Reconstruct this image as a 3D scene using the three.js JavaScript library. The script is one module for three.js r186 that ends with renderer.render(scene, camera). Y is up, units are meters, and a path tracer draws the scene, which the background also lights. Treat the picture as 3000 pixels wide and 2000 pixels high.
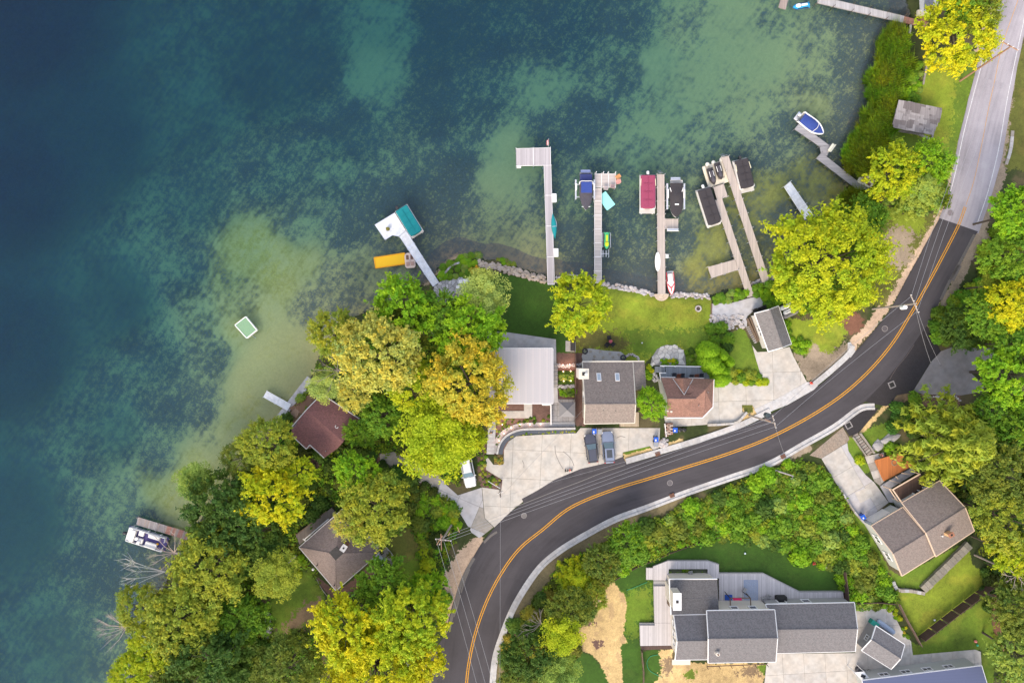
import * as THREE from 'three';
import { mergeGeometries } from 'three/addons/utils/BufferGeometryUtils.js';
import { RoundedBoxGeometry } from 'three/addons/geometries/RoundedBoxGeometry.js';
import { MarchingCubes } from 'three/addons/objects/MarchingCubes.js';

// ---------------------------------------------------------------- camera, sky, sun, exposure
const scene = new THREE.Scene();
const EYE = 109;                                   // metres above the road
const camera = new THREE.PerspectiveCamera(53.13, 1024 / 682, 1, 2500);
camera.position.set(0, EYE, 0); camera.up.set(0, 0, -1); camera.lookAt(0, 0, 0);
const renderer = new THREE.WebGLRenderer({ antialias: true });
renderer.toneMapping = THREE.LinearToneMapping;
renderer.toneMappingExposure = 1.7;
renderer.shadowMap.enabled = true;
const SUN = new THREE.Vector3(-0.28, 0.64, 0.82).normalize();   // low evening light from the south-south-west
{
const W = 128, Hh = 64, d = new Float32Array(W * Hh * 4);
for (let j = 0; j < Hh; j++) for (let i = 0; i < W; i++) {
const th = ((j + 0.5) / Hh - 0.5) * Math.PI, ph = ((i + 0.5) / W - 0.5) * 2 * Math.PI;
const x = Math.cos(ph) * Math.cos(th), y = Math.sin(th), z = Math.sin(ph) * Math.cos(th);
const up = Math.max(0, y), c = Math.max(0, x * SUN.x + y * SUN.y + z * SUN.z), glow = Math.pow(c, 3) * 0.55, k = Math.pow(1 - up, 2.2);
const o = (j * W + i) * 4;
d[o] = 0.47 + 0.24 * k + glow * 1.0; d[o + 1] = 0.53 + 0.19 * k + glow * 0.84; d[o + 2] = 0.67 + 0.10 * k + glow * 0.62; d[o + 3] = 1;
}
const sky = new THREE.DataTexture(d, W, Hh, THREE.RGBAFormat, THREE.FloatType);
sky.mapping = THREE.EquirectangularReflectionMapping; sky.magFilter = sky.minFilter = THREE.LinearFilter; sky.needsUpdate = true;
scene.background = sky; scene.environment = sky;
}
const sun = new THREE.DirectionalLight(new THREE.Color(1, 0.84, 0.64), 2.9);
sun.position.copy(SUN).multiplyScalar(180); sun.castShadow = true; sun.shadow.radius = 60; sun.shadow.mapSize.set(4096, 4096);
Object.assign(sun.shadow.camera, { left: -110, right: 110, top: 110, bottom: -110, near: 10, far: 420 });
scene.add(sun); scene.add(sun.target);

// ---------------------------------------------------------------- helpers
// The survey sheet: 3000 x 2000 units, 5.45 cm each, origin at its upper left corner; x east, z south.
const S = 109 / 2000;
const P = (u, v, y = 0) => new THREE.Vector3((u - 1500) * S * (EYE - y) / EYE, y, (v - 1000) * S * (EYE - y) / EYE);   // a surveyed point that stands y metres high
const sheet = (ox, oy, k) => (x, y) => [ox + k * x, oy + k * y];
const zA = sheet(1050, 400, 0.3188), zB = sheet(1600, 400, 0.3189), zC = sheet(2250, 0, 0.3189), zD = sheet(2250, 400, 0.3189), zE = sheet(2250, 850, 0.3189), zF = sheet(2250, 1250, 0.3189),
zG = sheet(1800, 1550, 0.3189), zH = sheet(1400, 800, 0.2869), zI = sheet(1900, 800, 0.2869), zJ = sheet(1350, 1150, 0.3189), zK = sheet(1350, 1550, 0.287), zL = sheet(700, 1100, 0.3189),
zM = sheet(300, 1450, 0.3508), zN = sheet(850, 1500, 0.3189), zO = sheet(900, 780, 0.3189), zP = sheet(2400, 1600, 0.2551), zQ = sheet(0, 0, 1.2755), zR = sheet(0, 0, 1);
const on = (f, pts) => pts.map(([x, y]) => f(x, y));
let seed = 7;
const rnd = () => { seed = (seed + 0x6D2B79F5) | 0; let t = Math.imul(seed ^ (seed >>> 15), 1 | seed); t = (t + Math.imul(t ^ (t >>> 7), 61 | t)) ^ t; return ((t ^ (t >>> 14)) >>> 0) / 4294967296; };
const rr = (a, b) => a + (b - a) * rnd(), pick = a => a[Math.floor(rnd() * a.length)];
const lerp = (a, b, t) => a + (b - a) * t, clamp = (x, a = 0, b = 1) => Math.min(b, Math.max(a, x)), smooth = (a, b, x) => { const t = clamp((x - a) / (b - a)); return t * t * (3 - 2 * t); };
const HT = new Float32Array(65536); { for (let i = 0; i < 65536; i++) HT[i] = rnd(); }
const hash2 = (i, j) => HT[((i * 1619) ^ (j * 31337)) & 65535];
function vnoise(x, y) {
const i = Math.floor(x), j = Math.floor(y), fx = x - i, fy = y - j, u = fx * fx * (3 - 2 * fx), v = fy * fy * (3 - 2 * fy);
return lerp(lerp(hash2(i, j), hash2(i + 1, j), u), lerp(hash2(i, j + 1), hash2(i + 1, j + 1), u), v);
}
const fbm = (x, y, o = 4) => { let a = 0.5, s = 0, n = 0; for (let k = 0; k < o; k++) { s += a * vnoise(x, y); n += a; a *= 0.5; x = x * 2.03 + 17.1; y = y * 2.03 + 5.7; } return s / n; };
const names = {};
const numbered = n => { const k = names[n] = (names[n] ?? -1) + 1; return k ? `${n}_${String(k).padStart(3, '0')}` : n; };
const C = (r, g, b) => new THREE.Color().setRGB(r, g, b);
const mat = (col, o = {}) => new THREE.MeshStandardMaterial({ color: Array.isArray(col) ? C(...col) : col, roughness: 0.85, side: THREE.DoubleSide, ...o });
function shade(o) { o.traverse(m => { if (m.isMesh) { m.castShadow = true; m.receiveShadow = true; } }); return o; }
function thing(name, label, category, base, group) {          // a Group at the thing's base
const o = new THREE.Group(); o.name = numbered(name); o.position.copy(base); scene.add(o);
o.userData = { label, category }; if (group) o.userData.group = group;
return o;
}
function part(t, name, geo, m, label) {                       // geo in world coordinates, t a thing or a part of one
const q = t.isMesh ? t.parent : t, root = q.isMesh ? q.parent : q;
const g = geo.clone().translate(-root.position.x, -root.position.y, -root.position.z);
const o = new THREE.Mesh(g, m); o.name = name; o.castShadow = o.receiveShadow = true; t.add(o);
if (label) o.userData.label = label;
return o;
}
function structure(name, geo, m) { const o = new THREE.Mesh(geo, m); o.name = numbered(name); o.userData.kind = 'structure'; o.castShadow = o.receiveShadow = true; scene.add(o); return o; }
function stuff(o, name, label, category) { o.name = numbered(name); o.userData = { kind: 'stuff', label, category }; o.castShadow = o.receiveShadow = true; scene.add(o); return o; }
const V = (x, y, z) => new THREE.Vector3(x, y, z);
function mg(list) { const l = list.filter(Boolean).map(g => { const h = g.index ? g.toNonIndexed() : g; for (const k of Object.keys(h.attributes)) if (!['position', 'normal', 'uv'].includes(k)) h.deleteAttribute(k); if (!h.attributes.uv) boxUV(h); return h; }); return l.length === 1 ? l[0] : mergeGeometries(l); }
function boxUV(g, k = 1) {                                    // uv in metres, laid on by the way each face points
if (g.index) g = g.toNonIndexed();
g.computeVertexNormals();
const p = g.attributes.position, n = g.attributes.normal, uv = new Float32Array(p.count * 2);
for (let i = 0; i < p.count; i++) {
const ax = Math.abs(n.getX(i)), ay = Math.abs(n.getY(i)), az = Math.abs(n.getZ(i));
let a, b; if (ay >= ax * 0.6 && ay >= az * 0.6) { a = p.getX(i); b = p.getZ(i); } else if (ax > az) { a = p.getZ(i); b = p.getY(i); } else { a = p.getX(i); b = p.getY(i); }
uv[2 * i] = a * k; uv[2 * i + 1] = b * k;
}
g.setAttribute('uv', new THREE.BufferAttribute(uv, 2)); return g;
}
// a box from a to b in plan (centre line), w wide, from y0 to y1
function bar(a, b, w, y0, y1) {
const dx = b.x - a.x, dz = b.z - a.z, L = Math.hypot(dx, dz);
return boxUV(new THREE.BoxGeometry(L, y1 - y0, w).rotateY(-Math.atan2(dz, dx)).translate((a.x + b.x) / 2, (y0 + y1) / 2, (a.z + b.z) / 2));
}
const box = (x, y, z, w, h, d, turn = 0) => boxUV(new THREE.BoxGeometry(w, h, d).rotateY(turn).translate(x, y, z));
const rbox = (x, y, z, w, h, d, r = 0.05, turn = 0, s = 2) => boxUV(new RoundedBoxGeometry(w, h, d, s, r).rotateY(turn).translate(x, y, z));
const cyl = (x, y, z, r0, r1, h, n = 10) => boxUV(new THREE.CylinderGeometry(r1, r0, h, n).translate(x, y + h / 2, z));
function rod(a, b, r0, r1 = r0, n = 6) { const d = b.clone().sub(a), L = d.length(); const g = new THREE.CylinderGeometry(r1, r0, L, n).translate(0, L / 2, 0); g.applyQuaternion(new THREE.Quaternion().setFromUnitVectors(V(0, 1, 0), d.normalize())); return boxUV(g.translate(a.x, a.y, a.z)); }
function tube(pts, r, seg = 24, n = 5, closed = false) { return boxUV(new THREE.TubeGeometry(new THREE.CatmullRomCurve3(pts, closed), seg, r, n, closed)); }
// a slab over a plan outline (world x,z points), from y0 up to y1
function slab(pts, y0, y1) {
const s = new THREE.Shape(pts.map(p => new THREE.Vector2(p.x, -p.z)));
const g = new THREE.ExtrudeGeometry(s, { depth: y1 - y0, bevelEnabled: false }).rotateX(-Math.PI / 2).translate(0, y0, 0);
return boxUV(g);
}
const plan = (pts, y = 0) => pts.map(([u, v]) => P(u, v, y));
function poly(verts, faces) {                                 // verts: Vector3[], faces: index lists (fans)
const out = []; for (const f of faces) for (let i = 1; i + 1 < f.length; i++) for (const k of [f[0], f[i], f[i + 1]]) out.push(verts[k].x, verts[k].y, verts[k].z);
const g = new THREE.BufferGeometry(); g.setAttribute('position', new THREE.Float32BufferAttribute(out, 3)); return boxUV(g);
}
// a sheet of roof: a planar polygon with thickness t downwards
function sheetOf(pts, t = 0.16) {
const n = pts.length, v = [...pts, ...pts.map(p => p.clone().setY(p.y - t))], f = [pts.map((_, i) => i), pts.map((_, i) => 2 * n - 1 - i)];
for (let i = 0; i < n; i++) { const j = (i + 1) % n; f.push([i, i + n, j + n, j]); }
return poly(v, f);
}
const curve = (pts, n, closed = false) => new THREE.CatmullRomCurve3(pts, closed, 'centripetal').getSpacedPoints(n);
function inside(poly2, x, y) { let c = false; for (let i = 0, j = poly2.length - 1; i < poly2.length; j = i++) { const [xi, yi] = poly2[i], [xj, yj] = poly2[j]; if ((yi > y) !== (yj > y) && x < ((xj - xi) * (y - yi)) / (yj - yi) + xi) c = !c; } return c; }
// a texture from f(i, j) -> [r, g, b] in linear light (0..1), n x m texels, repeating every k metres
function tex(n, m, f, srgb = true) {
const d = new Uint8Array(n * m * 4), q = x => { x = clamp(x); return srgb ? (x <= 0.0031308 ? 12.92 * x : 1.055 * Math.pow(x, 1 / 2.4) - 0.055) * 255 : x * 255; };
for (let j = 0; j < m; j++) for (let i = 0; i < n; i++) { const c = f(i, j), o = (j * n + i) * 4; d[o] = q(c[0]); d[o + 1] = q(c[1]); d[o + 2] = q(c[2]); d[o + 3] = 255; }
const t = new THREE.DataTexture(d, n, m, THREE.RGBAFormat); t.wrapS = t.wrapT = THREE.RepeatWrapping; t.magFilter = THREE.LinearFilter; t.minFilter = THREE.LinearMipmapLinearFilter; t.generateMipmaps = true;
if (srgb) t.colorSpace = THREE.SRGBColorSpace; t.needsUpdate = true; return t;
}
// noise that repeats after n cells
function tnoise(x, y, n) { const i = Math.floor(x), j = Math.floor(y), fx = x - i, fy = y - j, u = fx * fx * (3 - 2 * fx), v = fy * fy * (3 - 2 * fy), w = k => ((k % n) + n) % n; return lerp(lerp(hash2(w(i), w(j)), hash2(w(i + 1), w(j)), u), lerp(hash2(w(i), w(j + 1)), hash2(w(i + 1), w(j + 1)), u), v); }
const tfbm = (x, y, n, o = 4) => { let a = 0.5, s = 0, t = 0, f = 1; for (let k = 0; k < o; k++) { s += a * tnoise(x * f + k * 31, y * f + k * 57, n * f); t += a; a *= 0.55; f *= 2; } return s / t; };
const grain = (lo, hi, cells, tint = 0.05, n = 512, oct = 5) => tex(n, n, (i, j) => { const a = tfbm(i / n * cells, j / n * cells, cells, oct), b = hash2(i * 7 + 3, j * 13 + 1), k = lerp(lo, hi, clamp((a - 0.5) * 1.7 + 0.5 + (b - 0.5) * 0.35)); const t = (tfbm(i / n * 6 + 9, j / n * 6, 6, 2) - 0.5) * tint; return [k * (1 + t), k, k * (1 - t)]; });
const rep = (t, k) => { const c = t.clone(); c.repeat.set(1 / k, 1 / k); c.needsUpdate = true; return c; };
const T = { concrete: grain(0.74, 1.0, 9, 0.07), asphalt: grain(0.62, 1.0, 24, 0.04), shingle: null, speckle: grain(0.55, 1.0, 40, 0.1), wood: null };
T.shingle = tex(512, 512, (i, j) => { const row = Math.floor(j / 16), off = (row % 2) * 11 + hash2(row, 5) * 20, col = Math.floor((i + off) / 21.34), h = hash2(col % 24, row), e = (j % 16) < 2 ? 0.72 : 1, k = (0.68 + 0.32 * h) * e * (0.9 + 0.1 * hash2(i, j)); return [k * (1 + 0.06 * (hash2(row, col) - 0.5)), k, k]; });
T.wood = tex(512, 512, (i, j) => { const b = Math.floor(i / 32), e = (i % 32) < 2 ? 0.5 : 1, k = (0.75 + 0.25 * hash2(b, 3)) * (0.82 + 0.18 * tnoise(i / 3, j / 90 + b * 7, 512)) * e; return [k, k, k]; });
T.lines = tex(256, 256, (i, j) => { const k = (j % 16) < 2 ? 0.72 : 0.94 + 0.06 * hash2(i, j); return [k, k, k]; });

// ---------------------------------------------------------------- ground, lake bed, water
const WATER = -0.55;
const shore = [...on(zQ, [[300, 1640], [325, 1568], [345, 1450], [365, 1370], [395, 1290], [430, 1225], [470, 1180], [530, 1110], [590, 1030], [637, 966], [711, 870], [728, 820], [760, 775], [800, 730], [870, 698], [930, 672]]),
...on(zA, [[610, 1330], [700, 1235], [765, 1155], [850, 1085], [930, 1055], [1040, 1095], [1150, 1125], [1250, 1110], [1400, 1155], [1500, 1210], [1600, 1240], [1730, 1265], [1800, 1255]]),
...on(zB, [[120, 1300], [200, 1290], [320, 1292], [450, 1335], [560, 1352], [700, 1378], [850, 1408], [1000, 1437], [1150, 1445], [1300, 1450], [1500, 1455], [1560, 1440], [1640, 1405], [1840, 1385], [1900, 1345], [2000, 1318], [2080, 1292], [2160, 1257]]),
...on(zD, [[130, 1255], [300, 1000], [450, 850], [600, 720], [690, 600], [725, 520], [770, 340]]), ...on(zC, [[810, 1430], [890, 1250], [905, 1130], [955, 1030], [1025, 980], [1015, 830], [1020, 650], [1105, 550], [1120, 400], [1180, 275], [1260, 240], [1312, 235], [1325, 100], [1300, 50], [1280, -60], [1240, -250]])];
const landPoly = [...shore, [2640, -5000], [9000, -5000], [9000, 7000], [-1500, 7000], [100, 2600]];
function shoreDist(u, v) {                                     // + on land, in metres
let m = 1e9;
for (let i = 0; i + 1 < shore.length; i++) {
const ax = shore[i][0], ay = shore[i][1], bx = shore[i + 1][0] - ax, by = shore[i + 1][1] - ay, t = clamp(((u - ax) * bx + (v - ay) * by) / (bx * bx + by * by)), d = (u - ax - bx * t) ** 2 + (v - ay - by * t) ** 2;
if (d < m) m = d;
}
return Math.sqrt(m) * S * (inside(landPoly, u, v) ? 1 : -1);
}
// soundings: sheet position, depth in metres, share of weed, share of golden algae
const soundings = [[0, 0, 10, .5, 0], [0, 400, 10, .5, 0], [0, 800, 9.5, .5, 0], [0, 1200, 8, .5, 0], [120, 1500, 6, .55, .1], [200, 300, 8.5, .5, 0], [250, 700, 7.2, .5, .05], [250, 1000, 5.5, .55, .1], [400, 250, 6, .5, .1], [420, 450, 5, .55, .15], [400, 620, 4.2, .5, .2], [330, 820, 4.4, .6, .15], [370, 960, 3.4, .7, .1], [340, 1070, 3.2, .75, .1],
[450, 720, 2.6, .4, .35], [480, 820, 2.4, .55, .3], [460, 950, 2.4, .8, .1], [520, 640, 2.1, .3, .45], [560, 590, 1.9, .12, .5], [640, 560, 1.7, .15, .5], [560, 690, 1.5, .35, .4], [540, 750, 1.2, .12, .4], [600, 720, 1.1, .02, .3], [640, 800, .9, .0, .2], [700, 800, .7, .02, .15], [560, 860, 1.0, .0, .2], [650, 880, .7, .0, .2], [700, 690, 1.1, .55, .25], [770, 640, 1.2, .55, .25], [720, 720, .9, .6, .2], [830, 600, 1.5, .35, .3], [480, 1010, 1.5, .35, .3], [520, 960, 1.1, .05, .3], [430, 1110, 1.3, .04, .4], [340, 1130, 1.9, .1, .4], [385, 1120, 1.5, .04, .4], [400, 1150, 1.2, .04, .4], [330, 1095, 2.2, .2, .4], [450, 1060, 1.2, .03, .35], [500, 1000, 1.0, .03, .3], [570, 930, .8, 0, .25], [600, 800, .9, 0, .2], [650, 660, 1.3, .12, .45], [620, 620, 1.6, .06, .5], [590, 565, 1.9, .06, .5], [690, 600, 1.5, .12, .4], [520, 700, 1.8, .25, .4], [280, 1150, 2.9, .5, .2],
[300, 1200, 3.6, .75, .1], [250, 1350, 4, .8, .1], [330, 1280, 2.6, .85, 0], [200, 1450, 4.4, .6, .1], [280, 1450, 3, .7, .1], [620, 400, 4, .7, .1], [700, 100, 6, .7, .0], [600, 150, 6.4, .6, .05], [860, 140, 4.2, .2, .1], [880, 40, 5, .3, .05], [780, 300, 4.6, .75, .1], [760, 400, 3.6, .5, .2], [700, 490, 3, .45, .25], [660, 530, 2.6, .5, .25], [800, 520, 2.6, .9, 0], [1000, 60, 5.4, .8, 0], [1000, 220, 4.6, .85, .05], [1100, 30, 4.8, .8, 0], [1100, 200, 4.2, .75, .05], [1050, 330, 3.6, .8, .05], [960, 380, 3.2, .65, .1], [900, 470, 2.8, .9, .0], [1010, 450, 2.4, .9, 0], [1030, 390, 2.7, .95, 0], [1140, 400, 2.2, .1, .1], [1180, 340, 2.4, .12, .1], [1110, 500, 1.9, .5, .15], [1160, 560, 1.2, .25, .2], [1040, 560, 1.4, .6, .1], [960, 540, 1.8, .7, .1], [900, 590, 1.4, .55, .2],
[1240, 200, 3.2, .25, .1], [1260, 280, 3.2, .8, 0], [1350, 280, 3.2, .9, 0], [1300, 60, 4, .75, 0], [1420, 150, 3, .6, .05], [1460, 60, 3, .75, 0], [1520, 130, 2.4, .15, .1], [1580, 60, 2, .35, .1], [1600, 180, 2, .2, .1], [1540, 270, 2.3, .25, .1], [1430, 340, 2.5, .3, .1], [1380, 390, 2.5, .5, .05], [1330, 450, 2.2, .7, .05], [1440, 500, 1.9, .7, .05], [1430, 580, 1.3, .8, .05], [1400, 600, 1.1, .85, 0], [1330, 590, 1, .8, .05], [1300, 530, 1.6, .7, .05], [1700, 60, 1.9, .15, .1], [1770, 120, 1.8, .1, .1], [1800, 40, 1.8, .4, .1], [1880, 80, 1.5, .4, .2], [1900, 180, 1.5, .5, .25], [1750, 260, 1.7, .35, .1], [1660, 300, 1.9, .5, .1], [1810, 300, 1.5, .7, .1], [1760, 360, 1.4, .75, .2], [1890, 230, 1.2, .3, .4], [1960, 160, 1.2, .9, 0], [1990, 60, 1.2, .9, 0], [1960, 240, 1, .9, 0], [1940, 340, .9, .85, .1], [1880, 400, .9, .35, .8], [1780, 440, .8, .15, .95], [1760, 400, 1, .5, .6], [1720, 480, .8, .4, .8], [1700, 560, .7, .7, .4], [1620, 480, 1.2, .6, .35], [1560, 560, 1.2, .75, .1], [1640, 560, .8, .15, .95], [1600, 620, .6, .35, .8], [1540, 640, .5, .85, .1], [1480, 640, .6, .8, .15], [1700, 660, .5, .5, .6], [1830, 500, .6, .8, .3], [1260, 600, .8, .4, .1], [1210, 590, .7, .35, .1]].map(a => [a[0] * 1.2755, a[1] * 1.2755, a[2], a[3], a[4]]);
function sound(u, v) {
let w = 0, d = 0, e = 0, g = 0;
for (const s of soundings) { const q = (u - s[0]) ** 2 + (v - s[1]) ** 2 + 220, k = 1 / (q * q); w += k; d += k * s[2]; e += k * s[3]; g += k * s[4]; }
return [d / w, e / w, g / w];
}
// a coarse table of the lake, read back bilinearly
const TU = 181, TV = 121, lakeTab = [], shoreTab = new Float32Array(TU * TV);
for (let j = 0; j < TV; j++) for (let i = 0; i < TU; i++) { const u = -300 + 20 * i, v = -200 + 20 * j; lakeTab.push(sound(clamp(u, -50, 2700), clamp(v, -50, 2050))); shoreTab[j * TU + i] = shoreDist(u, v); }
function tabled(u, v, f) { const x = clamp((u + 300) / 20, 0, TU - 1.001), y = clamp((v + 200) / 20, 0, TV - 1.001), i = Math.floor(x), j = Math.floor(y), a = x - i, b = y - j, o = j * TU + i; return lerp(lerp(f(o), f(o + 1), a), lerp(f(o + TU), f(o + TU + 1), a), b); }
function height(u, v, sd) {
if (sd > 0) return -0.03 + (WATER - 0.12) * (1 - smooth(0, 1.1, sd));
const d = tabled(u, v, o => lakeTab[o][0]), near = 0.12 + -sd * 0.42;
return WATER - (d * near) / (d + near) * 1.12 - 0.02 + (fbm(u / 90, v / 90, 3) - 0.5) * 0.25 * clamp(-sd / 3);
}
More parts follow.
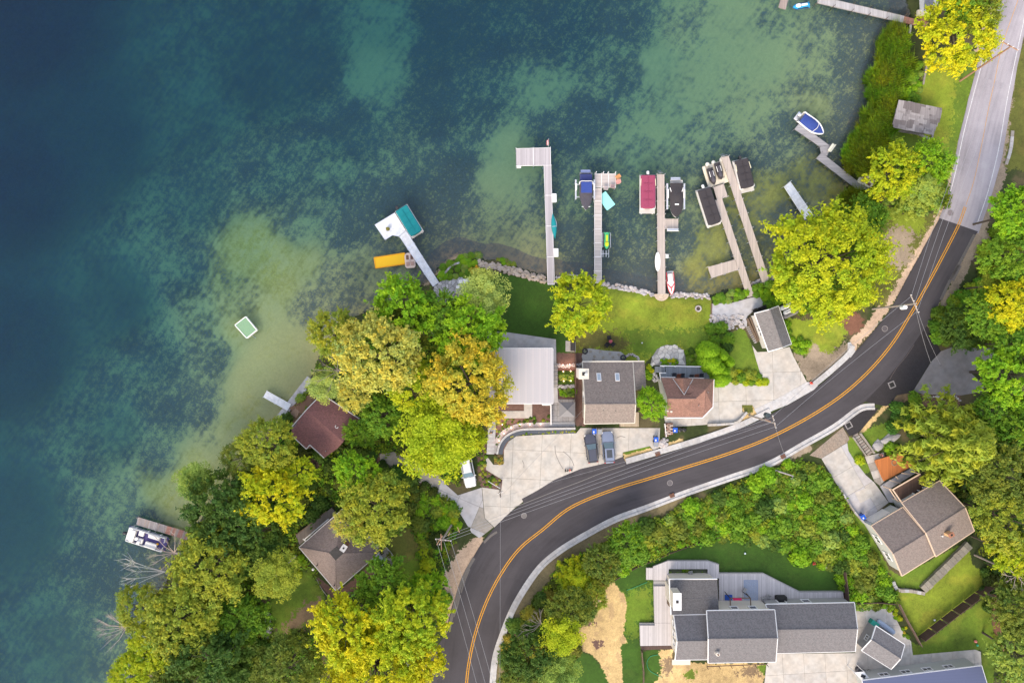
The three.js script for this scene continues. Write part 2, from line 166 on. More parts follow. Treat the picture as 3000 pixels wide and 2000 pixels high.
// what the ground is made of, zone by zone: [colour, outline on the sheet, raggedness, blotch]
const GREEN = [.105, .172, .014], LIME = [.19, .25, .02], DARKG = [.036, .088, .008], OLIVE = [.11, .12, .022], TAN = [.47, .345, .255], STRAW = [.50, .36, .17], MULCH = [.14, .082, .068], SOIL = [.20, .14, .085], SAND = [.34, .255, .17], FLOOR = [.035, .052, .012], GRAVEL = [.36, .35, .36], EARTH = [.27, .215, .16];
const zones = [
[DARKG, on(zH, [[230, 0], [640, 80], [720, 110], [950, 160], [950, 810], [800, 815], [700, 760], [100, 700], [100, 40]]), 4, .25],
[LIME, on(zH, [[985, 130], [1270, 120], [1740, 210], [2000, 235], [2385, 245], [2392, 300], [2385, 740], [2280, 780], [2100, 800], [1960, 730], [1850, 770], [1780, 850], [1700, 930], [1480, 900], [1080, 830], [990, 830]]), 4, .55],
[GREEN, on(zH, [[1500, 600], [2380, 560], [2385, 760], [2280, 790], [1960, 740], [1780, 850], [1600, 840]]), 30, .4],
[[.13, .12, .03], on(zH, [[1000, 560], [1350, 600], [1560, 700], [1480, 800], [1080, 790], [1010, 760]]), 30, .5],
[GREEN, on(zI, [[830, 620], [960, 540], [1010, 640], [1070, 760], [1160, 1060], [880, 1040], [830, 900]]), 4, .3],
[GREEN, on(zI, [[370, 770], [640, 740], [640, 840], [560, 950], [380, 950]]), 10, .3],
[LIME, on(zI, [[1390, 440], [1600, 470], [1990, 440], [2040, 640], [1860, 840], [1700, 790], [1640, 850], [1470, 770], [1390, 560]]), 14, .5],
[EARTH, on(zI, [[1470, 800], [1600, 860], [1690, 700], [1790, 800], [1860, 840], [2030, 700], [2060, 860], [1690, 1130], [1620, 1110], [1540, 960]]), 16, .6],
[OLIVE, on(zD, [[960, 580], [1100, 690], [1490, 720], [1580, 690], [1440, 920], [1300, 1170], [1060, 1568], [700, 1568], [1000, 1000]]), 14, .5],
[LIME, on(zD, [[990, 600], [1300, 690], [1480, 760], [1400, 900], [1180, 820], [1040, 740]]), 24, .5],
[EARTH, on(zD, [[1110, 840], [1260, 820], [1380, 920], [1280, 1000], [1360, 1080], [1260, 1220], [1140, 1200], [1080, 1080]]), 30, .7],
[LIME, on(zC, [[1440, 540], [1960, 470], [1880, 830], [1800, 1200], [1700, 1560], [1100, 1560], [1080, 1380], [1170, 1180], [1410, 780]]), 8, .4],
[GREEN, on(zC, [[1760, 640], [1930, 560], [1880, 830], [1800, 1200], [1720, 1480], [1640, 1480], [1700, 1100], [1720, 800]]), 24, .3],
[GREEN, on(zC, [[1130, 1180], [1480, 1270], [1560, 1300], [1500, 1560], [1000, 1560]]), 10, .3],
[OLIVE, on(zC, [[2290, 480], [2420, 300], [2500, 1568], [2180, 1568]]), 16, .5],
[TAN, on(zN, [[1760, 210], [1660, 240], [1500, 420], [1410, 610], [1425, 760], [1450, 850], [1410, 1100], [1460, 1120], [1560, 740], [1740, 400], [1790, 290]]), 10, .35],
[OLIVE, on(zN, [[990, 170], [1120, 130], [1200, 400], [1210, 560], [1100, 700], [940, 560], [960, 420], [870, 300]]), 16, .6],
[GREEN, on(zN, [[960, 440], [1180, 420], [1190, 620], [1000, 640]]), 24, .5],
[GREEN, on(zM, [[1500, 640], [1740, 620], [1860, 860], [1720, 1100], [1480, 1190], [1390, 1010], [1400, 880]]), 12, .5],
[SOIL, on(zM, [[1700, 900], [1840, 860], [1850, 1000], [1700, 1090], [1480, 1180], [1500, 1100]]), 26, .6],
[DARKG, on(zG, [[-60, 480], [600, 185], [900, 72], [1170, 72], [2090, 360], [2120, 600], [1700, 600], [1370, 430], [960, 420], [500, 450], [520, 900], [240, 900], [262, 1450], [60, 1450], [30, 1050], [60, 640]]), 6, .45],
[GREEN, on(zG, [[60, 600], [360, 500], [370, 860], [230, 870], [240, 1000], [110, 1000]]), 30, .4],
[STRAW, on(zK, [[1440, 545], [1560, 545], [1690, 690], [1690, 900], [1655, 1080], [1710, 1150], [1635, 1185], [1660, 1620], [1520, 1620], [1430, 1390], [1330, 1275], [1180, 1215], [1150, 930], [1290, 850], [1330, 720], [1400, 620]]), 5, .35],
[MULCH, on(zK, [[1190, 920], [1330, 930], [1400, 980], [1250, 970]]), 16, .5], [MULCH, on(zK, [[1340, 1120], [1440, 1130], [1440, 1220], [1350, 1200]]), 14, .5], [EARTH, on(zK, [[1430, 640], [1490, 660], [1480, 720], [1380, 760]]), 14, .5],
[DARKG, on(zK, [[1000, 1600], [1090, 1440], [1230, 1260], [1340, 1290], [1470, 1470], [1530, 1620]]), 6, .35],
[STRAW, on(zG, [[400, 1120], [530, 1100], [540, 1230], [1395, 1230], [1370, 1460], [300, 1460], [430, 1280]]), 7, .45],
[DARKG, on(zG, [[268, 1120], [400, 1110], [440, 1280], [360, 1450], [268, 1450]]), 10, .5], [GREEN, on(zG, [[630, 1320], [740, 1290], [750, 1380], [680, 1370]]), 12, .4], [SOIL, on(zG, [[470, 1160], [540, 1240], [500, 1340], [440, 1250]]), 20, .5], [SOIL, on(zG, [[1120, 1290], [1330, 1270], [1360, 1330], [1200, 1360]]), 24, .6], [GREEN, on(zG, [[1300, 1260], [1400, 1240], [1380, 1340]]), 10, .4],
[LIME, on(zP, [[860, 470], [1200, 540], [1720, 0], [1760, 200], [1990, 400], [1160, 1060], [890, 650]]), 6, .55],
[GREEN, on(zP, [[1150, 1140], [1990, 530], [1990, 900], [2060, 1150], [2000, 1620], [1880, 1620], [1860, 1200], [1070, 1270], [1060, 1090]]), 6, .6],
[GREEN, on(zF, [[1090, 1300], [1230, 1370], [1860, 1030], [1400, 1490], [1180, 1470]]), 5, .35],
[GREEN, on(zF, [[660, 560], [760, 700], [900, 900], [1110, 1300], [1080, 1380], [820, 940]]), 6, .3],
[GREEN, on(zF, [[850, 50], [1200, -100], [1200, 100], [1070, 190], [980, 230]]), 8, .4], [GREEN, on(zF, [[730, 100], [790, 90], [950, 400], [900, 440], [800, 320], [730, 230]]), 5, .4],
[MULCH, on(zE, [[1430, 950], [1790, 950], [1720, 1170], [1560, 1140], [1430, 1050]]), 5, .5],
[[.16, .075, .05], on(zE, [[720, 220], [790, 190], [860, 230], [890, 310], [850, 390], [780, 410], [710, 370], [680, 280]]), 12, .5],
[MULCH, on(zJ, [[300, 90], [840, 90], [840, 300], [480, 340], [390, 560], [300, 570]]), 3, .6], [MULCH, on(zJ, [[150, 440], [240, 460], [230, 700], [390, 800], [370, 900], [190, 870], [150, 700]]), 6, .7],
[MULCH, on(zH, [[805, 810], [1070, 810], [1090, 1560], [820, 1560]]), 3, .6], [MULCH, on(zH, [[1000, 900], [1095, 920], [1095, 1540], [1000, 1540]]), 4, .4], [MULCH, on(zH, [[940, 480], [1000, 470], [1000, 810], [940, 700]]), 4, .5],
[STRAW, on(zI, [[960, 1360], [1070, 1350], [1130, 1470], [920, 1540], [960, 1450]]), 5, .3], [OLIVE, on(zI, [[950, 1340], [1060, 1340], [1060, 1420], [1000, 1440]]), 5, .3],
[STRAW, on(zJ, [[1490, 560], [1740, 500], [1780, 540], [1510, 640]]), 4, .35], [GREEN, on(zJ, [[1485, 545], [1730, 485], [1745, 510], [1520, 570]]), 4, .4], [STRAW, on(zJ, [[1820, 480], [2040, 420], [2040, 470], [1830, 525]]), 4, .35],
[STRAW, on(zE, [[830, 1310], [890, 1230], [1080, 1050], [1110, 1060], [1000, 1190], [880, 1310]]), 5, .3], [SOIL, on(zE, [[1180, 960], [1330, 920], [1440, 960], [1200, 1040], [1090, 1060]]), 8, .5],
[SAND, on(zA, [[560, 1370], [700, 1240], [850, 1080], [930, 1040], [1000, 1070], [1000, 1110], [850, 1130], [700, 1280], [640, 1360]]), 8, .4],
[SOIL, on(zL, [[640, 180], [740, 170], [600, 330], [480, 480], [440, 480], [440, 330]]), 5, .5], [MULCH, on(zL, [[600, 660], [800, 740], [700, 900], [560, 900]]), 12, .6], [MULCH, on(zL, [[1200, 680], [1330, 800], [1760, 1000], [1700, 1030], [1250, 830]]), 8, .5],
[MULCH, on(zN, [[230, 580], [420, 730], [610, 600], [820, 400], [860, 470], [700, 640], [500, 820], [400, 820], [280, 680]]), 4, .5],
[EARTH, on(zD, [[1880, 860], [2000, 820], [2060, 950], [1960, 1080], [1890, 1100]]), 16, .6],
];
const bands = [   // [colour, line on the sheet, half width in sheet units, raggedness]
[TAN, [...on(zC, [[2080, 60], [1985, 350], [1925, 580], [1840, 900], [1740, 1320], [1680, 1560]]), ...on(zD, [[1620, 640], [1540, 780], [1450, 930], [1310, 1170], [1190, 1380], [1080, 1550]]), ...on(zE, [[1000, 260], [900, 380], [800, 470], [760, 560]])], 14, 8],
[EARTH, [...on(zC, [[2330, 560], [2250, 1000], [2200, 1400]]), ...on(zD, [[2150, 330], [2060, 600], [1930, 920], [1780, 1260], [1650, 1500]]), ...on(zE, [[1560, 230], [1480, 330]])], 15, 10],
[[.16, .13, .07], [...on(zJ, [[2000, 960], [1750, 1070], [1500, 1190], [1250, 1330], [1000, 1500]]), ...on(zK, [[1050, 200], [850, 420], [700, 660], [560, 950], [470, 1200], [400, 1400], [370, 1620]])], 26, 12],
[EARTH, on(zF, [[0, 360], [200, 280], [380, 200]]), 10, 6],
];
console.log('ground map');
const zb = zones.map(([c, p, rag, bl]) => ({ c, p, rag, bl, x0: Math.min(...p.map(q => q[0])) - rag, x1: Math.max(...p.map(q => q[0])) + rag, y0: Math.min(...p.map(q => q[1])) - rag, y1: Math.max(...p.map(q => q[1])) + rag }));
const bb = bands.map(([c, p, w, rag]) => ({ c, p, w, rag, x0: Math.min(...p.map(q => q[0])) - w - rag, x1: Math.max(...p.map(q => q[0])) + w + rag, y0: Math.min(...p.map(q => q[1])) - w - rag, y1: Math.max(...p.map(q => q[1])) + w + rag }));
const MW = 2048, MH = 1365;
const groundMap = tex(MW, MH, (i, j) => {
const u = -300 + (i + 0.5) / MW * 3600, v = -200 + (j + 0.5) / MH * 2400, sd = tabled(u, v, o => shoreTab[o]);
const f1 = fbm(u / 7, v / 7, 3), f2 = fbm(u / 60 + 40, v / 60, 4), grit = hash2(i * 3 + 1, j * 5 + 2);
let c;
if (sd < 0.05 + (f1 - 0.5) * 0.8) {                           // the lake bed: sand, golden algae, weed
const weedy = tabled(u, v, o => lakeTab[o][1]), gold = tabled(u, v, o => lakeTab[o][2]);
const patch = fbm(u / 80 + 3, v / 60 + 9, 5), tuft = 0.6 * fbm(u / 12, v / 12, 3) + 0.4 * fbm((u * 0.57 - v * 0.82) / 45, (u * 0.82 + v * 0.57) / 7, 3), fine = 0.45 * vnoise(u / 3.2, v / 3.2) + 0.35 * grit + 0.2 * f1;
const silt = smooth(3.5, 8.5, tabled(u, v, o => lakeTab[o][0])), vary = (1 - 0.72 * silt) * (0.3 + 0.7 * smooth(0.02, 0.3, weedy)), w = lerp(smooth(0.08, 0.86, weedy + (patch - 0.5) * 0.7 * vary + (tuft - 0.5) * 1.25 * vary + (fine - 0.5) * 1.3 * (0.2 + weedy) * vary), 0.5, silt * 0.6);
const g = smooth(0.22, 0.66, gold + (tuft - 0.5) * 0.6 + (patch - 0.5) * 0.3) * 0.85;
const sand = sd > -2.5 && u > 1180 ? SAND : [.54, .47, .20];
c = [0, 1, 2].map(k => { let s = sand[k] * (0.86 + 0.28 * fine); s = lerp(s, [.46, .38, .07][k] * (0.6 + 0.8 * fine), g); const weed = [.074, .094, .108][k] * (0.35 + 1.3 * fine) * (0.7 + 0.6 * tuft); return lerp(s, weed, w * 0.9); });
} else {
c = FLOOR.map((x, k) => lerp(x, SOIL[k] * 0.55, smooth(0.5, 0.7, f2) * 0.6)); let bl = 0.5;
const wu = u, wv = v;
for (const b of bb) if (wu > b.x0 && wu < b.x1 && wv > b.y0 && wv < b.y1) { let m = 1e9; for (let q = 0; q + 1 < b.p.length; q++) { const [ax, ay] = b.p[q], dx = b.p[q + 1][0] - ax, dy = b.p[q + 1][1] - ay, t = clamp(((wu - ax) * dx + (wv - ay) * dy) / (dx * dx + dy * dy)); m = Math.min(m, Math.hypot(wu - ax - dx * t, wv - ay - dy * t)); } if (m + (f1 - 0.5) * b.rag * 2 < b.w) { c = b.c; bl = 0.4; } }
for (const b of zb) if (wu > b.x0 && wu < b.x1 && wv > b.y0 && wv < b.y1) { const r = b.rag, x = wu + (vnoise(u / 9, v / 9) - 0.5) * r + (vnoise(u / 2.5, v / 2.5) - 0.5) * r, y = wv + (vnoise(u / 9 + 50, v / 9) - 0.5) * r + (vnoise(u / 2.5 + 70, v / 2.5) - 0.5) * r; if (inside(b.p, x, y)) { c = b.c; bl = b.bl; } }
const k = 1 + (f2 - 0.5) * bl * 1.7 + (f1 - 0.5) * 0.35 + (grit - 0.5) * 0.35, dry = smooth(0.5, 0.75, fbm(u / 40 + 8, v / 34 + 90, 3)) * bl * 0.55;
const gr = c[1] > c[0] ? 1 : 0; if (c === STRAW) { const hay = vnoise(u / 1.6 + v / 9, v / 1.6 - u / 9), bare = smooth(0.6, 0.72, fbm(u / 16 + 5, v / 16, 4)); c = c.map((x, q) => lerp(x * (0.82 + 0.36 * hay), MULCH[q] * 1.3, bare * 0.3)); }
c = [c[0] * k * (1 + dry * gr * 0.9), c[1] * k * (1 + dry * gr * 0.25), c[2] * k * (1 + dry * gr)];
}
return c;
});
groundMap.wrapS = groundMap.wrapT = THREE.MirroredRepeatWrapping;
{
const ax = [-1300, -500, -250, -150, -120], az = [-1300, -400, -200, -110, -85];
for (let x = -98; x <= 98.01; x += 0.6) ax.push(x); ax.push(120, 150, 250, 500, 1300);
for (let z = -65; z <= 65.01; z += 0.6) az.push(z); az.push(85, 110, 200, 400, 1300);
const n = ax.length, m = az.length, pos = new Float32Array(n * m * 3), uv = new Float32Array(n * m * 2), wet = new Uint8Array(n * m);
for (let j = 0; j < m; j++) for (let i = 0; i < n; i++) {
const x = ax[i], z = az[j], u = x / S + 1500, v = z / S + 1000, far = Math.abs(x) > 98.1 || Math.abs(z) > 65.1, sd = far ? shoreDist(u, v) : tabled(u, v, o => shoreTab[o]), o = j * n + i, y = height(u, v, sd);
pos.set([x, y, z], o * 3); uv.set([(u + 300) / 3600, (v + 200) / 2400], o * 2); wet[o] = y < WATER ? 1 : 0;
}
const land = [], bed = [];
for (let j = 0; j + 1 < m; j++) for (let i = 0; i + 1 < n; i++) { const a = j * n + i, b = a + 1, c = a + n, d = c + 1; for (const t of [[a, c, b], [b, c, d]]) (t.every(k => wet[k]) ? bed : land).push(...t); }
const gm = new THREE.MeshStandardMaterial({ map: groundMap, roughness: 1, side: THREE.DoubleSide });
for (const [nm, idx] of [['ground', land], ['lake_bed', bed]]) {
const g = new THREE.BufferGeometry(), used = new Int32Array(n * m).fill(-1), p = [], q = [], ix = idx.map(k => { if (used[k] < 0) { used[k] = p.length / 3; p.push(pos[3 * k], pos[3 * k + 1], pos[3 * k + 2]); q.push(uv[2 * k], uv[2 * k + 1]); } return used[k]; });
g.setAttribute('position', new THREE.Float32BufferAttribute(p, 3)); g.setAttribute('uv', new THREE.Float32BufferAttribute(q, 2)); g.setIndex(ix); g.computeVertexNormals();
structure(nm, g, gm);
}
const ripple = tex(512, 512, (i, j) => { const k = tfbm(i / 512 * 24, j / 512 * 24, 24, 3) * 0.7 + 0.3 * tfbm(i / 512 * 90, j / 512 * 60, 30, 2); return [k, k, k]; }, false);
ripple.repeat.set(1 / 30, 1 / 30);
const wm = new THREE.MeshPhysicalMaterial({ color: 0xffffff, roughness: 0.02, transmission: 1, thickness: 3, ior: 1.333, attenuationColor: C(0.755, 0.888, 0.955), attenuationDistance: 1.0, bumpMap: ripple, bumpScale: 0.006 });
structure('lake_water', boxUV(new THREE.BoxGeometry(2600, 14, 2600).translate(0, WATER - 7, 0)), wm);
}
const groundY = (u, v) => height(u, v, tabled(u, v, o => shoreTab[o]));

// ---------------------------------------------------------------- roads, kerbs, markings, paving
const W2 = pts => pts.map(([u, v]) => P(u, v, 0));
function ribbon(L, R, n, across, y, jitter = 0) {               // a road sheet between two edges; uv: metres across, metres along
const a = curve(W2(L), n), b = curve(W2(R), n), pos = [], uv = [], idx = []; let run = 0;
for (let i = 0; i <= n; i++) {
if (i) run += a[i].clone().add(b[i]).multiplyScalar(0.5).distanceTo(a[i - 1].clone().add(b[i - 1]).multiplyScalar(0.5));
const w = a[i].distanceTo(b[i]);
for (let k = 0; k <= across; k++) {
const p = a[i].clone().lerp(b[i], k / across), e = (k === 0 || k === across) ? (vnoise(i * 0.7, k * 9.1) - 0.5) * jitter : 0;
pos.push(p.x + e, y, p.z); uv.push(w * k / across, run);
if (i && k) { const q = across + 1, c = i * q + k; idx.push(c, c - 1, c - q, c - 1, c - q - 1, c - q); }
}
}
const g = new THREE.BufferGeometry(); g.setAttribute('position', new THREE.Float32BufferAttribute(pos, 3)); g.setAttribute('uv', new THREE.Float32BufferAttribute(uv, 2)); g.setIndex(idx); g.computeVertexNormals(); return g;
}
function stripe(pts, off, w, y, n) {                            // a painted line that follows pts at a side offset
const c = curve(W2(pts), n), pos = [], idx = [];
for (let i = 0; i <= n; i++) { const t = c[Math.min(i + 1, n)].clone().sub(c[Math.max(i - 1, 0)]).normalize(), sx = -t.z, sz = t.x; for (const e of [off - w / 2, off + w / 2]) pos.push(c[i].x + sx * e, y, c[i].z + sz * e); if (i) { const o = 2 * i; idx.push(o, o - 2, o - 1, o, o - 1, o + 1); } }
const g = new THREE.BufferGeometry(); g.setAttribute('position', new THREE.Float32BufferAttribute(pos, 3)); g.setIndex(idx); g.computeVertexNormals(); return boxUV(g);
}
const roadTex = tex(512, 1024, (i, j) => { const x = i / 512, streak = tnoise(x * 40, j / 1024 * 3, 64) * 0.5 + tnoise(x * 14 + 3, j / 1024 * 2, 64) * 0.5, blot = tfbm(x * 4, j / 1024 * 8, 4, 4), k = 0.8 + 0.36 * (streak - 0.5) + 0.42 * (blot - 0.5) + 0.3 * (hash2(i * 5, j * 3) - 0.5); return [k, k * 0.97, k * 1.03]; });
roadTex.repeat.set(1 / 12, 1 / 24);
const M = {
road: new THREE.MeshStandardMaterial({ map: roadTex, color: C(.068, .064, .071), roughness: 0.9, side: THREE.DoubleSide }),
oldRoad: new THREE.MeshStandardMaterial({ map: roadTex, color: C(.41, .395, .42), roughness: 0.95, side: THREE.DoubleSide }),
black: mat([.030, .026, .031], { map: rep(T.asphalt, 4) }),
greyPave: mat([.27, .25, .255], { map: rep(T.concrete, 7) }),
yellow: mat([.72, .33, .012], { map: rep(T.speckle, 3) }), yellowOld: mat([.62, .36, .17], { map: rep(T.speckle, 2) }), white: mat([.74, .74, .78], { map: rep(T.speckle, 3) }),
concrete: mat([.53, .495, .46], { map: rep(T.concrete, 6) }), concrete2: mat([.49, .46, .435], { map: rep(T.concrete, 5) }), concreteCool: mat([.47, .455, .475], { map: rep(T.concrete, 6) }), concreteWorn: mat([.33, .30, .27], { map: rep(T.concrete, 4) }),
kerb: mat([.52, .51, .52], { map: rep(T.concrete, 3) }), kerbB: mat([.45, .44, .45], { map: rep(T.concrete, 3) }),
};
const newL = [[1290, 2110], [1291, 2000], [1300, 1900], [1316, 1803], [1338, 1736], [1360, 1682], [1408, 1596], [1449, 1544], [1503, 1495], [1573, 1450], [1640, 1417], [1701, 1394], [1777, 1377], [1835, 1361], [2000, 1313], [2187, 1248], [2302, 1190], [2388, 1138], [2450, 1086], [2508, 1028], [2556, 974], [2601, 920], [2639, 850], [2681, 773], [2728, 687], [2754, 639]];
const newR = [[1436, 2110], [1434, 2000], [1442, 1923], [1465, 1851], [1494, 1780], [1534, 1711], [1580, 1650], [1637, 1603], [1717, 1555], [1797, 1513], [1892, 1478], [2000, 1437], [2125, 1394], [2250, 1350], [2346, 1296], [2441, 1242], [2524, 1185], [2575, 1135], [2640, 1060], [2690, 990], [2719, 950], [2748, 894], [2799, 799], [2853, 697], [2867, 678]];
const oldL = [[2752, 643], [2775, 580], [2790, 510], [2808, 414], [2840, 281], [2866, 178], [2885, 105], [2917, 10], [2950, -90], [3060, -400]];
const oldR = [[2868, 684], [2900, 590], [2917, 534], [2936, 464], [2961, 319], [2985, 178], [3012, 60], [3044, -90], [3150, -400]];
structure('road', ribbon(newL, newR, 130, 6, 0.03, 0.12), M.road);
structure('old_road', ribbon(oldL, oldR, 60, 5, 0.02, 0.15), M.oldRoad);
const mid = [[1366, 2110], [1367, 1998], [1377, 1923], [1396, 1843], [1427.5, 1757], [1470.5, 1676], [1522, 1607], [1591, 1550], [1669, 1488], [1796.5, 1434], [1900, 1402], [1997, 1372], [2130, 1330], [2250, 1284], [2378, 1217], [2473, 1153], [2553, 1080], [2617, 1003], [2664.6, 926.5], [2709, 850], [2747.5, 779.5], [2786, 706], [2811, 655], [2829, 606]];
for (const s of [-1, 1]) structure('centre_line', stripe(mid, 0.155 * s, 0.135, 0.036, 140), M.yellow);
structure('faded_centre_line', stripe([[2831, 600], [2853, 534], [2878, 419], [2897, 319], [2916.5, 230], [2935.6, 140], [2983.5, 0], [3020, -110]], 0, 0.1, 0.026, 60), M.yellowOld);
structure('edge_line', stripe([[2786, 560], [2802, 497], [2822, 400], [2852, 281], [2880, 178], [2902, 90], [2930, 10], [2960, -90]], 0, 0.11, 0.026, 60), M.white);
structure('edge_line', stripe([[2862, 660], [2893, 570], [2912, 500], [2928, 430], [2952, 290], [2975, 178], [3003, 50], [3036, -90]], 0, 0.11, 0.026, 60), M.white);
structure('road_shoulder', slab(W2(on(zJ, [[560, 975], [700, 900], [860, 800], [1100, 700], [1340, 645], [1490, 588], [1525, 660], [1430, 730], [1100, 800], [800, 960], [600, 1060]])), -0.05, 0.026), M.road);
structure('side_street', slab(W2(on(zE, [[1440, 300], [1475, 345], [1525, 430], [1592, 560], [1502, 650], [1335, 920], [1330, 938], [1180, 965], [1140, 1045], [1085, 1065], [985, 1045], [870, 1015], [900, 900], [1150, 600], [1330, 420]])), -0.05, 0.024), M.black);
structure('asphalt_pad', slab(W2(on(zE, [[690, 1248], [850, 1100], [985, 1088], [1015, 1082], [990, 1125], [850, 1295], [828, 1312], [752, 1340]])), -0.05, 0.022), M.black);
structure('worn_lane', slab(W2(on(zE, [[1595, 560], [1700, 520], [1960, 470], [2150, 560], [1870, 760], [1990, 880], [1970, 930], [1780, 965], [1430, 955], [1339, 925], [1506, 653]])), -0.05, 0.015), M.greyPave);
structure('parking_pad', slab(W2(on(zN, [[1385, 1180], [1450, 1100], [1440, 1700], [1205, 1700], [1205, 1390], [1310, 1290]])), -0.05, 0.024), M.road);
structure('dirt_drive', slab(W2(on(zF, [[385, 262], [690, 5], [752, 112], [730, 143], [492, 291]])), -0.05, 0.012), mat([.33, .265, .215], { map: rep(T.speckle, 5) }));
// kerbs: real steps, cast in lengths of three metres
function kerb(pts, side, w, len = 3) {
const c = curve(W2(pts), 400), L = c.reduce((a, p, i) => a + (i ? p.distanceTo(c[i - 1]) : 0), 0), n = Math.round(L / len), q = curve(W2(pts), n * 4);
const g = new THREE.Group(); g.name = numbered('kerb'); g.userData.kind = 'structure'; scene.add(g);
const edge = (i, o) => { const t = q[Math.min(i + 1, n * 4)].clone().sub(q[Math.max(i - 1, 0)]).normalize(); return V(q[i].x - t.z * o * side, 0, q[i].z + t.x * o * side); };
for (let s = 0; s < n; s++) {
const a = [], b = []; for (let k = 0; k <= 4; k++) { a.push(edge(s * 4 + k, 0.02)); b.push(edge(s * 4 + k, w)); }
const f = 0.006; a[0].lerp(a[1], f * 3); b[0].lerp(b[1], f * 3);
const lo = slab([...a, ...b.slice().reverse()], -0.1, 0.045), mid2 = a.map((p, k) => p.clone().lerp(b[k], 0.62)), hi = slab([...mid2, ...b.slice().reverse()], -0.1, 0.16);
const o = new THREE.Mesh(mg([lo, hi]), s % 3 ? M.kerb : M.kerbB); o.name = 'kerb_segment'; o.castShadow = o.receiveShadow = true; g.add(o);
}
}
kerb([[1434, 2110], [1434, 2000], [1442, 1923], [1465, 1851], [1494, 1780], [1534, 1711], [1580, 1650], [1637, 1603], [1717, 1555], [1797, 1513], [1892, 1478], [2000, 1437], [2125, 1394], [2250, 1350], [2346, 1296], [2441, 1242], [2512, 1190], [2534, 1182], [2563, 1181]], 1, 1.02);
kerb([[1836, 1360], [1925, 1334], [2000, 1312], [2100, 1280], [2187, 1247], [2260, 1211]], -1, 0.95);
kerb([[2380, 1142], [2450, 1084], [2500, 1034], [2506, 1014]], -1, 0.95);
structure('gutter_apron', slab(W2(on(zI, [[1130, 1470], [1290, 1395], [1420, 1345], [1690, 1190], [1730, 1150], [1690, 1120], [1620, 1110], [1300, 1290], [1080, 1390]])), -0.08, 0.032), M.kerb);
structure('gutter_apron', slab(W2(on(zE, [[735, 480], [760, 475], [805, 560], [760, 620], [735, 570]])), -0.08, 0.05), M.kerb);
// paving laid in panels: outline clipped to a turned grid
function clipTo(pl, fn) { const out = []; for (let i = 0; i < pl.length; i++) { const a = pl[i], b = pl[(i + 1) % pl.length], da = fn(a), db = fn(b); if (da >= 0) out.push(a); if ((da >= 0) !== (db >= 0)) { const t = da / (da - db); out.push([lerp(a[0], b[0], t), lerp(a[1], b[1], t)]); } } return out; }
const areaOf = p => Math.abs(p.reduce((s, a, i) => { const b = p[(i + 1) % p.length]; return s + a[0] * b[1] - b[0] * a[1]; }, 0)) / 2;
function panels(name, pts, cell, turn, y1, mats, pieceName = 'concrete_panel', gap = 0.015, y0 = -0.08) {
const w = W2(pts).map(p => [p.x, p.z]), c = Math.cos(turn), s = Math.sin(turn), loc = w.map(([x, z]) => [x * c + z * s, -x * s + z * c]), xs = loc.map(p => p[0]), zs = loc.map(p => p[1]);
const g = new THREE.Group(); g.name = numbered(name); g.userData.kind = 'structure'; scene.add(g);
for (let x = Math.min(...xs); x < Math.max(...xs); x += cell) for (let z = Math.min(...zs); z < Math.max(...zs); z += cell) {
let q = clipTo(loc, p => p[0] - x - gap); q = q.length > 2 ? clipTo(q, p => x + cell - gap - p[0]) : q; q = q.length > 2 ? clipTo(q, p => p[1] - z - gap) : q; q = q.length > 2 ? clipTo(q, p => z + cell - gap - p[1]) : q;
if (q.length < 3 || areaOf(q) < 0.15) continue;
const o = new THREE.Mesh(slab(q.map(([a, b]) => V(a * c - b * s, 0, a * s + b * c)), y0, y1 + rr(-0.003, 0.003)), pick(mats)); o.name = pieceName; o.receiveShadow = o.castShadow = true; g.add(o);
}
return g;
}
panels('driveway', on(zJ, [[1100, 325], [1062, 372], [700, 388], [510, 400], [440, 448], [398, 520], [391, 662], [300, 662], [232, 575], [232, 708], [382, 800], [372, 895], [196, 870], [220, 1150], [308, 1236], [480, 1072], [700, 902], [860, 802], [1100, 702], [1340, 647], [1488, 590], [1488, 548], [1738, 490], [1772, 530], [1822, 505], [1832, 325]]), 4.6, 0.05, 0.018, [M.concrete, M.concrete, M.concrete2]);
panels('driveway', on(zI, [[1062, 738], [1112, 806], [1230, 800], [1442, 752], [1482, 850], [1540, 960], [1618, 1110], [1300, 1290], [1090, 1392], [1062, 1345], [955, 1345], [960, 1420], [1000, 1420], [900, 1525], [180, 1575], [160, 1460], [400, 1460], [560, 1480], [600, 1370], [640, 1100], [830, 1112], [1150, 1152], [1212, 1100], [1150, 1045], [1100, 880]]), 4.4, -0.03, 0.016, [M.concrete, M.concrete2, M.concrete]);
panels('driveway', on(zF, [[494, 292], [731, 146], [742, 222], [800, 312], [900, 442], [980, 512], [1112, 696], [890, 862], [780, 762], [660, 572]]), 3.7, -0.52, 0.014, [M.concreteCool, M.concrete2, M.concreteCool]);
panels('driveway', on(zP, [[-640, 1700], [-602, 1354], [-477, 1235], [420, 1225], [400, 690], [800, 690], [870, 800], [950, 960], [1060, 1092], [1080, 1250], [1800, 1186], [1860, 1212], [1872, 1400], [500, 1580], [420, 1700]]), 3.4, -0.06, 0.014, [M.concrete, M.concrete, M.concrete2]);
panels('lower_lane', [...on(zL, [[1290, 722], [1420, 700], [1760, 790], [1900, 1000], [2010, 1100]]), ...on(zJ, [[192, 872], [216, 1150], [300, 1236], [170, 1335], [100, 1285], [0, 1120]]), ...on(zL, [[1950, 1180], [1700, 1000], [1300, 812]])], 3.6, 0.4, 0.012, [M.concreteCool, M.concreteWorn, M.concreteCool]);
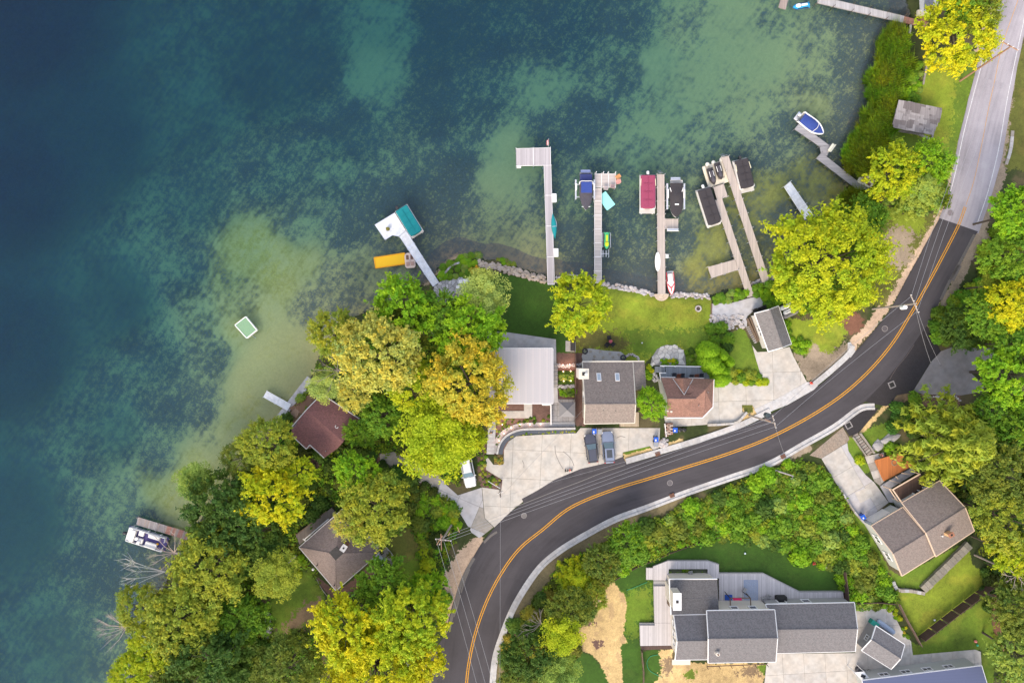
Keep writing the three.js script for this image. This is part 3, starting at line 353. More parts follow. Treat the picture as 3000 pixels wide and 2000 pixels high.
// cut-out grates and manhole covers set in the road
const iron = mat([.07, .068, .07], { roughness: 0.6, metalness: 0.6 }), ironDark = mat([.012, .012, .012]), rust = mat([.20, .085, .05], { map: rep(T.speckle, 2) });
function manhole(f, x, y, r, label, m = iron) { const p = P(...f(x, y)); const t = thing('manhole_cover', label, 'manhole cover', p.clone().setY(0.03)); part(t, 'rim', boxUV(new THREE.TorusGeometry(r, 0.05, 6, 24).rotateX(Math.PI / 2).translate(p.x, 0.036, p.z)), M.greyPave); part(t, 'lid', cyl(p.x, 0.028, p.z, r - 0.03, r - 0.03, 0.014, 20), m); }
manhole(zJ, 580, 1128, 0.42, 'round manhole cover in the lane below the curved concrete driveway', mat([.15, .14, .14])); manhole(zJ, 1922, 828, 0.42, 'round manhole cover near the middle of the bend', mat([.11, .10, .11]));
manhole(zD, 1680, 702, 0.42, 'round manhole cover in the pale old road beside the tufted tree', mat([.20, .17, .19])); manhole(zE, 1075, 352, 0.45, 'round manhole cover opposite the side street', mat([.09, .08, .09]));
function basin(f, x, y, turn, label) { const p = P(...f(x, y)), t = thing('catch_basin', label, 'drain', p.clone().setY(0.02)); const c = (w, d, h, y0, dx = 0, dz = 0) => boxUV(new THREE.BoxGeometry(w, h, d).translate(dx, 0, dz).rotateY(turn).translate(p.x, y0, p.z)); part(t, 'frame', mg([c(1.05, 0.16, 0.06, 0.045, 0, 0.45), c(1.05, 0.16, 0.06, 0.045, 0, -0.45), c(0.16, 0.74, 0.06, 0.045, 0.45, 0), c(0.16, 0.74, 0.06, 0.045, -0.45, 0)]), M.greyPave); part(t, 'well', c(0.76, 0.76, 0.02, 0.034), ironDark); for (let k = -2; k <= 2; k++) part(t, 'grate_bar', c(0.05, 0.74, 0.03, 0.055, k * 0.15, 0), iron); }
basin(zE, 1140, 868, 0.4, 'square open drain in the black side street mouth'); basin(zE, 742, 1240, 0.5, 'square open drain in the small black asphalt pad by the kerb');
for (const [f, x, y, r, l] of [[zJ, 1940, 942, -0.35, 'rusty drain plate in the lower kerb below the bins'], [zJ, 1808, 560, -0.3, 'rusty drain plate in the upper kerb beside the straw strip'], [zE, 138, 1525, -0.5, 'rusty drain plate in the kerb under the wooden pole']]) { const p = P(...f(x, y)), t = thing('drain_plate', l, 'drain', p.clone().setY(0.17)); part(t, 'plate', box(p.x, 0.185, p.z, 0.78, 0.05, 0.62, -r), rust); for (const k of [-1, 0, 1]) part(t, 'rib', box(p.x + k * 0.2, 0.215, p.z, 0.05, 0.02, 0.5, -r), iron); }

// seam, scuffs and tyre marks lying on the paving
structure('paving_seam', stripe([...on(zJ, [[490, 1052], [650, 990], [900, 890], [1100, 815], [1300, 735], [1512, 664]])], 0, 0.09, 0.042, 60), mat([.24, .23, .23], { map: rep(T.speckle, 1.5) }));
structure('paving_seam', stripe(on(zE, [[1345, 500], [1270, 610], [1180, 720], [1120, 820]]), 0, 0.06, 0.034, 30), mat([.15, .12, .12], { map: rep(T.speckle, 1.5) }));
const tyreM = mat([.30, .28, .265], { map: rep(T.speckle, 1.2) }), dustM = mat([.17, .155, .15], { map: rep(T.speckle, 2) });
for (const pts of [[[940, 540], [985, 575], [1020, 620], [1040, 670]], [[865, 485], [872, 560], [905, 640], [940, 700]], [[565, 620], [580, 660], [578, 690]], [[1430, 415], [1470, 400], [1515, 412]]]) structure('tyre_mark', stripe(on(zJ, pts), 0, 0.11, 0.028, 24), tyreM);
for (const [pts, w] of [[[[1690, 420], [1610, 560], [1555, 700], [1515, 840], [1480, 980], [1460, 1080]], 0.5], [[[1650, 520], [1600, 640], [1570, 740]], 0.22], [[[1560, 760], [1530, 880], [1500, 960]], 0.3], [[[1780, 280], [1840, 220], [1900, 180]], 0.35]]) structure('road_dust', stripe(on(zN, pts), 0, w, 0.041, 30), dustM);
for (const [pts, w] of [[[[1900, 900], [1780, 1130], [1660, 1350], [1590, 1500]], 0.45], [[[1760, 1180], [1690, 1320]], 0.8]]) structure('road_dust', stripe(on(zD, pts), 0, w, 0.041, 30), dustM);

// ---------------------------------------------------------------- buildings
const shingle = (r, g, b) => mat([r, g, b], { map: rep(T.shingle, 4.2), roughness: 0.95 });
const B = {
grey: shingle(.27, .225, .205), slate: shingle(.125, .122, .132), slateLight: shingle(.19, .182, .195), maroon: shingle(.19, .088, .088), brown: shingle(.30, .165, .13), dusk: shingle(.26, .215, .20), hip: shingle(.24, .19, .18), cap: shingle(.065, .06, .06), shed: shingle(.22, .212, .225), blueRoof: mat([.13, .15, .26], { map: rep(T.lines, 3), roughness: 0.6 }),
metal: mat([.47, .45, .47], { roughness: 0.45, metalness: 0.25 }), white: mat([.74, .74, .76]), cream: mat([.60, .56, .50]), siding: mat([.46, .48, .47], { map: rep(T.lines, 2.4) }), sidingPale: mat([.66, .64, .62], { map: rep(T.lines, 2.4) }), sidingSage: mat([.44, .46, .40], { map: rep(T.lines, 2.4) }), sidingGrey: mat([.34, .335, .345], { map: rep(T.lines, 2.4) }), stucco: mat([.55, .52, .47], { map: rep(T.concrete, 3) }),
deckGrey: mat([.58, .55, .57], { map: rep(T.wood, 3) }), deckBlue: mat([.26, .29, .34], { map: rep(T.wood, 3) }), deckOrange: mat([.56, .19, .055], { map: rep(T.wood, 2.4) }), deckBrown: mat([.13, .075, .055], { map: rep(T.wood, 2.4) }), timber: mat([.20, .14, .10], { map: rep(T.wood, 2) }), fence: mat([.105, .062, .052], { map: rep(T.wood, 2) }), trimTan: mat([.62, .47, .36]),
glass: new THREE.MeshPhysicalMaterial({ color: C(.03, .035, .045), roughness: 0.08, metalness: 0, clearcoat: 1, clearcoatRoughness: 0.05 }), brick: mat([.42, .19, .12], { map: rep(T.speckle, 2) }), black: mat([.02, .02, .022]), weathered: [mat([.33, .30, .31], { map: rep(T.wood, 1.5) }), mat([.26, .235, .245], { map: rep(T.wood, 1.5) }), mat([.40, .37, .38], { map: rep(T.wood, 1.5) }), mat([.19, .165, .17], { map: rep(T.wood, 1.5) })],
};
const PV = (f, x, y, h) => { const q = f(x, y); return P(q[0], q[1], h); };
const flat = (p, y = 0) => V(p.x, y, p.z);
const inset = (p, c, d) => { const q = V(c.x - p.x, 0, c.z - p.z), L = q.length(); return p.clone().addScaledVector(q, d / L); };
// roof slopes and walls of a gabled block: A-B one eave, D-C the other, ridge R1 (A/D end) to R2 (B/C end)
function gable(t, A, Bp, Cp, D, R1, R2, roofM, wallM, trimM = B.white, o = {}) {
const rm = Array.isArray(roofM) ? roofM : [roofM, roofM];
const s1 = part(t, 'roof_slope', sheetOf([A, Bp, R2, R1]), rm[0]), s2 = part(t, 'roof_slope', sheetOf([D, Cp, R2, R1].map(p => p.clone())), rm[1]);
part(t, 'ridge_cap', rod(R1.clone().setY(R1.y + 0.0), R2.clone().setY(R2.y + 0.0), 0.09, 0.09, 6), rm[0]);
const up = (a, b) => rod(a.clone().setY(a.y - 0.06), b.clone().setY(b.y - 0.06), 0.1, 0.1, 4);
part(s1, 'fascia', mg([up(A, Bp), up(A, R1), up(Bp, R2)]), trimM); part(s2, 'fascia', mg([up(D, Cp), up(D, R1), up(Cp, R2)]), trimM);
const c = A.clone().add(Bp).add(Cp).add(D).multiplyScalar(0.25), q = [A, Bp, Cp, D].map(p => inset(p, c, 0.5)), r = [inset(R1, c, 0.45), inset(R2, c, 0.45)], y0 = o.y0 ?? -0.1;
const v = [...q.map(p => flat(p, y0)), ...q.map(p => p.clone().setY(p.y - 0.12)), ...r.map(p => p.clone().setY(p.y - 0.2))];
const ws = [['wall', [[0, 1, 5, 4]]], ['wall', [[1, 2, 6, 7 + 2, 5]]], ['wall', [[2, 3, 7, 6]]], ['wall', [[3, 0, 4, 8, 7]]]];
for (const [n, f] of ws) part(t, n, poly(v, f), wallM);
return { q: q.map(p => flat(p)), s1, s2 };
}
// a window on the wall a-b: frame with its pane; t may be a thing
function windowOn(t, a, b, s, y, w, h, frameM = B.white, panes = 1) {
const d = b.clone().sub(a).setY(0).normalize(), c = a.clone().lerp(b, s); let n = V(-d.z, 0, d.x); if (n.dot(c) > 0) n.negate();
const ang = -Math.atan2(d.z, d.x), at = (dx, dy, off, ww, hh, dd) => boxUV(new THREE.BoxGeometry(ww, hh, dd).rotateY(ang).translate(c.x + d.x * dx + n.x * off, y + dy, c.z + d.z * dx + n.z * off));
const fr = [at(0, h / 2 + 0.05, 0.06, w + 0.22, 0.11, 0.12), at(0, -h / 2 - 0.05, 0.07, w + 0.26, 0.11, 0.16), at(-w / 2 - 0.05, 0, 0.06, 0.11, h, 0.12), at(w / 2 + 0.05, 0, 0.06, 0.11, h, 0.12)];
for (let k = 1; k < panes; k++) fr.push(at(-w / 2 + w * k / panes, 0, 0.06, 0.08, h, 0.1));
const f = part(t, 'window', mg(fr), frameM);
for (let k = 0; k < panes; k++) part(f, 'pane', at(-w / 2 + w * (k + 0.5) / panes, 0, 0.025, w / panes - 0.06, h, 0.04), B.glass);
}
function chimney(t, x, y, z, w, d, h, m, capM, turn = 0, label) { const c = part(t, 'chimney', rbox(x, y + h / 2, z, w, h, d, 0.04, turn), m, label); part(c, 'chimney_cap', box(x, y + h + 0.04, z, w + 0.12, 0.1, d + 0.12, turn), capM); part(c, 'flue', box(x, y + h + 0.13, z, w * 0.34, 0.12, Math.min(w, d) * 0.34, turn), B.black); }
function pipe(t, x, y, z, r = 0.07, h = 0.4, m = M.greyPave) { part(t, 'vent_pipe', cyl(x, y - 0.15, z, r, r, h, 8), m); }
// --- house with the standing-seam roof, its terrace and outside stairs
{
const h = 5.2, A = PV(zH, 120, 770, h), Bq = PV(zH, 765, 770, h), Cq = PV(zH, 765, 1330, h), D = PV(zH, 120, 1330, h), c = A.clone().add(Cq).multiplyScalar(0.5);
const t = thing('metal_roof_house', 'modern house with pale ribbed metal roof beside the golden trees', 'house', flat(c));
const n = 27, w = (Bq.x - A.x) / n;
for (let k = 0; k < n; k++) { const x = A.x + w * (k + 0.5), pm = part(t, 'roof_panel', boxUV(new THREE.BoxGeometry(w - 0.012, 0.06, Cq.z - A.z).translate(x, h - 0.03 + rr(-0.006, 0.006), c.z)), k % 3 ? B.metal : M.roofAlt ??= mat([.50, .47, .485], { roughness: 0.42, metalness: 0.25 })); part(pm, 'seam', box(x + w / 2, h + 0.035, c.z, 0.05, 0.09, Cq.z - A.z), B.metal); }
part(t, 'fascia', mg([bar(A.clone().setZ(A.z - 0.05), Bq.clone().setZ(Bq.z - 0.05), 0.1, h - 0.32, h - 0.02), bar(D.clone().setZ(D.z + 0.05), Cq.clone().setZ(Cq.z + 0.05), 0.1, h - 0.32, h - 0.02), bar(Bq.clone().setX(Bq.x + 0.05), Cq.clone().setX(Cq.x + 0.05), 0.1, h - 0.32, h - 0.02)]), B.white);
const wl = [A, Bq, Cq, D].map(p => flat(inset(p, c, 0.9)));
for (let k = 0; k < 4; k++) { part(t, 'wall', bar(wl[k], wl[(k + 1) % 4], 0.2, 0.3, h - 0.12), B.stucco); }
for (const s of [0.5, 0.72, 0.9]) windowOn(t, wl[0], wl[1], s, 1.9, 1.6, 2.0, B.black); for (const s of [0.2, 0.5, 0.8]) windowOn(t, wl[1], wl[2], s, 3.4, 1.2, 1.1, B.black);
const te = thing('terrace', 'pale concrete terrace wrapping two sides of the metal roofed house', 'terrace', flat(PV(zH, 797, 700, 0)));
part(te, 'slab', slab(plan(on(zH, [[100, 595], [315, 605], [797, 675], [802, 912], [820, 1320], [100, 1340]]), 0.32), -0.1, 0.32), M.concreteCool);
const a = PV(zH, 792, 920, 0.4), b = PV(zH, 792, 1172, 0.4); for (let k = 0; k < 13; k++) { const z = lerp(a.z, b.z, (k + 0.5) / 13); part(te, 'stair_tread', box(a.x, 0.36 + k * 0.012 + 0.04, z, 0.72, 0.08, 0.20), k % 2 ? M.concrete2 : B.sidingGrey); }
const pa = thing('garden_path', 'pale concrete path turning a corner south of the metal roof', 'path', flat(PV(zJ, 600, 200, 0)));
part(pa, 'paving', slab(plan(on(zJ, [[580, 102], [656, 102], [656, 234], [258, 236], [264, 170], [580, 167]])), -0.06, 0.06), M.concrete2);
const wa = thing('garden_wall', 'white angled garden wall beside the grey paved court', 'wall', flat(PV(zJ, 825, 200, 0)));
part(wa, 'long_wall', bar(PV(zJ, 826, 106, 0), PV(zJ, 827, 290, 0), 0.16, -0.05, 0.9), B.white); part(wa, 'short_wall', bar(PV(zJ, 745, 108, 0), PV(zJ, 822, 108, 0), 0.16, -0.05, 0.88), B.white);
panels('paved_court', on(zJ, [[834, 60], [1052, 60], [1052, 288], [834, 288]]), 0.9, 0, 0.02, [mat([.33, .315, .325], { map: rep(T.concrete, 2) }), mat([.30, .285, .295], { map: rep(T.concrete, 2) })], 'paving_slab');
// canopy on four posts
const e = 2.35, q = [[905, 86], [1051, 86], [1051, 222], [905, 222]].map(([x, y]) => PV(zJ, x, y, e)), pk = PV(zJ, 978, 158, 3.3), g = thing('garden_gazebo', 'square grey pyramid canopy over the paved court', 'gazebo', flat(q[0].clone().add(q[2]).multiplyScalar(0.5), 0.02));
const cq = mat([.22, .218, .235], { map: rep(T.lines, 1.6) }), cm = [cq, cq]; for (let k = 0; k < 4; k++) { part(g, 'canopy_panel', sheetOf([q[k], q[(k + 1) % 4], pk], 0.04), cm[k % 2]); part(g, 'post', rod(flat(inset(q[k], pk, 0.3), 0.0), inset(q[k], pk, 0.3).setY(e), 0.06), B.black); part(g, 'hip_rib', rod(q[k], pk, 0.035), cm[1]); }
}
// --- grey-roofed house with skylights
{
const t = thing('skylight_house', 'grey shingled house with two skylights and a white chimney', 'house', flat(PV(zH, 1340, 1220, 4)));
const A = PV(zH, 1068, 908, 4.4), Bq = PV(zH, 1585, 906, 4.4), R1 = PV(zH, 1096, 1338, 8), R2 = PV(zH, 1612, 1336, 8), Cq = PV(zH, 1602, 1528, 5.6), D = PV(zH, 1088, 1537, 5.6);
const { q } = gable(t, A, Bq, Cq, D, R1, R2, B.grey, B.stucco, B.cream);
part(t, 'gutter', bar(A.clone().setZ(A.z - 0.08), PV(zH, 1702, 904, 4.4).add(V(0, 0, -0.08)), 0.18, 4.2, 4.4), B.cream);
const e1 = PV(zH, 1587, 907, 4.4), e2 = PV(zH, 1702, 905, 4.4), e3 = PV(zH, 1722, 1165, 4.4), e4 = PV(zH, 1600, 1200, 5.9), e5 = PV(zH, 1590, 1040, 5.55);
part(t, 'wing_roof', mg([sheetOf([e1, e2, e5]), sheetOf([e2, e3, e4, e5])]), B.grey);
part(t, 'wing_wall', mg([bar(flat(e2), flat(e3), 0.2, -0.1, 4.25), bar(flat(e3), flat(e4), 0.2, -0.1, 4.25)].map(g => g.translate(-0.4, 0, 0))), B.stucco);
const ch = PV(zH, 1080, 1028, 5.6); chimney(t, ch.x, 0.2, ch.z, 1.45, 1.5, 5.6, B.white, B.cream); part(t, 'chimney_pot', cyl(ch.x + 0.3, 5.8, ch.z + 0.05, 0.2, 0.2, 0.55, 12), B.white);
const slopeY = z => lerp(A.y, R1.y, (z - A.z) / (R1.z - A.z)), tilt = -Math.atan2(R1.y - A.y, R1.z - A.z);
for (const x of [1236, 1424]) { const p = PV(zH, x, 1060, 5.7), y = slopeY(p.z); const f = part(t, 'skylight', boxUV(new THREE.BoxGeometry(0.66, 0.14, 1.3).rotateX(tilt).translate(p.x, y + 0.09, p.z)), B.white); part(f, 'pane', boxUV(new THREE.BoxGeometry(0.5, 0.04, 1.12).rotateX(tilt).translate(p.x, y + 0.165, p.z)), mat([.30, .36, .44], { roughness: 0.15 })); }
for (const [x, y2] of [[1280, 1400], [1405, 1405]]) { const p = PV(zH, x, y2, 7); pipe(t, p.x, 6.95, p.z, 0.06, 0.55, B.slate); }
windowOn(t, q[0], q[1], 0.3, 2.2, 1.4, 1.3); windowOn(t, q[0], q[1], 0.7, 2.2, 1.8, 1.3, B.white, 2); for (const s of [0.45, 0.75]) windowOn(t, q[3], q[0], s, 3.2, 0.8, 1.2);
part(t, 'service_box', box(q[3].x - 0.15, 2.6, lerp(q[3].z, q[0].z, 0.35), 0.25, 0.6, 0.5), M.greyPave);
const d = thing('side_deck', 'narrow tan boarded landing beside the skylight house', 'deck', flat(PV(zH, 1620, 1480, 0))); part(d, 'decking', slab(plan(on(zH, [[1450, 1530], [1600, 1530], [1602, 1420], [1646, 1420], [1646, 1568], [1450, 1568]]), 0.5), 0.1, 0.5), mat([.46, .37, .27], { map: rep(T.wood, 2) }));
}
// --- brown roof with dormer, deck on the lake side
{
const t = thing('dormer_house', 'brown shingled house with a front dormer and blue grey deck', 'house', flat(PV(zI, 400, 1260, 3)));
const A = PV(zI, 128, 1066, 4), Bq = PV(zI, 500, 1072, 4), R1 = PV(zI, 195, 1276, 6.9), R2 = PV(zI, 490, 1276, 6.9), D = PV(zI, 188, 1474, 4), Cq = PV(zI, 556, 1474, 4);
const NE = PV(zI, 670, 1084, 4), SE = PV(zI, 660, 1368, 4), wr = PV(zI, 583, 1190, 6.1), wl = PV(zI, 578, 1360, 4.7);
part(t, 'roof_slope', sheetOf([A, Bq, NE, wr, R2, R1]), B.brown); part(t, 'roof_slope', sheetOf([D, Cq, wl, wr, R2, R1]), B.brown); part(t, 'hip_slope', sheetOf([NE, SE, Cq, wl, wr]), B.brown);
const tr = (a, b) => rod(a.clone().setY(a.y - 0.05), b.clone().setY(b.y - 0.05), 0.11, 0.11, 4); part(t, 'fascia', mg([tr(D, Cq), tr(Cq, SE), tr(SE, NE)]), B.white); part(t, 'ridge_cap', rod(R1, R2, 0.1), shingle(.12, .08, .08));
const c = PV(zI, 390, 1270, 4), wq = [A, NE, SE, Cq, D].map(p => flat(inset(p, c, 0.6))); for (let k = 0; k < 5; k++) part(t, 'wall', bar(wq[k], wq[(k + 1) % 5], 0.2, -0.1, 3.9), B.siding);
part(t, 'gable_wall', poly([flat(inset(A, c, 0.55), 3.8), flat(inset(D, c, 0.55), 3.8), inset(R1, c, 0.55).setY(6.7)], [[0, 1, 2]]), B.siding);
const f1 = PV(zI, 250, 1076, 4.2), f2 = PV(zI, 455, 1080, 4.2), pk = PV(zI, 366, 1240, 6.75), fr = PV(zI, 352, 1076, 5.9);
const dm = part(t, 'dormer', mg([sheetOf([f1, fr, pk]), sheetOf([f2, fr, pk])]), B.brown); part(dm, 'dormer_valley', mg([rod(f1, pk, 0.07, 0.07, 4), rod(f2, pk, 0.07, 0.07, 4)]), M.kerb); part(dm, 'dormer_face', poly([f1.clone(), f2.clone(), fr.clone(), V(f1.x, 3.4, f1.z + 0.05), V(f2.x, 3.4, f2.z + 0.05)], [[0, 3, 4, 1, 2]]), B.white);
for (const [x, y, w] of [[230, 1412, 0.3], [194, 1406, 0.24]]) { const p = PV(zI, x, y, 4.9); part(t, 'roof_vent', box(p.x, 4.95, p.z, w, 0.5, w), B.cream); } for (const [x, y] of [[594, 1212], [515, 1352]]) { const p = PV(zI, x, y, 5.1); pipe(t, p.x, y < 1300 ? 5.85 : 4.95, p.z); }
windowOn(t, wq[0], wq[1], 0.15, 2, 1.4, 1.6); windowOn(t, wq[0], wq[1], 0.75, 2, 1.8, 1.8, B.white, 2);
const d = thing('lake_deck', 'blue grey boarded deck with white rails north of the dormer house', 'deck', flat(PV(zI, 380, 1010, 0)));
part(d, 'decking', slab(plan(on(zI, [[182, 958], [604, 960], [666, 990], [668, 1082], [130, 1070], [130, 1020], [182, 1018]]), 1.1), 0.9, 1.1), B.deckBlue);
part(d, 'rail', bar(PV(zI, 120, 946, 1.9), PV(zI, 602, 956, 1.9), 0.16, 1.82, 1.95), B.white); part(d, 'rail', mg([bar(PV(zI, 112, 1018, 1.9), PV(zI, 180, 1018, 1.9), 0.14, 1.82, 1.95), bar(PV(zI, 116, 1018, 1.9), PV(zI, 128, 1110, 1.9), 0.14, 1.80, 1.93)]), B.white); part(d, 'rail', bar(PV(zI, 132, 1064, 2.2), PV(zI, 275, 1064, 2.2), 0.16, 2.1, 2.25), B.white); part(d, 'rail', bar(PV(zI, 412, 1070, 2.2), PV(zI, 566, 1072, 2.2), 0.16, 2.1, 2.25), B.white);
for (const x of [130, 250, 370, 490, 600]) part(d, 'post', rod(PV(zI, x, 952, 0), PV(zI, x, 952, 0).setY(1.85), 0.06), B.white);
for (let k = 0; k < 8; k++) part(d, 'stair_tread', box(PV(zI, 76 + k * 12, 0, 0.5).x, 0.2 + k * 0.11, PV(zI, 0, 984, 0.5).z, 0.2, 0.06, 0.95), B.deckBlue);
for (const [x, y, col, l] of [[262, 1044, [.03, .035, .05], 'dark patio chair nearest the west end of the blue deck'], [308, 1054, [.22, .07, .04], 'rust red patio chair on the blue deck'], [346, 1048, [.03, .035, .05], 'dark patio chair beside the rust red chair'], [438, 1060, [.04, .04, .05], 'low dark patio chair behind the dormer deck rail'], [490, 1056, [.20, .07, .045], 'rust red seat near the east rail of the blue deck'], [540, 1050, [.03, .035, .05], 'dark patio chair at the east end of the blue deck']]) patioChair(PV(zI, x, y, 1.5).setY(1.1), 0, mat(col), l);
}
function patioChair(p, turn, m, label, group) {
const t = thing('patio_chair', label, 'chair', p, group); t.rotation.y = turn;
const add = (n, g) => { const o = new THREE.Mesh(g, m); o.name = n; o.castShadow = o.receiveShadow = true; t.add(o); };
add('seat', rbox(0, 0.42, 0, 0.58, 0.08, 0.56, 0.03)); add('backrest', boxUV(new THREE.BoxGeometry(0.58, 0.6, 0.06).rotateX(-0.25).translate(0, 0.72, -0.32))); for (const s of [-1, 1]) { add('armrest', box(0.31 * s, 0.62, 0, 0.07, 0.04, 0.56)); for (const z of [-0.24, 0.24]) add('leg', cyl(0.27 * s, 0, z, 0.025, 0.025, 0.6, 6)); }
return t;
}
// --- small garage by the boat path
{
const t = thing('small_garage', 'small grey garage with white west wall above timber steps', 'garage', flat(PV(zI, 1270, 570, 2)));
const A = PV(zI, 1085, 410, 2.9), Bq = PV(zI, 1226, 800, 2.9), R1 = PV(zI, 1240, 370, 4.3), R2 = PV(zI, 1372, 757, 4.3), D = PV(zI, 1330, 335, 2.9), Cq = PV(zI, 1462, 722, 2.9);
const { q } = gable(t, A, Bq, Cq, D, R1, R2, shingle(.23, .215, .22), B.sidingPale);
windowOn(t, q[0], q[1], 0.42, 1.7, 0.55, 0.8); windowOn(t, q[0], q[1], 0.56, 1.7, 0.55, 0.8);
part(t, 'garage_door', bar(q[1].clone().lerp(q[2], 0.12), q[1].clone().lerp(q[2], 0.88), 0.26, 0, 2.2), B.white);
// timber steps down its west side
const st = thing('timber_steps', 'weathered timber and stone steps running down beside the garage wall', 'steps', flat(PV(zI, 1050, 600, 0)));
for (let k = 0; k < 9; k++) { const a = PV(zI, 994 + k * 10.5, 558 + k * 19, 0), b = PV(zI, 1042 + k * 8.5, 545 + k * 19, 0); part(st, 'tread', bar(a, b, 0.24, -0.05, 0.06 + k * 0.035), pick([M.concreteWorn, B.weathered[0], B.weathered[2]])); }
part(st, 'side_timber', bar(PV(zI, 1012, 462, 0.4), PV(zI, 1118, 705, 0.4), 0.26, -0.05, 0.4), B.timber); part(st, 'side_timber', bar(PV(zI, 1040, 450, 0.5), PV(zI, 1132, 690, 0.5), 0.2, -0.05, 0.5), B.timber);
for (const [x, y, l] of [[1084, 388, 'dark stacked lounge chair against the north end of the small garage'], [1136, 372, 'middle dark lounge chair against the north end of the small garage'], [1180, 352, 'dark lounge chair beside the shrubs north of the small garage']]) patioChair(flat(PV(zI, x, y, 0.3), 0.06), 0.35, B.black, l);
const bp = thing('boat_landing', 'pale grey paved landing between the rock bed and the docks', 'landing', flat(PV(zI, 850, 370, 0)));
part(bp, 'decking', slab(plan(on(zI, [[648, 312], [860, 302], [1020, 258], [1160, 222], [1215, 310], [1090, 370], [1010, 440], [1005, 545], [985, 545], [960, 470], [640, 462]])), -0.1, 0.05), mat([.50, .49, .52], { map: rep(T.concrete, 5) })); part(bp, 'edge_board', bar(PV(zI, 646, 308, 0), PV(zI, 640, 466, 0), 0.2, -0.1, 0.12), B.timber);
}
// --- house among the pines, lower right
{
const t = thing('two_part_house', 'pinkish shingled house of two offset parts below the pine tree', 'house', flat(PV(zF, 1400, 950, 3)));
const u = gable(t, PV(zF, 1232, 698, 3.9), PV(zF, 1582, 494, 3.9), PV(zF, 1900, 956, 3.9), PV(zF, 1545, 1192, 3.9), PV(zF, 1452, 972, 6.4), PV(zF, 1816, 740, 6.4), B.dusk, B.siding, B.trimTan);
const l = gable(t, PV(zF, 952, 910, 3.5), PV(zF, 1245, 738, 3.5), PV(zF, 1540, 1178, 3.5), PV(zF, 1234, 1370, 3.5), PV(zF, 1152, 1166, 5.9), PV(zF, 1452, 982, 5.9), B.dusk, B.siding, B.trimTan);
windowOn(t, l.q[3], l.q[0], 0.3, 1.9, 1.2, 1.3, B.white, 2); windowOn(t, l.q[3], l.q[0], 0.68, 1.9, 1.2, 1.3, B.white, 2);
part(t, 'garage_door', bar(l.q[0].clone().lerp(l.q[1], 0.1), l.q[0].clone().lerp(l.q[1], 0.72), 0.3, 0, 2.3), B.sidingPale); windowOn(t, u.q[0], u.q[1], 0.55, 2.6, 1.7, 1.0, B.white, 2);
const ch = PV(zF, 1668, 985, 6); chimney(t, ch.x, 4.6, ch.z, 0.75, 0.55, 1.9, mat([.60, .38, .20]), B.brick, 0.5, 'orange brick chimney'); const pp = PV(zF, 1598, 1002, 5.4); pipe(t, pp.x, 5.35, pp.z, 0.1, 0.5, B.white);
const d = thing('orange_deck', 'orange stained deck beside the house under the pine', 'deck', flat(PV(zF, 1150, 370, 0)));
part(d, 'decking', slab(plan(on(zF, [[990, 312], [1222, 246], [1330, 360], [1072, 497]]), 0.55), 0.3, 0.55), B.deckOrange); part(d, 'edge_rail', mg([bar(PV(zF, 990, 312, 0.6), PV(zF, 1072, 497, 0.6), 0.2, 0.4, 0.62), bar(PV(zF, 990, 312, 0.6), PV(zF, 1222, 246, 0.6), 0.2, 0.4, 0.62)]), B.deckOrange); part(d, 'fire_ring', boxUV(new THREE.TorusGeometry(0.42, 0.06, 6, 18).rotateX(Math.PI / 2).translate(PV(zF, 1165, 330, 0.6).x, 0.6, PV(zF, 1165, 330, 0.6).z)), mat([.25, .22, .15]));
const pr = thing('raised_porch', 'dark brown railed porch against the grey house wall', 'porch', flat(PV(zF, 1290, 560, 0)));
part(pr, 'decking', slab(plan(on(zF, [[1152, 582], [1400, 436], [1480, 528], [1238, 692]]), 2.2), 2.0, 2.2), B.deckBrown); part(pr, 'rail', bar(PV(zF, 1148, 578, 3.1), PV(zF, 1402, 432, 3.1), 0.16, 3.0, 3.14), B.trimTan); part(pr, 'rail', bar(PV(zF, 1150, 578, 3.1), PV(zF, 1232, 694, 3.1), 0.16, 2.98, 3.12), B.trimTan); part(pr, 'rail', bar(PV(zF, 1118, 570, 2.2), PV(zF, 1198, 690, 2.2), 0.14, 2.1, 2.25), B.trimTan);
for (const [x, y] of [[1150, 580], [1400, 434], [1232, 692]]) part(pr, 'post', rod(flat(PV(zF, x, y, 3)), PV(zF, x, y, 3), 0.09), B.trimTan); for (const [x, y, x2, y2] of [[1120, 490, 1220, 520], [1230, 425, 1320, 440], [1175, 455, 1200, 480]]) part(pr, 'support_beam', bar(PV(zF, x, y, 1), PV(zF, x2, y2, 1), 0.14, 0.9, 1.05), B.trimTan);
part(pr, 'foundation', slab(plan(on(zF, [[1060, 520], [1320, 370], [1350, 420], [1110, 570], [1200, 690], [1112, 690], [1030, 545]])), -0.05, 0.3), M.concreteCool);
panels('patched_slab', on(zF, [[800, 605], [940, 545], [970, 640], [850, 700]]), 9, 0, 0.03, [M.concrete], 'concrete_patch');
}
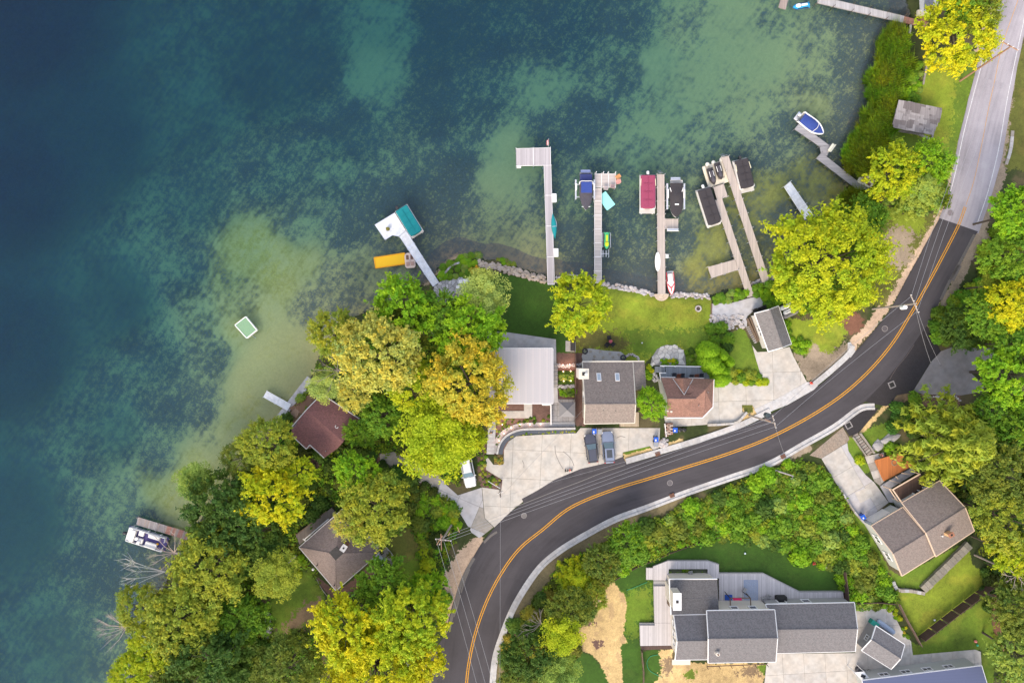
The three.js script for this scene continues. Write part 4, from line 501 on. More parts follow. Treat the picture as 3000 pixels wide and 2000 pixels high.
// --- big grey house, bottom
{
const t = thing('large_grey_house', 'large dark grey roofed house with a white chimney and wraparound deck', 'house', flat(PV(zG, 1200, 950, 3)));
const nw = [PV(zG, 505, 458, 3.4), PV(zG, 946, 456, 3.4), PV(zG, 962, 772, 4.2), PV(zG, 522, 786, 4.2)]; part(t, 'low_roof', sheetOf(nw), B.slate); const c0 = nw[0].clone().add(nw[2]).multiplyScalar(0.5), w0 = nw.map(p => flat(inset(p, c0, 0.5))); for (const [a, b] of [[0, 1], [3, 0], [1, 2]]) part(t, 'wall', bar(w0[a], w0[b], 0.2, -0.1, 3.2), B.cream); part(t, 'fascia', mg([rod(nw[0], nw[1], 0.11, 0.11, 4), rod(nw[0], nw[3], 0.11, 0.11, 4)]), B.white);
part(t, 'roof_seam', rod(nw[0].clone().lerp(nw[3], 0.56).setY(3.86), nw[1].clone().lerp(nw[2], 0.56).setY(3.86), 0.03), B.slateLight);
const w = gable(t, PV(zG, 547, 788, 4.2), PV(zG, 862, 784, 4.2), PV(zG, 868, 1196, 4.2), PV(zG, 560, 1200, 4.2), PV(zG, 580, 1028, 6.4), PV(zG, 872, 1024, 6.4), B.slateLight, B.cream);
const m = gable(t, PV(zG, 850, 748, 5.2), PV(zG, 1476, 740, 5.2), PV(zG, 1486, 1217, 5.2), PV(zG, 864, 1228, 5.2), PV(zG, 866, 1006, 7.4), PV(zG, 1502, 1000, 7.4), B.slateLight, B.cream);
const e = gable(t, PV(zG, 1392, 690, 3.4), PV(zG, 2208, 674, 3.4), PV(zG, 2216, 1122, 3.4), PV(zG, 1470, 1140, 3.4), PV(zG, 1480, 922, 5.4), PV(zG, 2238, 915, 5.4), B.slateLight, B.sidingGrey);
for (const s of [0.25, 0.5, 0.75]) windowOn(t, w.q[3], w.q[0], s, 2.8, 0.75, 1.1); windowOn(t, e.q[0], e.q[1], 0.2, 1.9, 1.1, 1.1); windowOn(t, e.q[0], e.q[1], 0.5, 1.9, 1.1, 1.1); windowOn(t, m.q[0], m.q[1], 0.45, 3.6, 1.0, 1.0); windowOn(t, m.q[0], m.q[1], 0.75, 3.6, 1.0, 1.0);
const ch = PV(zG, 578, 665, 6); chimney(t, ch.x, 0, ch.z, 1.15, 2.5, 6.0, B.cream, B.white); const cv = PV(zG, 948, 1142, 6.6); part(t, 'stone_vent', cyl(cv.x, 5.8, cv.z, 0.38, 0.3, 1.1, 9), B.cream); part(t, 'vent_cap', cyl(cv.x, 6.9, cv.z, 0.1, 0.1, 0.25, 8), rust);
part(t, 'gable_vent', box(w0[0].x - 0.12, 1.6, lerp(w0[0].z, w0[3].z, 0.85), 0.2, 1.4, 0.9), B.timber);
const d = thing('wraparound_deck', 'grey boarded deck wrapping the lake side of the big grey house', 'deck', flat(PV(zG, 700, 420, 0)));
const dy = 0.55, sec = [[[356, 343], [490, 292], [860, 292], [962, 325], [962, 366], [356, 366]], [[356, 366], [500, 366], [500, 470], [358, 470]], [[860, 366], [962, 366], [964, 450], [860, 450]], [[294, 356], [355, 356], [355, 464], [294, 464]], [[362, 524], [520, 524], [530, 860], [370, 860]], [[234, 884], [372, 884], [372, 862], [540, 862], [540, 1068], [240, 1072]], [[964, 408], [1368, 408], [1704, 578], [2104, 576], [2112, 640], [1400, 700], [1300, 760], [964, 760]]];
for (const s of sec) part(d, 'deck_section', slab(plan(on(zG, s), dy), 0.2, dy - rr(0, 0.01)), B.deckGrey);
part(d, 'lower_step', slab(plan(on(zG, [[362, 476], [502, 476], [502, 518], [362, 518]]), 0.3), 0.05, 0.3), B.sidingGrey); part(d, 'lower_step', slab(plan(on(zG, [[233, 862], [370, 862], [370, 882], [233, 882]]), 0.35), 0.05, 0.35), B.sidingGrey);
part(d, 'edge_board', mg([[962, 406, 1370, 406], [1370, 406, 1706, 576], [1706, 576, 2104, 575], [490, 291, 860, 291], [860, 291, 962, 324]].map(([a, b, c, e2]) => bar(PV(zG, a, b, dy), PV(zG, c, e2, dy), 0.12, 0.1, dy + 0.03))), B.sidingGrey);
part(d, 'lower_platform', slab(plan(on(zG, [[240, 1076], [530, 1070], [534, 1100], [250, 1110]]), 0.15), -0.05, 0.15), B.fence);
const gb = thing('garden_bed', 'sunken green garden bed framed by the grey deck', 'garden bed', flat(PV(zG, 680, 400, 0))); part(gb, 'soil', slab(plan(on(zG, [[502, 368], [858, 368], [858, 448], [502, 448]])), -0.05, 0.1), mat([.10, .12, .07], { map: rep(T.speckle, 1.5) }));
patioChair(PV(zG, 700, 400, 0.5).setY(0.1), 0.2, B.sidingGrey, 'grey chair sitting in the sunken garden bed');
const rug = thing('patio_rug', 'pale blue patterned outdoor rug on the grey deck', 'rug', flat(PV(zG, 1255, 555, dy), dy)); part(rug, 'weave', slab(plan(on(zG, [[1192, 468], [1318, 468], [1320, 648], [1194, 648]]), dy), dy + 0.004, dy + 0.02), mat([.36, .41, .53], { map: rep(T.speckle, 1.2) })); part(rug, 'border', mg([[1192, 468, 1318, 468], [1318, 468, 1320, 648], [1320, 648, 1194, 648], [1194, 648, 1192, 468]].map(([a, b, c, e2]) => bar(PV(zG, a, b, dy), PV(zG, c, e2, dy), 0.08, dy + 0.006, dy + 0.026))), mat([.24, .29, .42]));
const fr = thing('deck_pergola', 'brown framed porch box with red cushion on the grey deck', 'pergola', flat(PV(zG, 1160, 690, dy), dy));
const f4 = [[1066, 634], [1252, 632], [1258, 735], [1068, 735]].map(([x, y]) => PV(zG, x, y, 2.6)); for (let k = 0; k < 4; k++) { part(fr, 'beam', bar(f4[k], f4[(k + 1) % 4], 0.14, 2.5, 2.64), B.timber); part(fr, 'post', rod(flat(f4[k], dy), f4[k], 0.07), B.timber); }
for (const [a, b, c, e2] of [[1066, 634, 1015, 572], [1252, 632, 1178, 572]]) part(fr, 'strut', rod(PV(zG, a, b, 2.6), PV(zG, c, e2, 1.0), 0.05), B.black);
const bl = thing('blue_mat', 'blue mat lying on the deck beside the brown porch frame', 'mat', flat(PV(zG, 1050, 625, dy), dy)); part(bl, 'pad', rbox(PV(zG, 1050, 625, dy).x, dy + 0.06, PV(zG, 1050, 625, dy).z, 1.2, 0.1, 0.85, 0.03), mat([.02, .08, .38]));
const rd = thing('red_cushion', 'crimson cushion along the top edge of the porch frame', 'cushion', flat(PV(zG, 1132, 643, 1), 2.64)); part(rd, 'pad', rbox(PV(zG, 1132, 643, 2.7).x, 2.71, PV(zG, 1132, 643, 2.7).z, 1.35, 0.12, 0.36, 0.05), mat([.52, .01, .10]));
for (const [x, y, tn, l] of [[1365, 630, 0.4, 'grey deck chair nearest the blue rug'], [1412, 612, -0.4, 'grey deck chair leaning beside the black grill'], [1192, 550, 1, 'small grey chair at the edge of the blue rug']]) patioChair(PV(zG, x, y, dy).setY(dy), tn, B.sidingGrey, l);
const gr = thing('covered_grill', 'black covered grill against the north wall of the grey house', 'grill', flat(PV(zG, 1530, 635, dy), dy)); const gp = PV(zG, 1535, 635, 1.2); part(gr, 'cover', rbox(gp.x, dy + 0.55, gp.z, 1.7, 1.1, 0.8, 0.22, 0, 4), B.black); part(gr, 'lid_hump', boxUV(new THREE.SphereGeometry(0.42, 12, 8).scale(1.2, 0.6, 1).translate(gp.x - 0.1, dy + 1.1, gp.z)), B.black);
// front walk and fence below
const po = thing('front_porch', 'cream front step and brown railing along the south eave', 'porch', flat(PV(zG, 620, 1215, 0))); part(po, 'step', slab(plan(on(zG, [[532, 1200], [700, 1200], [700, 1246], [532, 1246]]), 0.3), 0, 0.3), B.cream); part(po, 'rail', bar(PV(zG, 850, 1262, 0.9), PV(zG, 1400, 1240, 0.9), 0.1, 0.82, 0.92), B.fence); for (let k = 0; k < 6; k++) part(po, 'rail_post', rod(PV(zG, 850 + k * 110, 1262 - k * 4.4, 0), PV(zG, 850 + k * 110, 1262 - k * 4.4, 0).setY(0.9), 0.05), B.fence);
}
// --- garden shed and long building, lower right corner
{
const t = thing('garden_shed', 'light grey garden shed with white trim turned away from the driveway', 'shed', flat(PV(zP, 720, 1130, 1)));
const A = PV(zP, 655, 912, 2.6), Bq = PV(zP, 988, 1130, 2.6), R1 = PV(zP, 605, 1072, 3.7), R2 = PV(zP, 942, 1292, 3.7), D = PV(zP, 490, 1196, 2.6), Cq = PV(zP, 832, 1412, 2.6);
const { q } = gable(t, A, Bq, Cq, D, R1, R2, B.shed, B.sidingGrey); windowOn(t, q[3], q[0], 0.45, 1.7, 0.7, 0.7, B.white, 2);
const n = thing('long_outbuilding', 'long low building with blue grey roof and four white windows', 'outbuilding', flat(PV(zP, 1200, 1568, 1)));
const a = PV(zP, 498, 1540, 3.2), b = PV(zP, 1872, 1370, 3.2), r1 = PV(zP, 560, 1840, 4.6), r2 = PV(zP, 1960, 1660, 4.6); const g2 = gable(n, a, b, PV(zP, 2060, 1960, 3.2), PV(zP, 620, 2150, 3.2), r1, r2, B.blueRoof, B.siding);
for (const s of [0.2, 0.395, 0.585, 0.775]) windowOn(n, g2.q[0], g2.q[1], s, 2.0, 1.3, 0.75, B.white, 2);
const pc = thing('entry_lean_to', 'little white lean-to at the corner of the long building', 'lean-to', flat(PV(zP, 470, 1500, 0))); const lq = [[415, 1450], [520, 1440], [575, 1508], [490, 1535]].map(([x, y]) => PV(zP, x, y, 2.4)); part(pc, 'roof', sheetOf(lq), B.white); for (let k = 0; k < 4; k++) part(pc, 'post', rod(flat(lq[k]), lq[k], 0.07), B.white); part(pc, 'roof_window', box(PV(zP, 508, 1490, 2.4).x, 2.44, PV(zP, 508, 1490, 2.4).z, 0.7, 0.06, 0.5, -0.4), B.glass);
}
// --- maroon cabin by the lake
{
const t = thing('maroon_cabin', 'maroon shingled cabin on the shore behind the short white dock', 'cabin', flat(PV(zL, 790, 450, 2)));
const h = 3.3, hr = 4.5, R1 = PV(zL, 620, 312, hr), R2 = PV(zL, 955, 610, hr), N = PV(zL, 760, 168, h), E = PV(zL, 1106, 396, h), W1 = PV(zL, 478, 476, h), n0 = PV(zL, 490, 556, 3.28), n1 = PV(zL, 618, 674, 3.2), n2 = PV(zL, 650, 636, 3.32), So = PV(zL, 782, 756, h), S2 = PV(zL, 905, 668, 3.9);
part(t, 'roof_slope', sheetOf([R1, N, E, R2]), B.maroon); part(t, 'roof_slope', sheetOf([R1, W1, n0, n1, n2, So, S2, R2]), B.maroon); part(t, 'roof_patch', sheetOf([PV(zL, 482, 478, 3.36), PV(zL, 560, 396, 3.95), PV(zL, 580, 430, 3.98), PV(zL, 540, 520, 3.4)].map(p => p.setY(p.y + 0.01)), 0.04), B.slate);
const tr = (a, b) => rod(a, b, 0.1, 0.1, 4); part(t, 'fascia', mg([tr(W1, R1), tr(R1, N), tr(n0, n1), tr(n1, n2), tr(n2, So)]), M.kerb); part(t, 'gutter', tr(E, N), M.kerb);
const c = PV(zL, 800, 450, 0), wq = [W1, N, E, S2, So].map(p => flat(inset(p, c, 0.7))); for (let k = 0; k < 5; k++) part(t, 'wall', bar(wq[k], wq[(k + 1) % 5], 0.2, -0.3, 3.15), B.timber);
const v1 = PV(zL, 895, 470, 4.3), v2 = PV(zL, 950, 540, 4); part(t, 'roof_vent', boxUV(new THREE.TorusGeometry(0.22, 0.07, 6, 14, 4.4).rotateX(Math.PI / 2).translate(v1.x, 4.22, v1.z)), M.kerb); pipe(t, v2.x, 4.15, v2.z); pipe(t, PV(zL, 800, 692, 3.6).x, 3.7, PV(zL, 800, 692, 3.6).z);
windowOn(t, wq[0], wq[1], 0.35, 1.8, 1.3, 1.1); windowOn(t, wq[0], wq[1], 0.7, 1.8, 1.3, 1.1);
const sw = thing('lake_seawall', 'pale concrete seawall along the shore before the maroon cabin', 'seawall', flat(PV(zL, 520, 200, 0))); const a = PV(zL, 375, 385, -0.1), b = PV(zL, 652, 25, -0.1); for (let k = 0; k < 6; k++) part(sw, 'wall_block', bar(a.clone().lerp(b, k / 6 + 0.002), a.clone().lerp(b, (k + 1) / 6 - 0.002), 1.15, -1.6, -0.1 + rr(-0.02, 0.02)), pick([M.concreteCool, M.kerb])); part(sw, 'step_block', bar(PV(zL, 590, 130, 0), PV(zL, 625, 160, 0), 0.7, -0.3, 0.1), M.kerb);
const de = thing('cabin_deck', 'reddish brown boarded deck between the cabin and the seawall', 'deck', flat(PV(zL, 600, 270, 0))); part(de, 'decking', slab(plan(on(zL, [[640, 175], [735, 170], [630, 295], [580, 350], [500, 330], [460, 300]])), -0.1, 0.08), mat([.27, .15, .095], { map: rep(T.wood, 2) })); part(de, 'stair', mg([0, 1, 2, 3].map(k => bar(PV(zL, 470 + k * 14, 345 - k * 14, 0), PV(zL, 530 + k * 8, 380 - k * 14, 0), 0.3, -0.05, 0.05 + k * 0.02))), mat([.36, .24, .17], { map: rep(T.wood, 2) }));
}
// --- hip-roofed house
{
const t = thing('hip_roof_house', 'hip roofed house with a dark flat cap and brick chimney', 'house', flat(PV(zN, 450, 350, 2)));
const h = 3.4, Wc = PV(zN, 80, 322, h), Sc = PV(zN, 420, 722, h), Ec = PV(zN, 822, 370, h), Nc = PV(zN, 480, -30, h), k4 = [[355, 372], [416, 442], [490, 376], [427, 312]].map(([x, y]) => PV(zN, x, y, 5.6));
part(t, 'roof_slope', sheetOf([Wc, Sc, k4[1], k4[0]]), B.hip); part(t, 'roof_slope', sheetOf([Sc, Ec, k4[2], k4[1]]), B.hip); part(t, 'roof_slope', sheetOf([Ec, Nc, k4[3], k4[2]]), B.hip); part(t, 'roof_slope', sheetOf([Nc, Wc, k4[0], k4[3]]), B.hip); part(t, 'flat_cap', sheetOf(k4.map(p => p.clone().setY(5.64)), 0.2), B.cap);
for (const [a, b] of [[Wc, k4[0]], [Sc, k4[1]], [Ec, k4[2]]]) part(t, 'hip_ridge', rod(a, b, 0.06, 0.06, 5), B.hip); part(t, 'fascia', mg([rod(Wc, Sc, 0.08, 0.08, 4), rod(Sc, Ec, 0.08, 0.08, 4), rod(Nc, Wc, 0.08, 0.08, 4)]), M.kerb);
const c = PV(zN, 450, 350, 0), wq = [Wc, Sc, Ec, Nc].map(p => flat(inset(p, c, 0.8))); for (let k = 0; k < 4; k++) part(t, 'wall', bar(wq[k], wq[(k + 1) % 4], 0.2, -0.1, 3.2), B.stucco);
windowOn(t, wq[2], wq[3], 0.2, 1.8, 1.2, 1.2); windowOn(t, wq[3], wq[0], 0.3, 1.8, 1.2, 1.2); windowOn(t, wq[3], wq[0], 0.6, 1.8, 1.2, 1.2);
const ch = PV(zN, 492, 328, 6.2); chimney(t, ch.x, 4.6, ch.z, 0.7, 1.0, 1.7, mat([.50, .26, .18], { map: rep(T.speckle, 1) }), M.kerb, -0.6, 'pink brick chimney'); for (const [x, y] of [[246, 488], [404, 672]]) { const p = PV(zN, x, y, 3.9); pipe(t, p.x, 3.95, p.z, 0.09, 0.3, B.black); }
const w = thing('boardwalk', 'weathered boardwalk with a white rail along the northwest eave', 'boardwalk', flat(PV(zN, 200, 130, 0))); part(w, 'decking', slab(plan(on(zN, [[50, 215], [380, -40], [430, 20], [130, 260], [85, 300]]), 0.5), 0.2, 0.5), mat([.20, .17, .155], { map: rep(T.wood, 2.4) })); part(w, 'edge_board', bar(PV(zN, 50, 212, 0.6), PV(zN, 330, -5, 0.6), 0.14, 0.3, 0.62), B.timber); part(w, 'handrail', bar(PV(zN, 128, 252, 1.5), PV(zN, 352, 62, 1.5), 0.16, 1.4, 1.55), B.white); part(w, 'rail_end', bar(PV(zN, 116, 246, 1.5), PV(zN, 142, 266, 1.5), 0.14, 1.4, 1.55), B.white);
const pt = thing('patio_slab', 'curved grey concrete patio at the east corner of the hip roof', 'patio', flat(PV(zN, 880, 380, 0))); part(pt, 'slab', slab(plan(on(zN, [[815, 300], [850, 290], [950, 415], [960, 450], [930, 490], [905, 470], [880, 440], [800, 390]])), -0.05, 0.09), M.concreteWorn); part(pt, 'kerb_edge', tube(plan(on(zN, [[850, 288], [952, 412], [962, 452], [925, 495]]), 0.1), 0.09, 20), M.kerb);
const dr = thing('side_door_frame', 'pale blue door frame and dark mat on the grey patio', 'door', flat(PV(zN, 835, 400, 0))); part(dr, 'door', bar(PV(zN, 800, 385, 0), PV(zN, 872, 448, 0), 0.4, 0.09, 1.9), mat([.45, .52, .58])); part(dr, 'mat', box(PV(zN, 840, 374, 0.1).x, 0.105, PV(zN, 840, 374, 0.1).z, 0.55, 0.03, 0.5, -0.8), B.black);
const lp = thing('yard_lamp', 'white globe lamp on a short arm at the roof edge', 'lamp', flat(PV(zN, 208, 526, 0))); part(lp, 'pole', rod(PV(zN, 225, 520, 0), PV(zN, 208, 526, 2.4), 0.04), B.white); part(lp, 'globe', boxUV(new THREE.SphereGeometry(0.2, 14, 10).translate(PV(zN, 208, 526, 2.5).x, 2.5, PV(zN, 208, 526, 2.5).z)), B.white);
const tr2 = thing('gravel_path', 'dark gravel path rounding the south corner of the hip roofed house', 'path', flat(PV(zN, 380, 720, 0))); part(tr2, 'edging', tube(plan(on(zN, [[235, 600], [300, 720], [400, 818], [500, 810], [700, 640], [860, 470]]), 0.06), 0.05, 40), M.concreteWorn);
}
// --- weathered shake shed on the shore, top right
{
const t = thing('shake_shed', 'weathered grey shed roofed with uneven split shakes near the reeds', 'shed', flat(PV(zC, 1370, 1080, 1)));
const h = 2.5, a = PV(zC, 1220, 946, h), b = PV(zC, 1582, 1020, h), c = PV(zC, 1512, 1212, 2.3), d = PV(zC, 1166, 1146, 2.3), cols = 17, rows = 10;
part(t, 'roof_deck', sheetOf([a, b, c, d].map(p => p.clone().setY(p.y - 0.06)), 0.08), B.timber);
for (let j = 0; j < rows; j++) for (let i = 0; i < cols; i++) { const s = (i + 0.5 + (j % 2) * 0.3 + rr(-0.12, 0.12)) / (cols + 0.3), r = (j + 0.5) / rows, p = a.clone().lerp(b, s).lerp(d.clone().lerp(c, s), r), ang = -Math.atan2(b.z - a.z, b.x - a.x); if (rnd() < 0.03) continue; const g = boxUV(new THREE.BoxGeometry(1.16 * rr(0.75, 1.05), 0.035, 1.16 * rr(0.95, 1.2)).rotateX(0.05).rotateY(ang + rr(-0.05, 0.05)).translate(p.x, p.y + 0.03 + rr(0, 0.03), p.z)); part(t, 'shake', g, pick(B.weathered)); }
const q = [a, b, c, d].map(p => flat(inset(p, a.clone().add(c).multiplyScalar(0.5), 0.4))); for (let k = 0; k < 4; k++) part(t, 'wall', bar(q[k], q[(k + 1) % 4], 0.12, -0.1, 2.2), B.weathered[1]);
part(t, 'window_light', box(q[0].lerp(q[3], 0.5).x - 0.1, 1.2, lerp(a.z, d.z, 0.5), 0.1, 1.2, 2.2), mat([.50, .58, .60]));
const f = thing('plank_border', 'low grey plank border beside the weathered shake shed', 'border', flat(PV(zC, 1400, 1230, 0))); part(f, 'plank', bar(PV(zC, 1195, 1195, 0.3), PV(zC, 1380, 1222, 0.3), 0.3, -0.05, 0.25), B.weathered[0]); part(f, 'plank', bar(PV(zC, 1380, 1222, 0.3), PV(zC, 1508, 1278, 0.3), 0.3, -0.05, 0.24), B.weathered[2]); part(f, 'plank', bar(PV(zC, 1515, 1270, 0.3), PV(zC, 1545, 1120, 0.3), 0.26, -0.05, 0.23), B.weathered[0]);
// white boathouse at the top edge
const w = thing('white_boathouse', 'small white boathouse with grey roof at the top edge', 'boathouse', flat(PV(zC, 1440, 40, 0))); part(w, 'wall', slab(plan(on(zC, [[1390, -120], [1530, -120], [1500, 95], [1400, 130]]), 0), -0.1, 2.4), B.white); part(w, 'roof', sheetOf([PV(zC, 1460, -140, 3.4), PV(zC, 1545, -140, 2.6), PV(zC, 1520, 40, 2.6), PV(zC, 1440, 90, 3.2)]), shingle(.33, .34, .42)); part(w, 'porch', slab(plan(on(zC, [[1378, 90], [1500, 80], [1490, 148], [1376, 142]]), 0.3), 0, 0.35), mat([.72, .66, .52])); part(w, 'door_step', slab(plan(on(zC, [[1405, 146], [1470, 150], [1465, 195], [1405, 190]]), 0.15), 0, 0.2), B.brick);
}

// ---------------------------------------------------------------- docks
const yA = sheet(1660, 480, 0.10204), yB = sheet(1860, 480, 0.1148), yC = sheet(2030, 440, 0.153), yD = sheet(340, 1490, 0.09565), yE = sheet(1690, 1240, 0.0829), yF = sheet(1900, 1220, 0.07014), yG = sheet(1400, 1220, 0.0765), yH = sheet(300, 600, 0.3826);
const DOCK = 0.06;
const crossBoards = T.wood.clone(); crossBoards.rotation = Math.PI / 2; crossBoards.needsUpdate = true;
const DM = { white: mat([.76, .78, .84], { map: rep(T.concrete, 3) }), lilac: mat([.50, .47, .51], { map: rep(T.wood, 3) }), pale: mat([.58, .53, .52], { map: rep(crossBoards, 2.4) }), tan: mat([.54, .47, .435], { map: rep(T.wood, 2.6) }), grey: mat([.38, .37, .40], { map: rep(crossBoards, 2.4) }), cool: mat([.47, .46, .49], { map: rep(T.wood, 3) }), wood: mat([.36, .295, .275], { map: rep(T.wood, 2.2) }), red: mat([.42, .21, .17], { map: rep(crossBoards, 2) }), post: mat([.62, .62, .64], { roughness: 0.5, metalness: 0.3 }), trim: mat([.78, .78, .80]), alu: mat([.66, .67, .72], { roughness: 0.35, metalness: 0.5 }) };
const DP = (f, x, y, h = DOCK) => PV(f, x, y, h);
// a walkway from edge pair (L0,R0) to (L1,R1), laid in n sections on posts
function walkway(t, L0, R0, L1, R1, n, m, o = {}) {
const y = o.y ?? DOCK, len = L0.clone().add(R0).distanceTo(L1.clone().add(R1)) / 2, g = 0.02 / len * n;
for (let k = 0; k < n; k++) {
const a = (k + g / 2) / n, b = (k + 1 - g / 2) / n, q = [L0.clone().lerp(L1, a), R0.clone().lerp(R1, a), R0.clone().lerp(R1, b), L0.clone().lerp(L1, b)];
const s = part(t, 'deck_section', slab(q.map(p => flat(p)), y - 0.14, y + rr(-0.006, 0.006)), m);
if (o.trim !== false) part(s, 'edge_trim', mg([[q[0], q[3], 0.045], [q[1], q[2], 0.045], [q[3], q[2], 0.07]].map(([a2, b2, w]) => bar(flat(a2), flat(b2), w, y - 0.15, y + 0.012))), o.trimM ?? DM.trim);
}
for (let k = 0; k <= n; k++) for (const [A, Z, s] of [[L0, L1, 1], [R0, R1, -1]]) {
const p = A.clone().lerp(Z, k / n), q = (s > 0 ? R0.clone().lerp(R1, k / n) : L0.clone().lerp(L1, k / n)), out = p.clone().sub(q).setY(0).normalize().multiplyScalar(0.07), c = p.add(out), u = c.x / S + 1500, v = c.z / S + 1000, bed = groundY(u, v);
if (bed < -0.4) part(t, 'post', cyl(c.x, bed - 0.2, c.z, 0.045, 0.045, y + (o.up ?? 0.3) - bed + 0.2, 7), o.postM ?? DM.post);
}
}
function dockOf(name, label, f, x, y) { return thing(name, label, 'dock', flat(DP(f, x, y), WATER)); }
const ladder = (t, f, x, y, x2, y2) => { const a = DP(f, x, y), b = DP(f, x2, y2), d = b.clone().sub(a).setY(0), sx = V(-d.z, 0, d.x).normalize().multiplyScalar(0.24); const l = part(t, 'ladder', mg([-1, 1].map(s => rod(a.clone().addScaledVector(sx, s).setY(DOCK + 0.75), b.clone().addScaledVector(sx, s).setY(WATER - 0.7), 0.03))), DM.alu); for (let k = 0; k < 4; k++) part(l, 'rung', rod(a.clone().lerp(b, 0.2 + k * 0.22).sub(sx).setY(DOCK - 0.1 - k * 0.28), a.clone().lerp(b, 0.2 + k * 0.22).add(sx).setY(DOCK - 0.1 - k * 0.28), 0.025), DM.alu); };
{ // white dock with square head
const t = dockOf('white_dock', 'white dock with a square head and potted plant', zA, 711, 1357);
part(t, 'platform', slab(plan(on(zA, [[150, 810], [333, 700], [434, 860], [374, 916], [310, 905], [243, 948]]), DOCK), DOCK - 0.16, DOCK), DM.white); part(t, 'platform_trim', mg([[150, 810, 333, 700], [243, 948, 150, 810], [310, 905, 243, 948], [374, 916, 310, 905]].map(([a, b, c, d]) => bar(DP(zA, a, b), DP(zA, c, d), 0.06, DOCK - 0.18, DOCK + 0.012))), mat([.45, .50, .66]));
walkway(t, DP(zA, 436, 862), DP(zA, 376, 918), DP(zA, 738, 1338), DP(zA, 684, 1377), 4, DM.white, { trimM: mat([.60, .64, .80]) });
for (const [x, y] of [[152, 812], [332, 702], [243, 946]]) { const p = DP(zA, x, y); part(t, 'post', cyl(p.x, -4, p.z, 0.05, 0.05, 4.3, 7), DM.post); }
const pp = DP(zA, 274, 852), pl = thing('potted_plant', 'round potted plant in the middle of the white dock head', 'plant', flat(pp, DOCK)); part(pl, 'pot', boxUV(new THREE.LatheGeometry([[0.02, 0], [0.2, 0], [0.27, 0.35], [0.31, 0.36], [0.31, 0.42], [0.24, 0.42], [0.2, 0.36], [0.02, 0.36]].map(([x, y]) => new THREE.Vector2(x, y)), 16).translate(pp.x, DOCK, pp.z)), mat([.05, .05, .055])); part(pl, 'leaves', leafBall(pp.x, DOCK + 0.55, pp.z, 0.3, 90, 0.13), mat([.24, .22, .05], { side: THREE.DoubleSide }));
}
function leafBall(x, y, z, r, n, s) { const out = []; for (let k = 0; k < n; k++) { const a = rnd() * 6.283, u = rr(-0.3, 1), q = Math.sqrt(1 - u * u) * r * rr(0.5, 1), c = V(x + Math.cos(a) * q, y + u * r * 0.7, z + Math.sin(a) * q), d = V(rr(-1, 1), rr(-0.5, 0.5), rr(-1, 1)).normalize(), e = V(rr(-1, 1), rr(-0.3, 0.3), rr(-1, 1)).normalize(); const p = [c.clone().addScaledVector(d, s), c.clone().addScaledVector(e, s * 0.5), c.clone().addScaledVector(d, -s), c.clone().addScaledVector(e, -s * 0.5)]; for (const i of [0, 1, 2, 0, 2, 3]) out.push(p[i].x, p[i].y, p[i].z); } const g = new THREE.BufferGeometry(); g.setAttribute('position', new THREE.Float32BufferAttribute(out, 3)); return boxUV(g); }
{ // grey L dock with flag
const t = dockOf('flag_dock', 'grey boarded dock with a wide rectangular head', zA, 1770, 1350);
walkway(t, DP(zA, 1447, 110), DP(zA, 1450, 268), DP(zA, 1765, 101), DP(zA, 1768, 263), 2, DM.lilac);
for (const [a, b] of [[264, 540], [540, 822], [822, 1105], [1105, 1358]]) { const l = y => DP(zA, 1705 + (y - 262) * 0.0319, y), r = y => DP(zA, 1770 + (y - 262) * 0.0302, y); walkway(t, l(a), r(a), l(b), r(b), 1, DM.lilac); }
const fp = DP(zA, 1746, 90), fl = thing('flag', 'small red and white flag on a pole at the grey dock head', 'flag', flat(fp, DOCK)); part(fl, 'pole', rod(flat(fp, DOCK - 0.3), PV(zA, 1750, 18, 2.6), 0.022), DM.trim); const c = PV(zA, 1748, 30, 2.4); for (let k = 0; k < 5; k++) part(fl, 'stripe', boxUV(new THREE.BoxGeometry(0.05, 0.12, 0.75).rotateX(0.3).translate(c.x - 0.06 - 0.045 * k, 2.35 - 0.11 * k, c.z + 0.35)), k % 2 ? DM.trim : mat([.55, .06, .09]));
for (const [x, y, l] of [[1798, 566, 'white storage box on the dock side nearest the open water'], [1815, 1068, 'white storage box on the dock side nearest the shore']]) { const p = DP(zA, x, y), b = thing('dock_box', l, 'box', flat(p, DOCK - 0.2)); part(b, 'body', rbox(p.x, DOCK + 0.0, p.z, 0.72, 0.5, 1.3, 0.08, 0.02, 3), DM.white); part(b, 'lid', rbox(p.x, DOCK + 0.29, p.z, 0.78, 0.1, 1.36, 0.045, 0.02, 3), DM.trim); }
part(t, 'swim_step', box(DP(zA, 1475, 276).x, DOCK - 0.3, DP(zA, 1475, 276).z, 0.7, 0.1, 0.35), DM.trim);
}
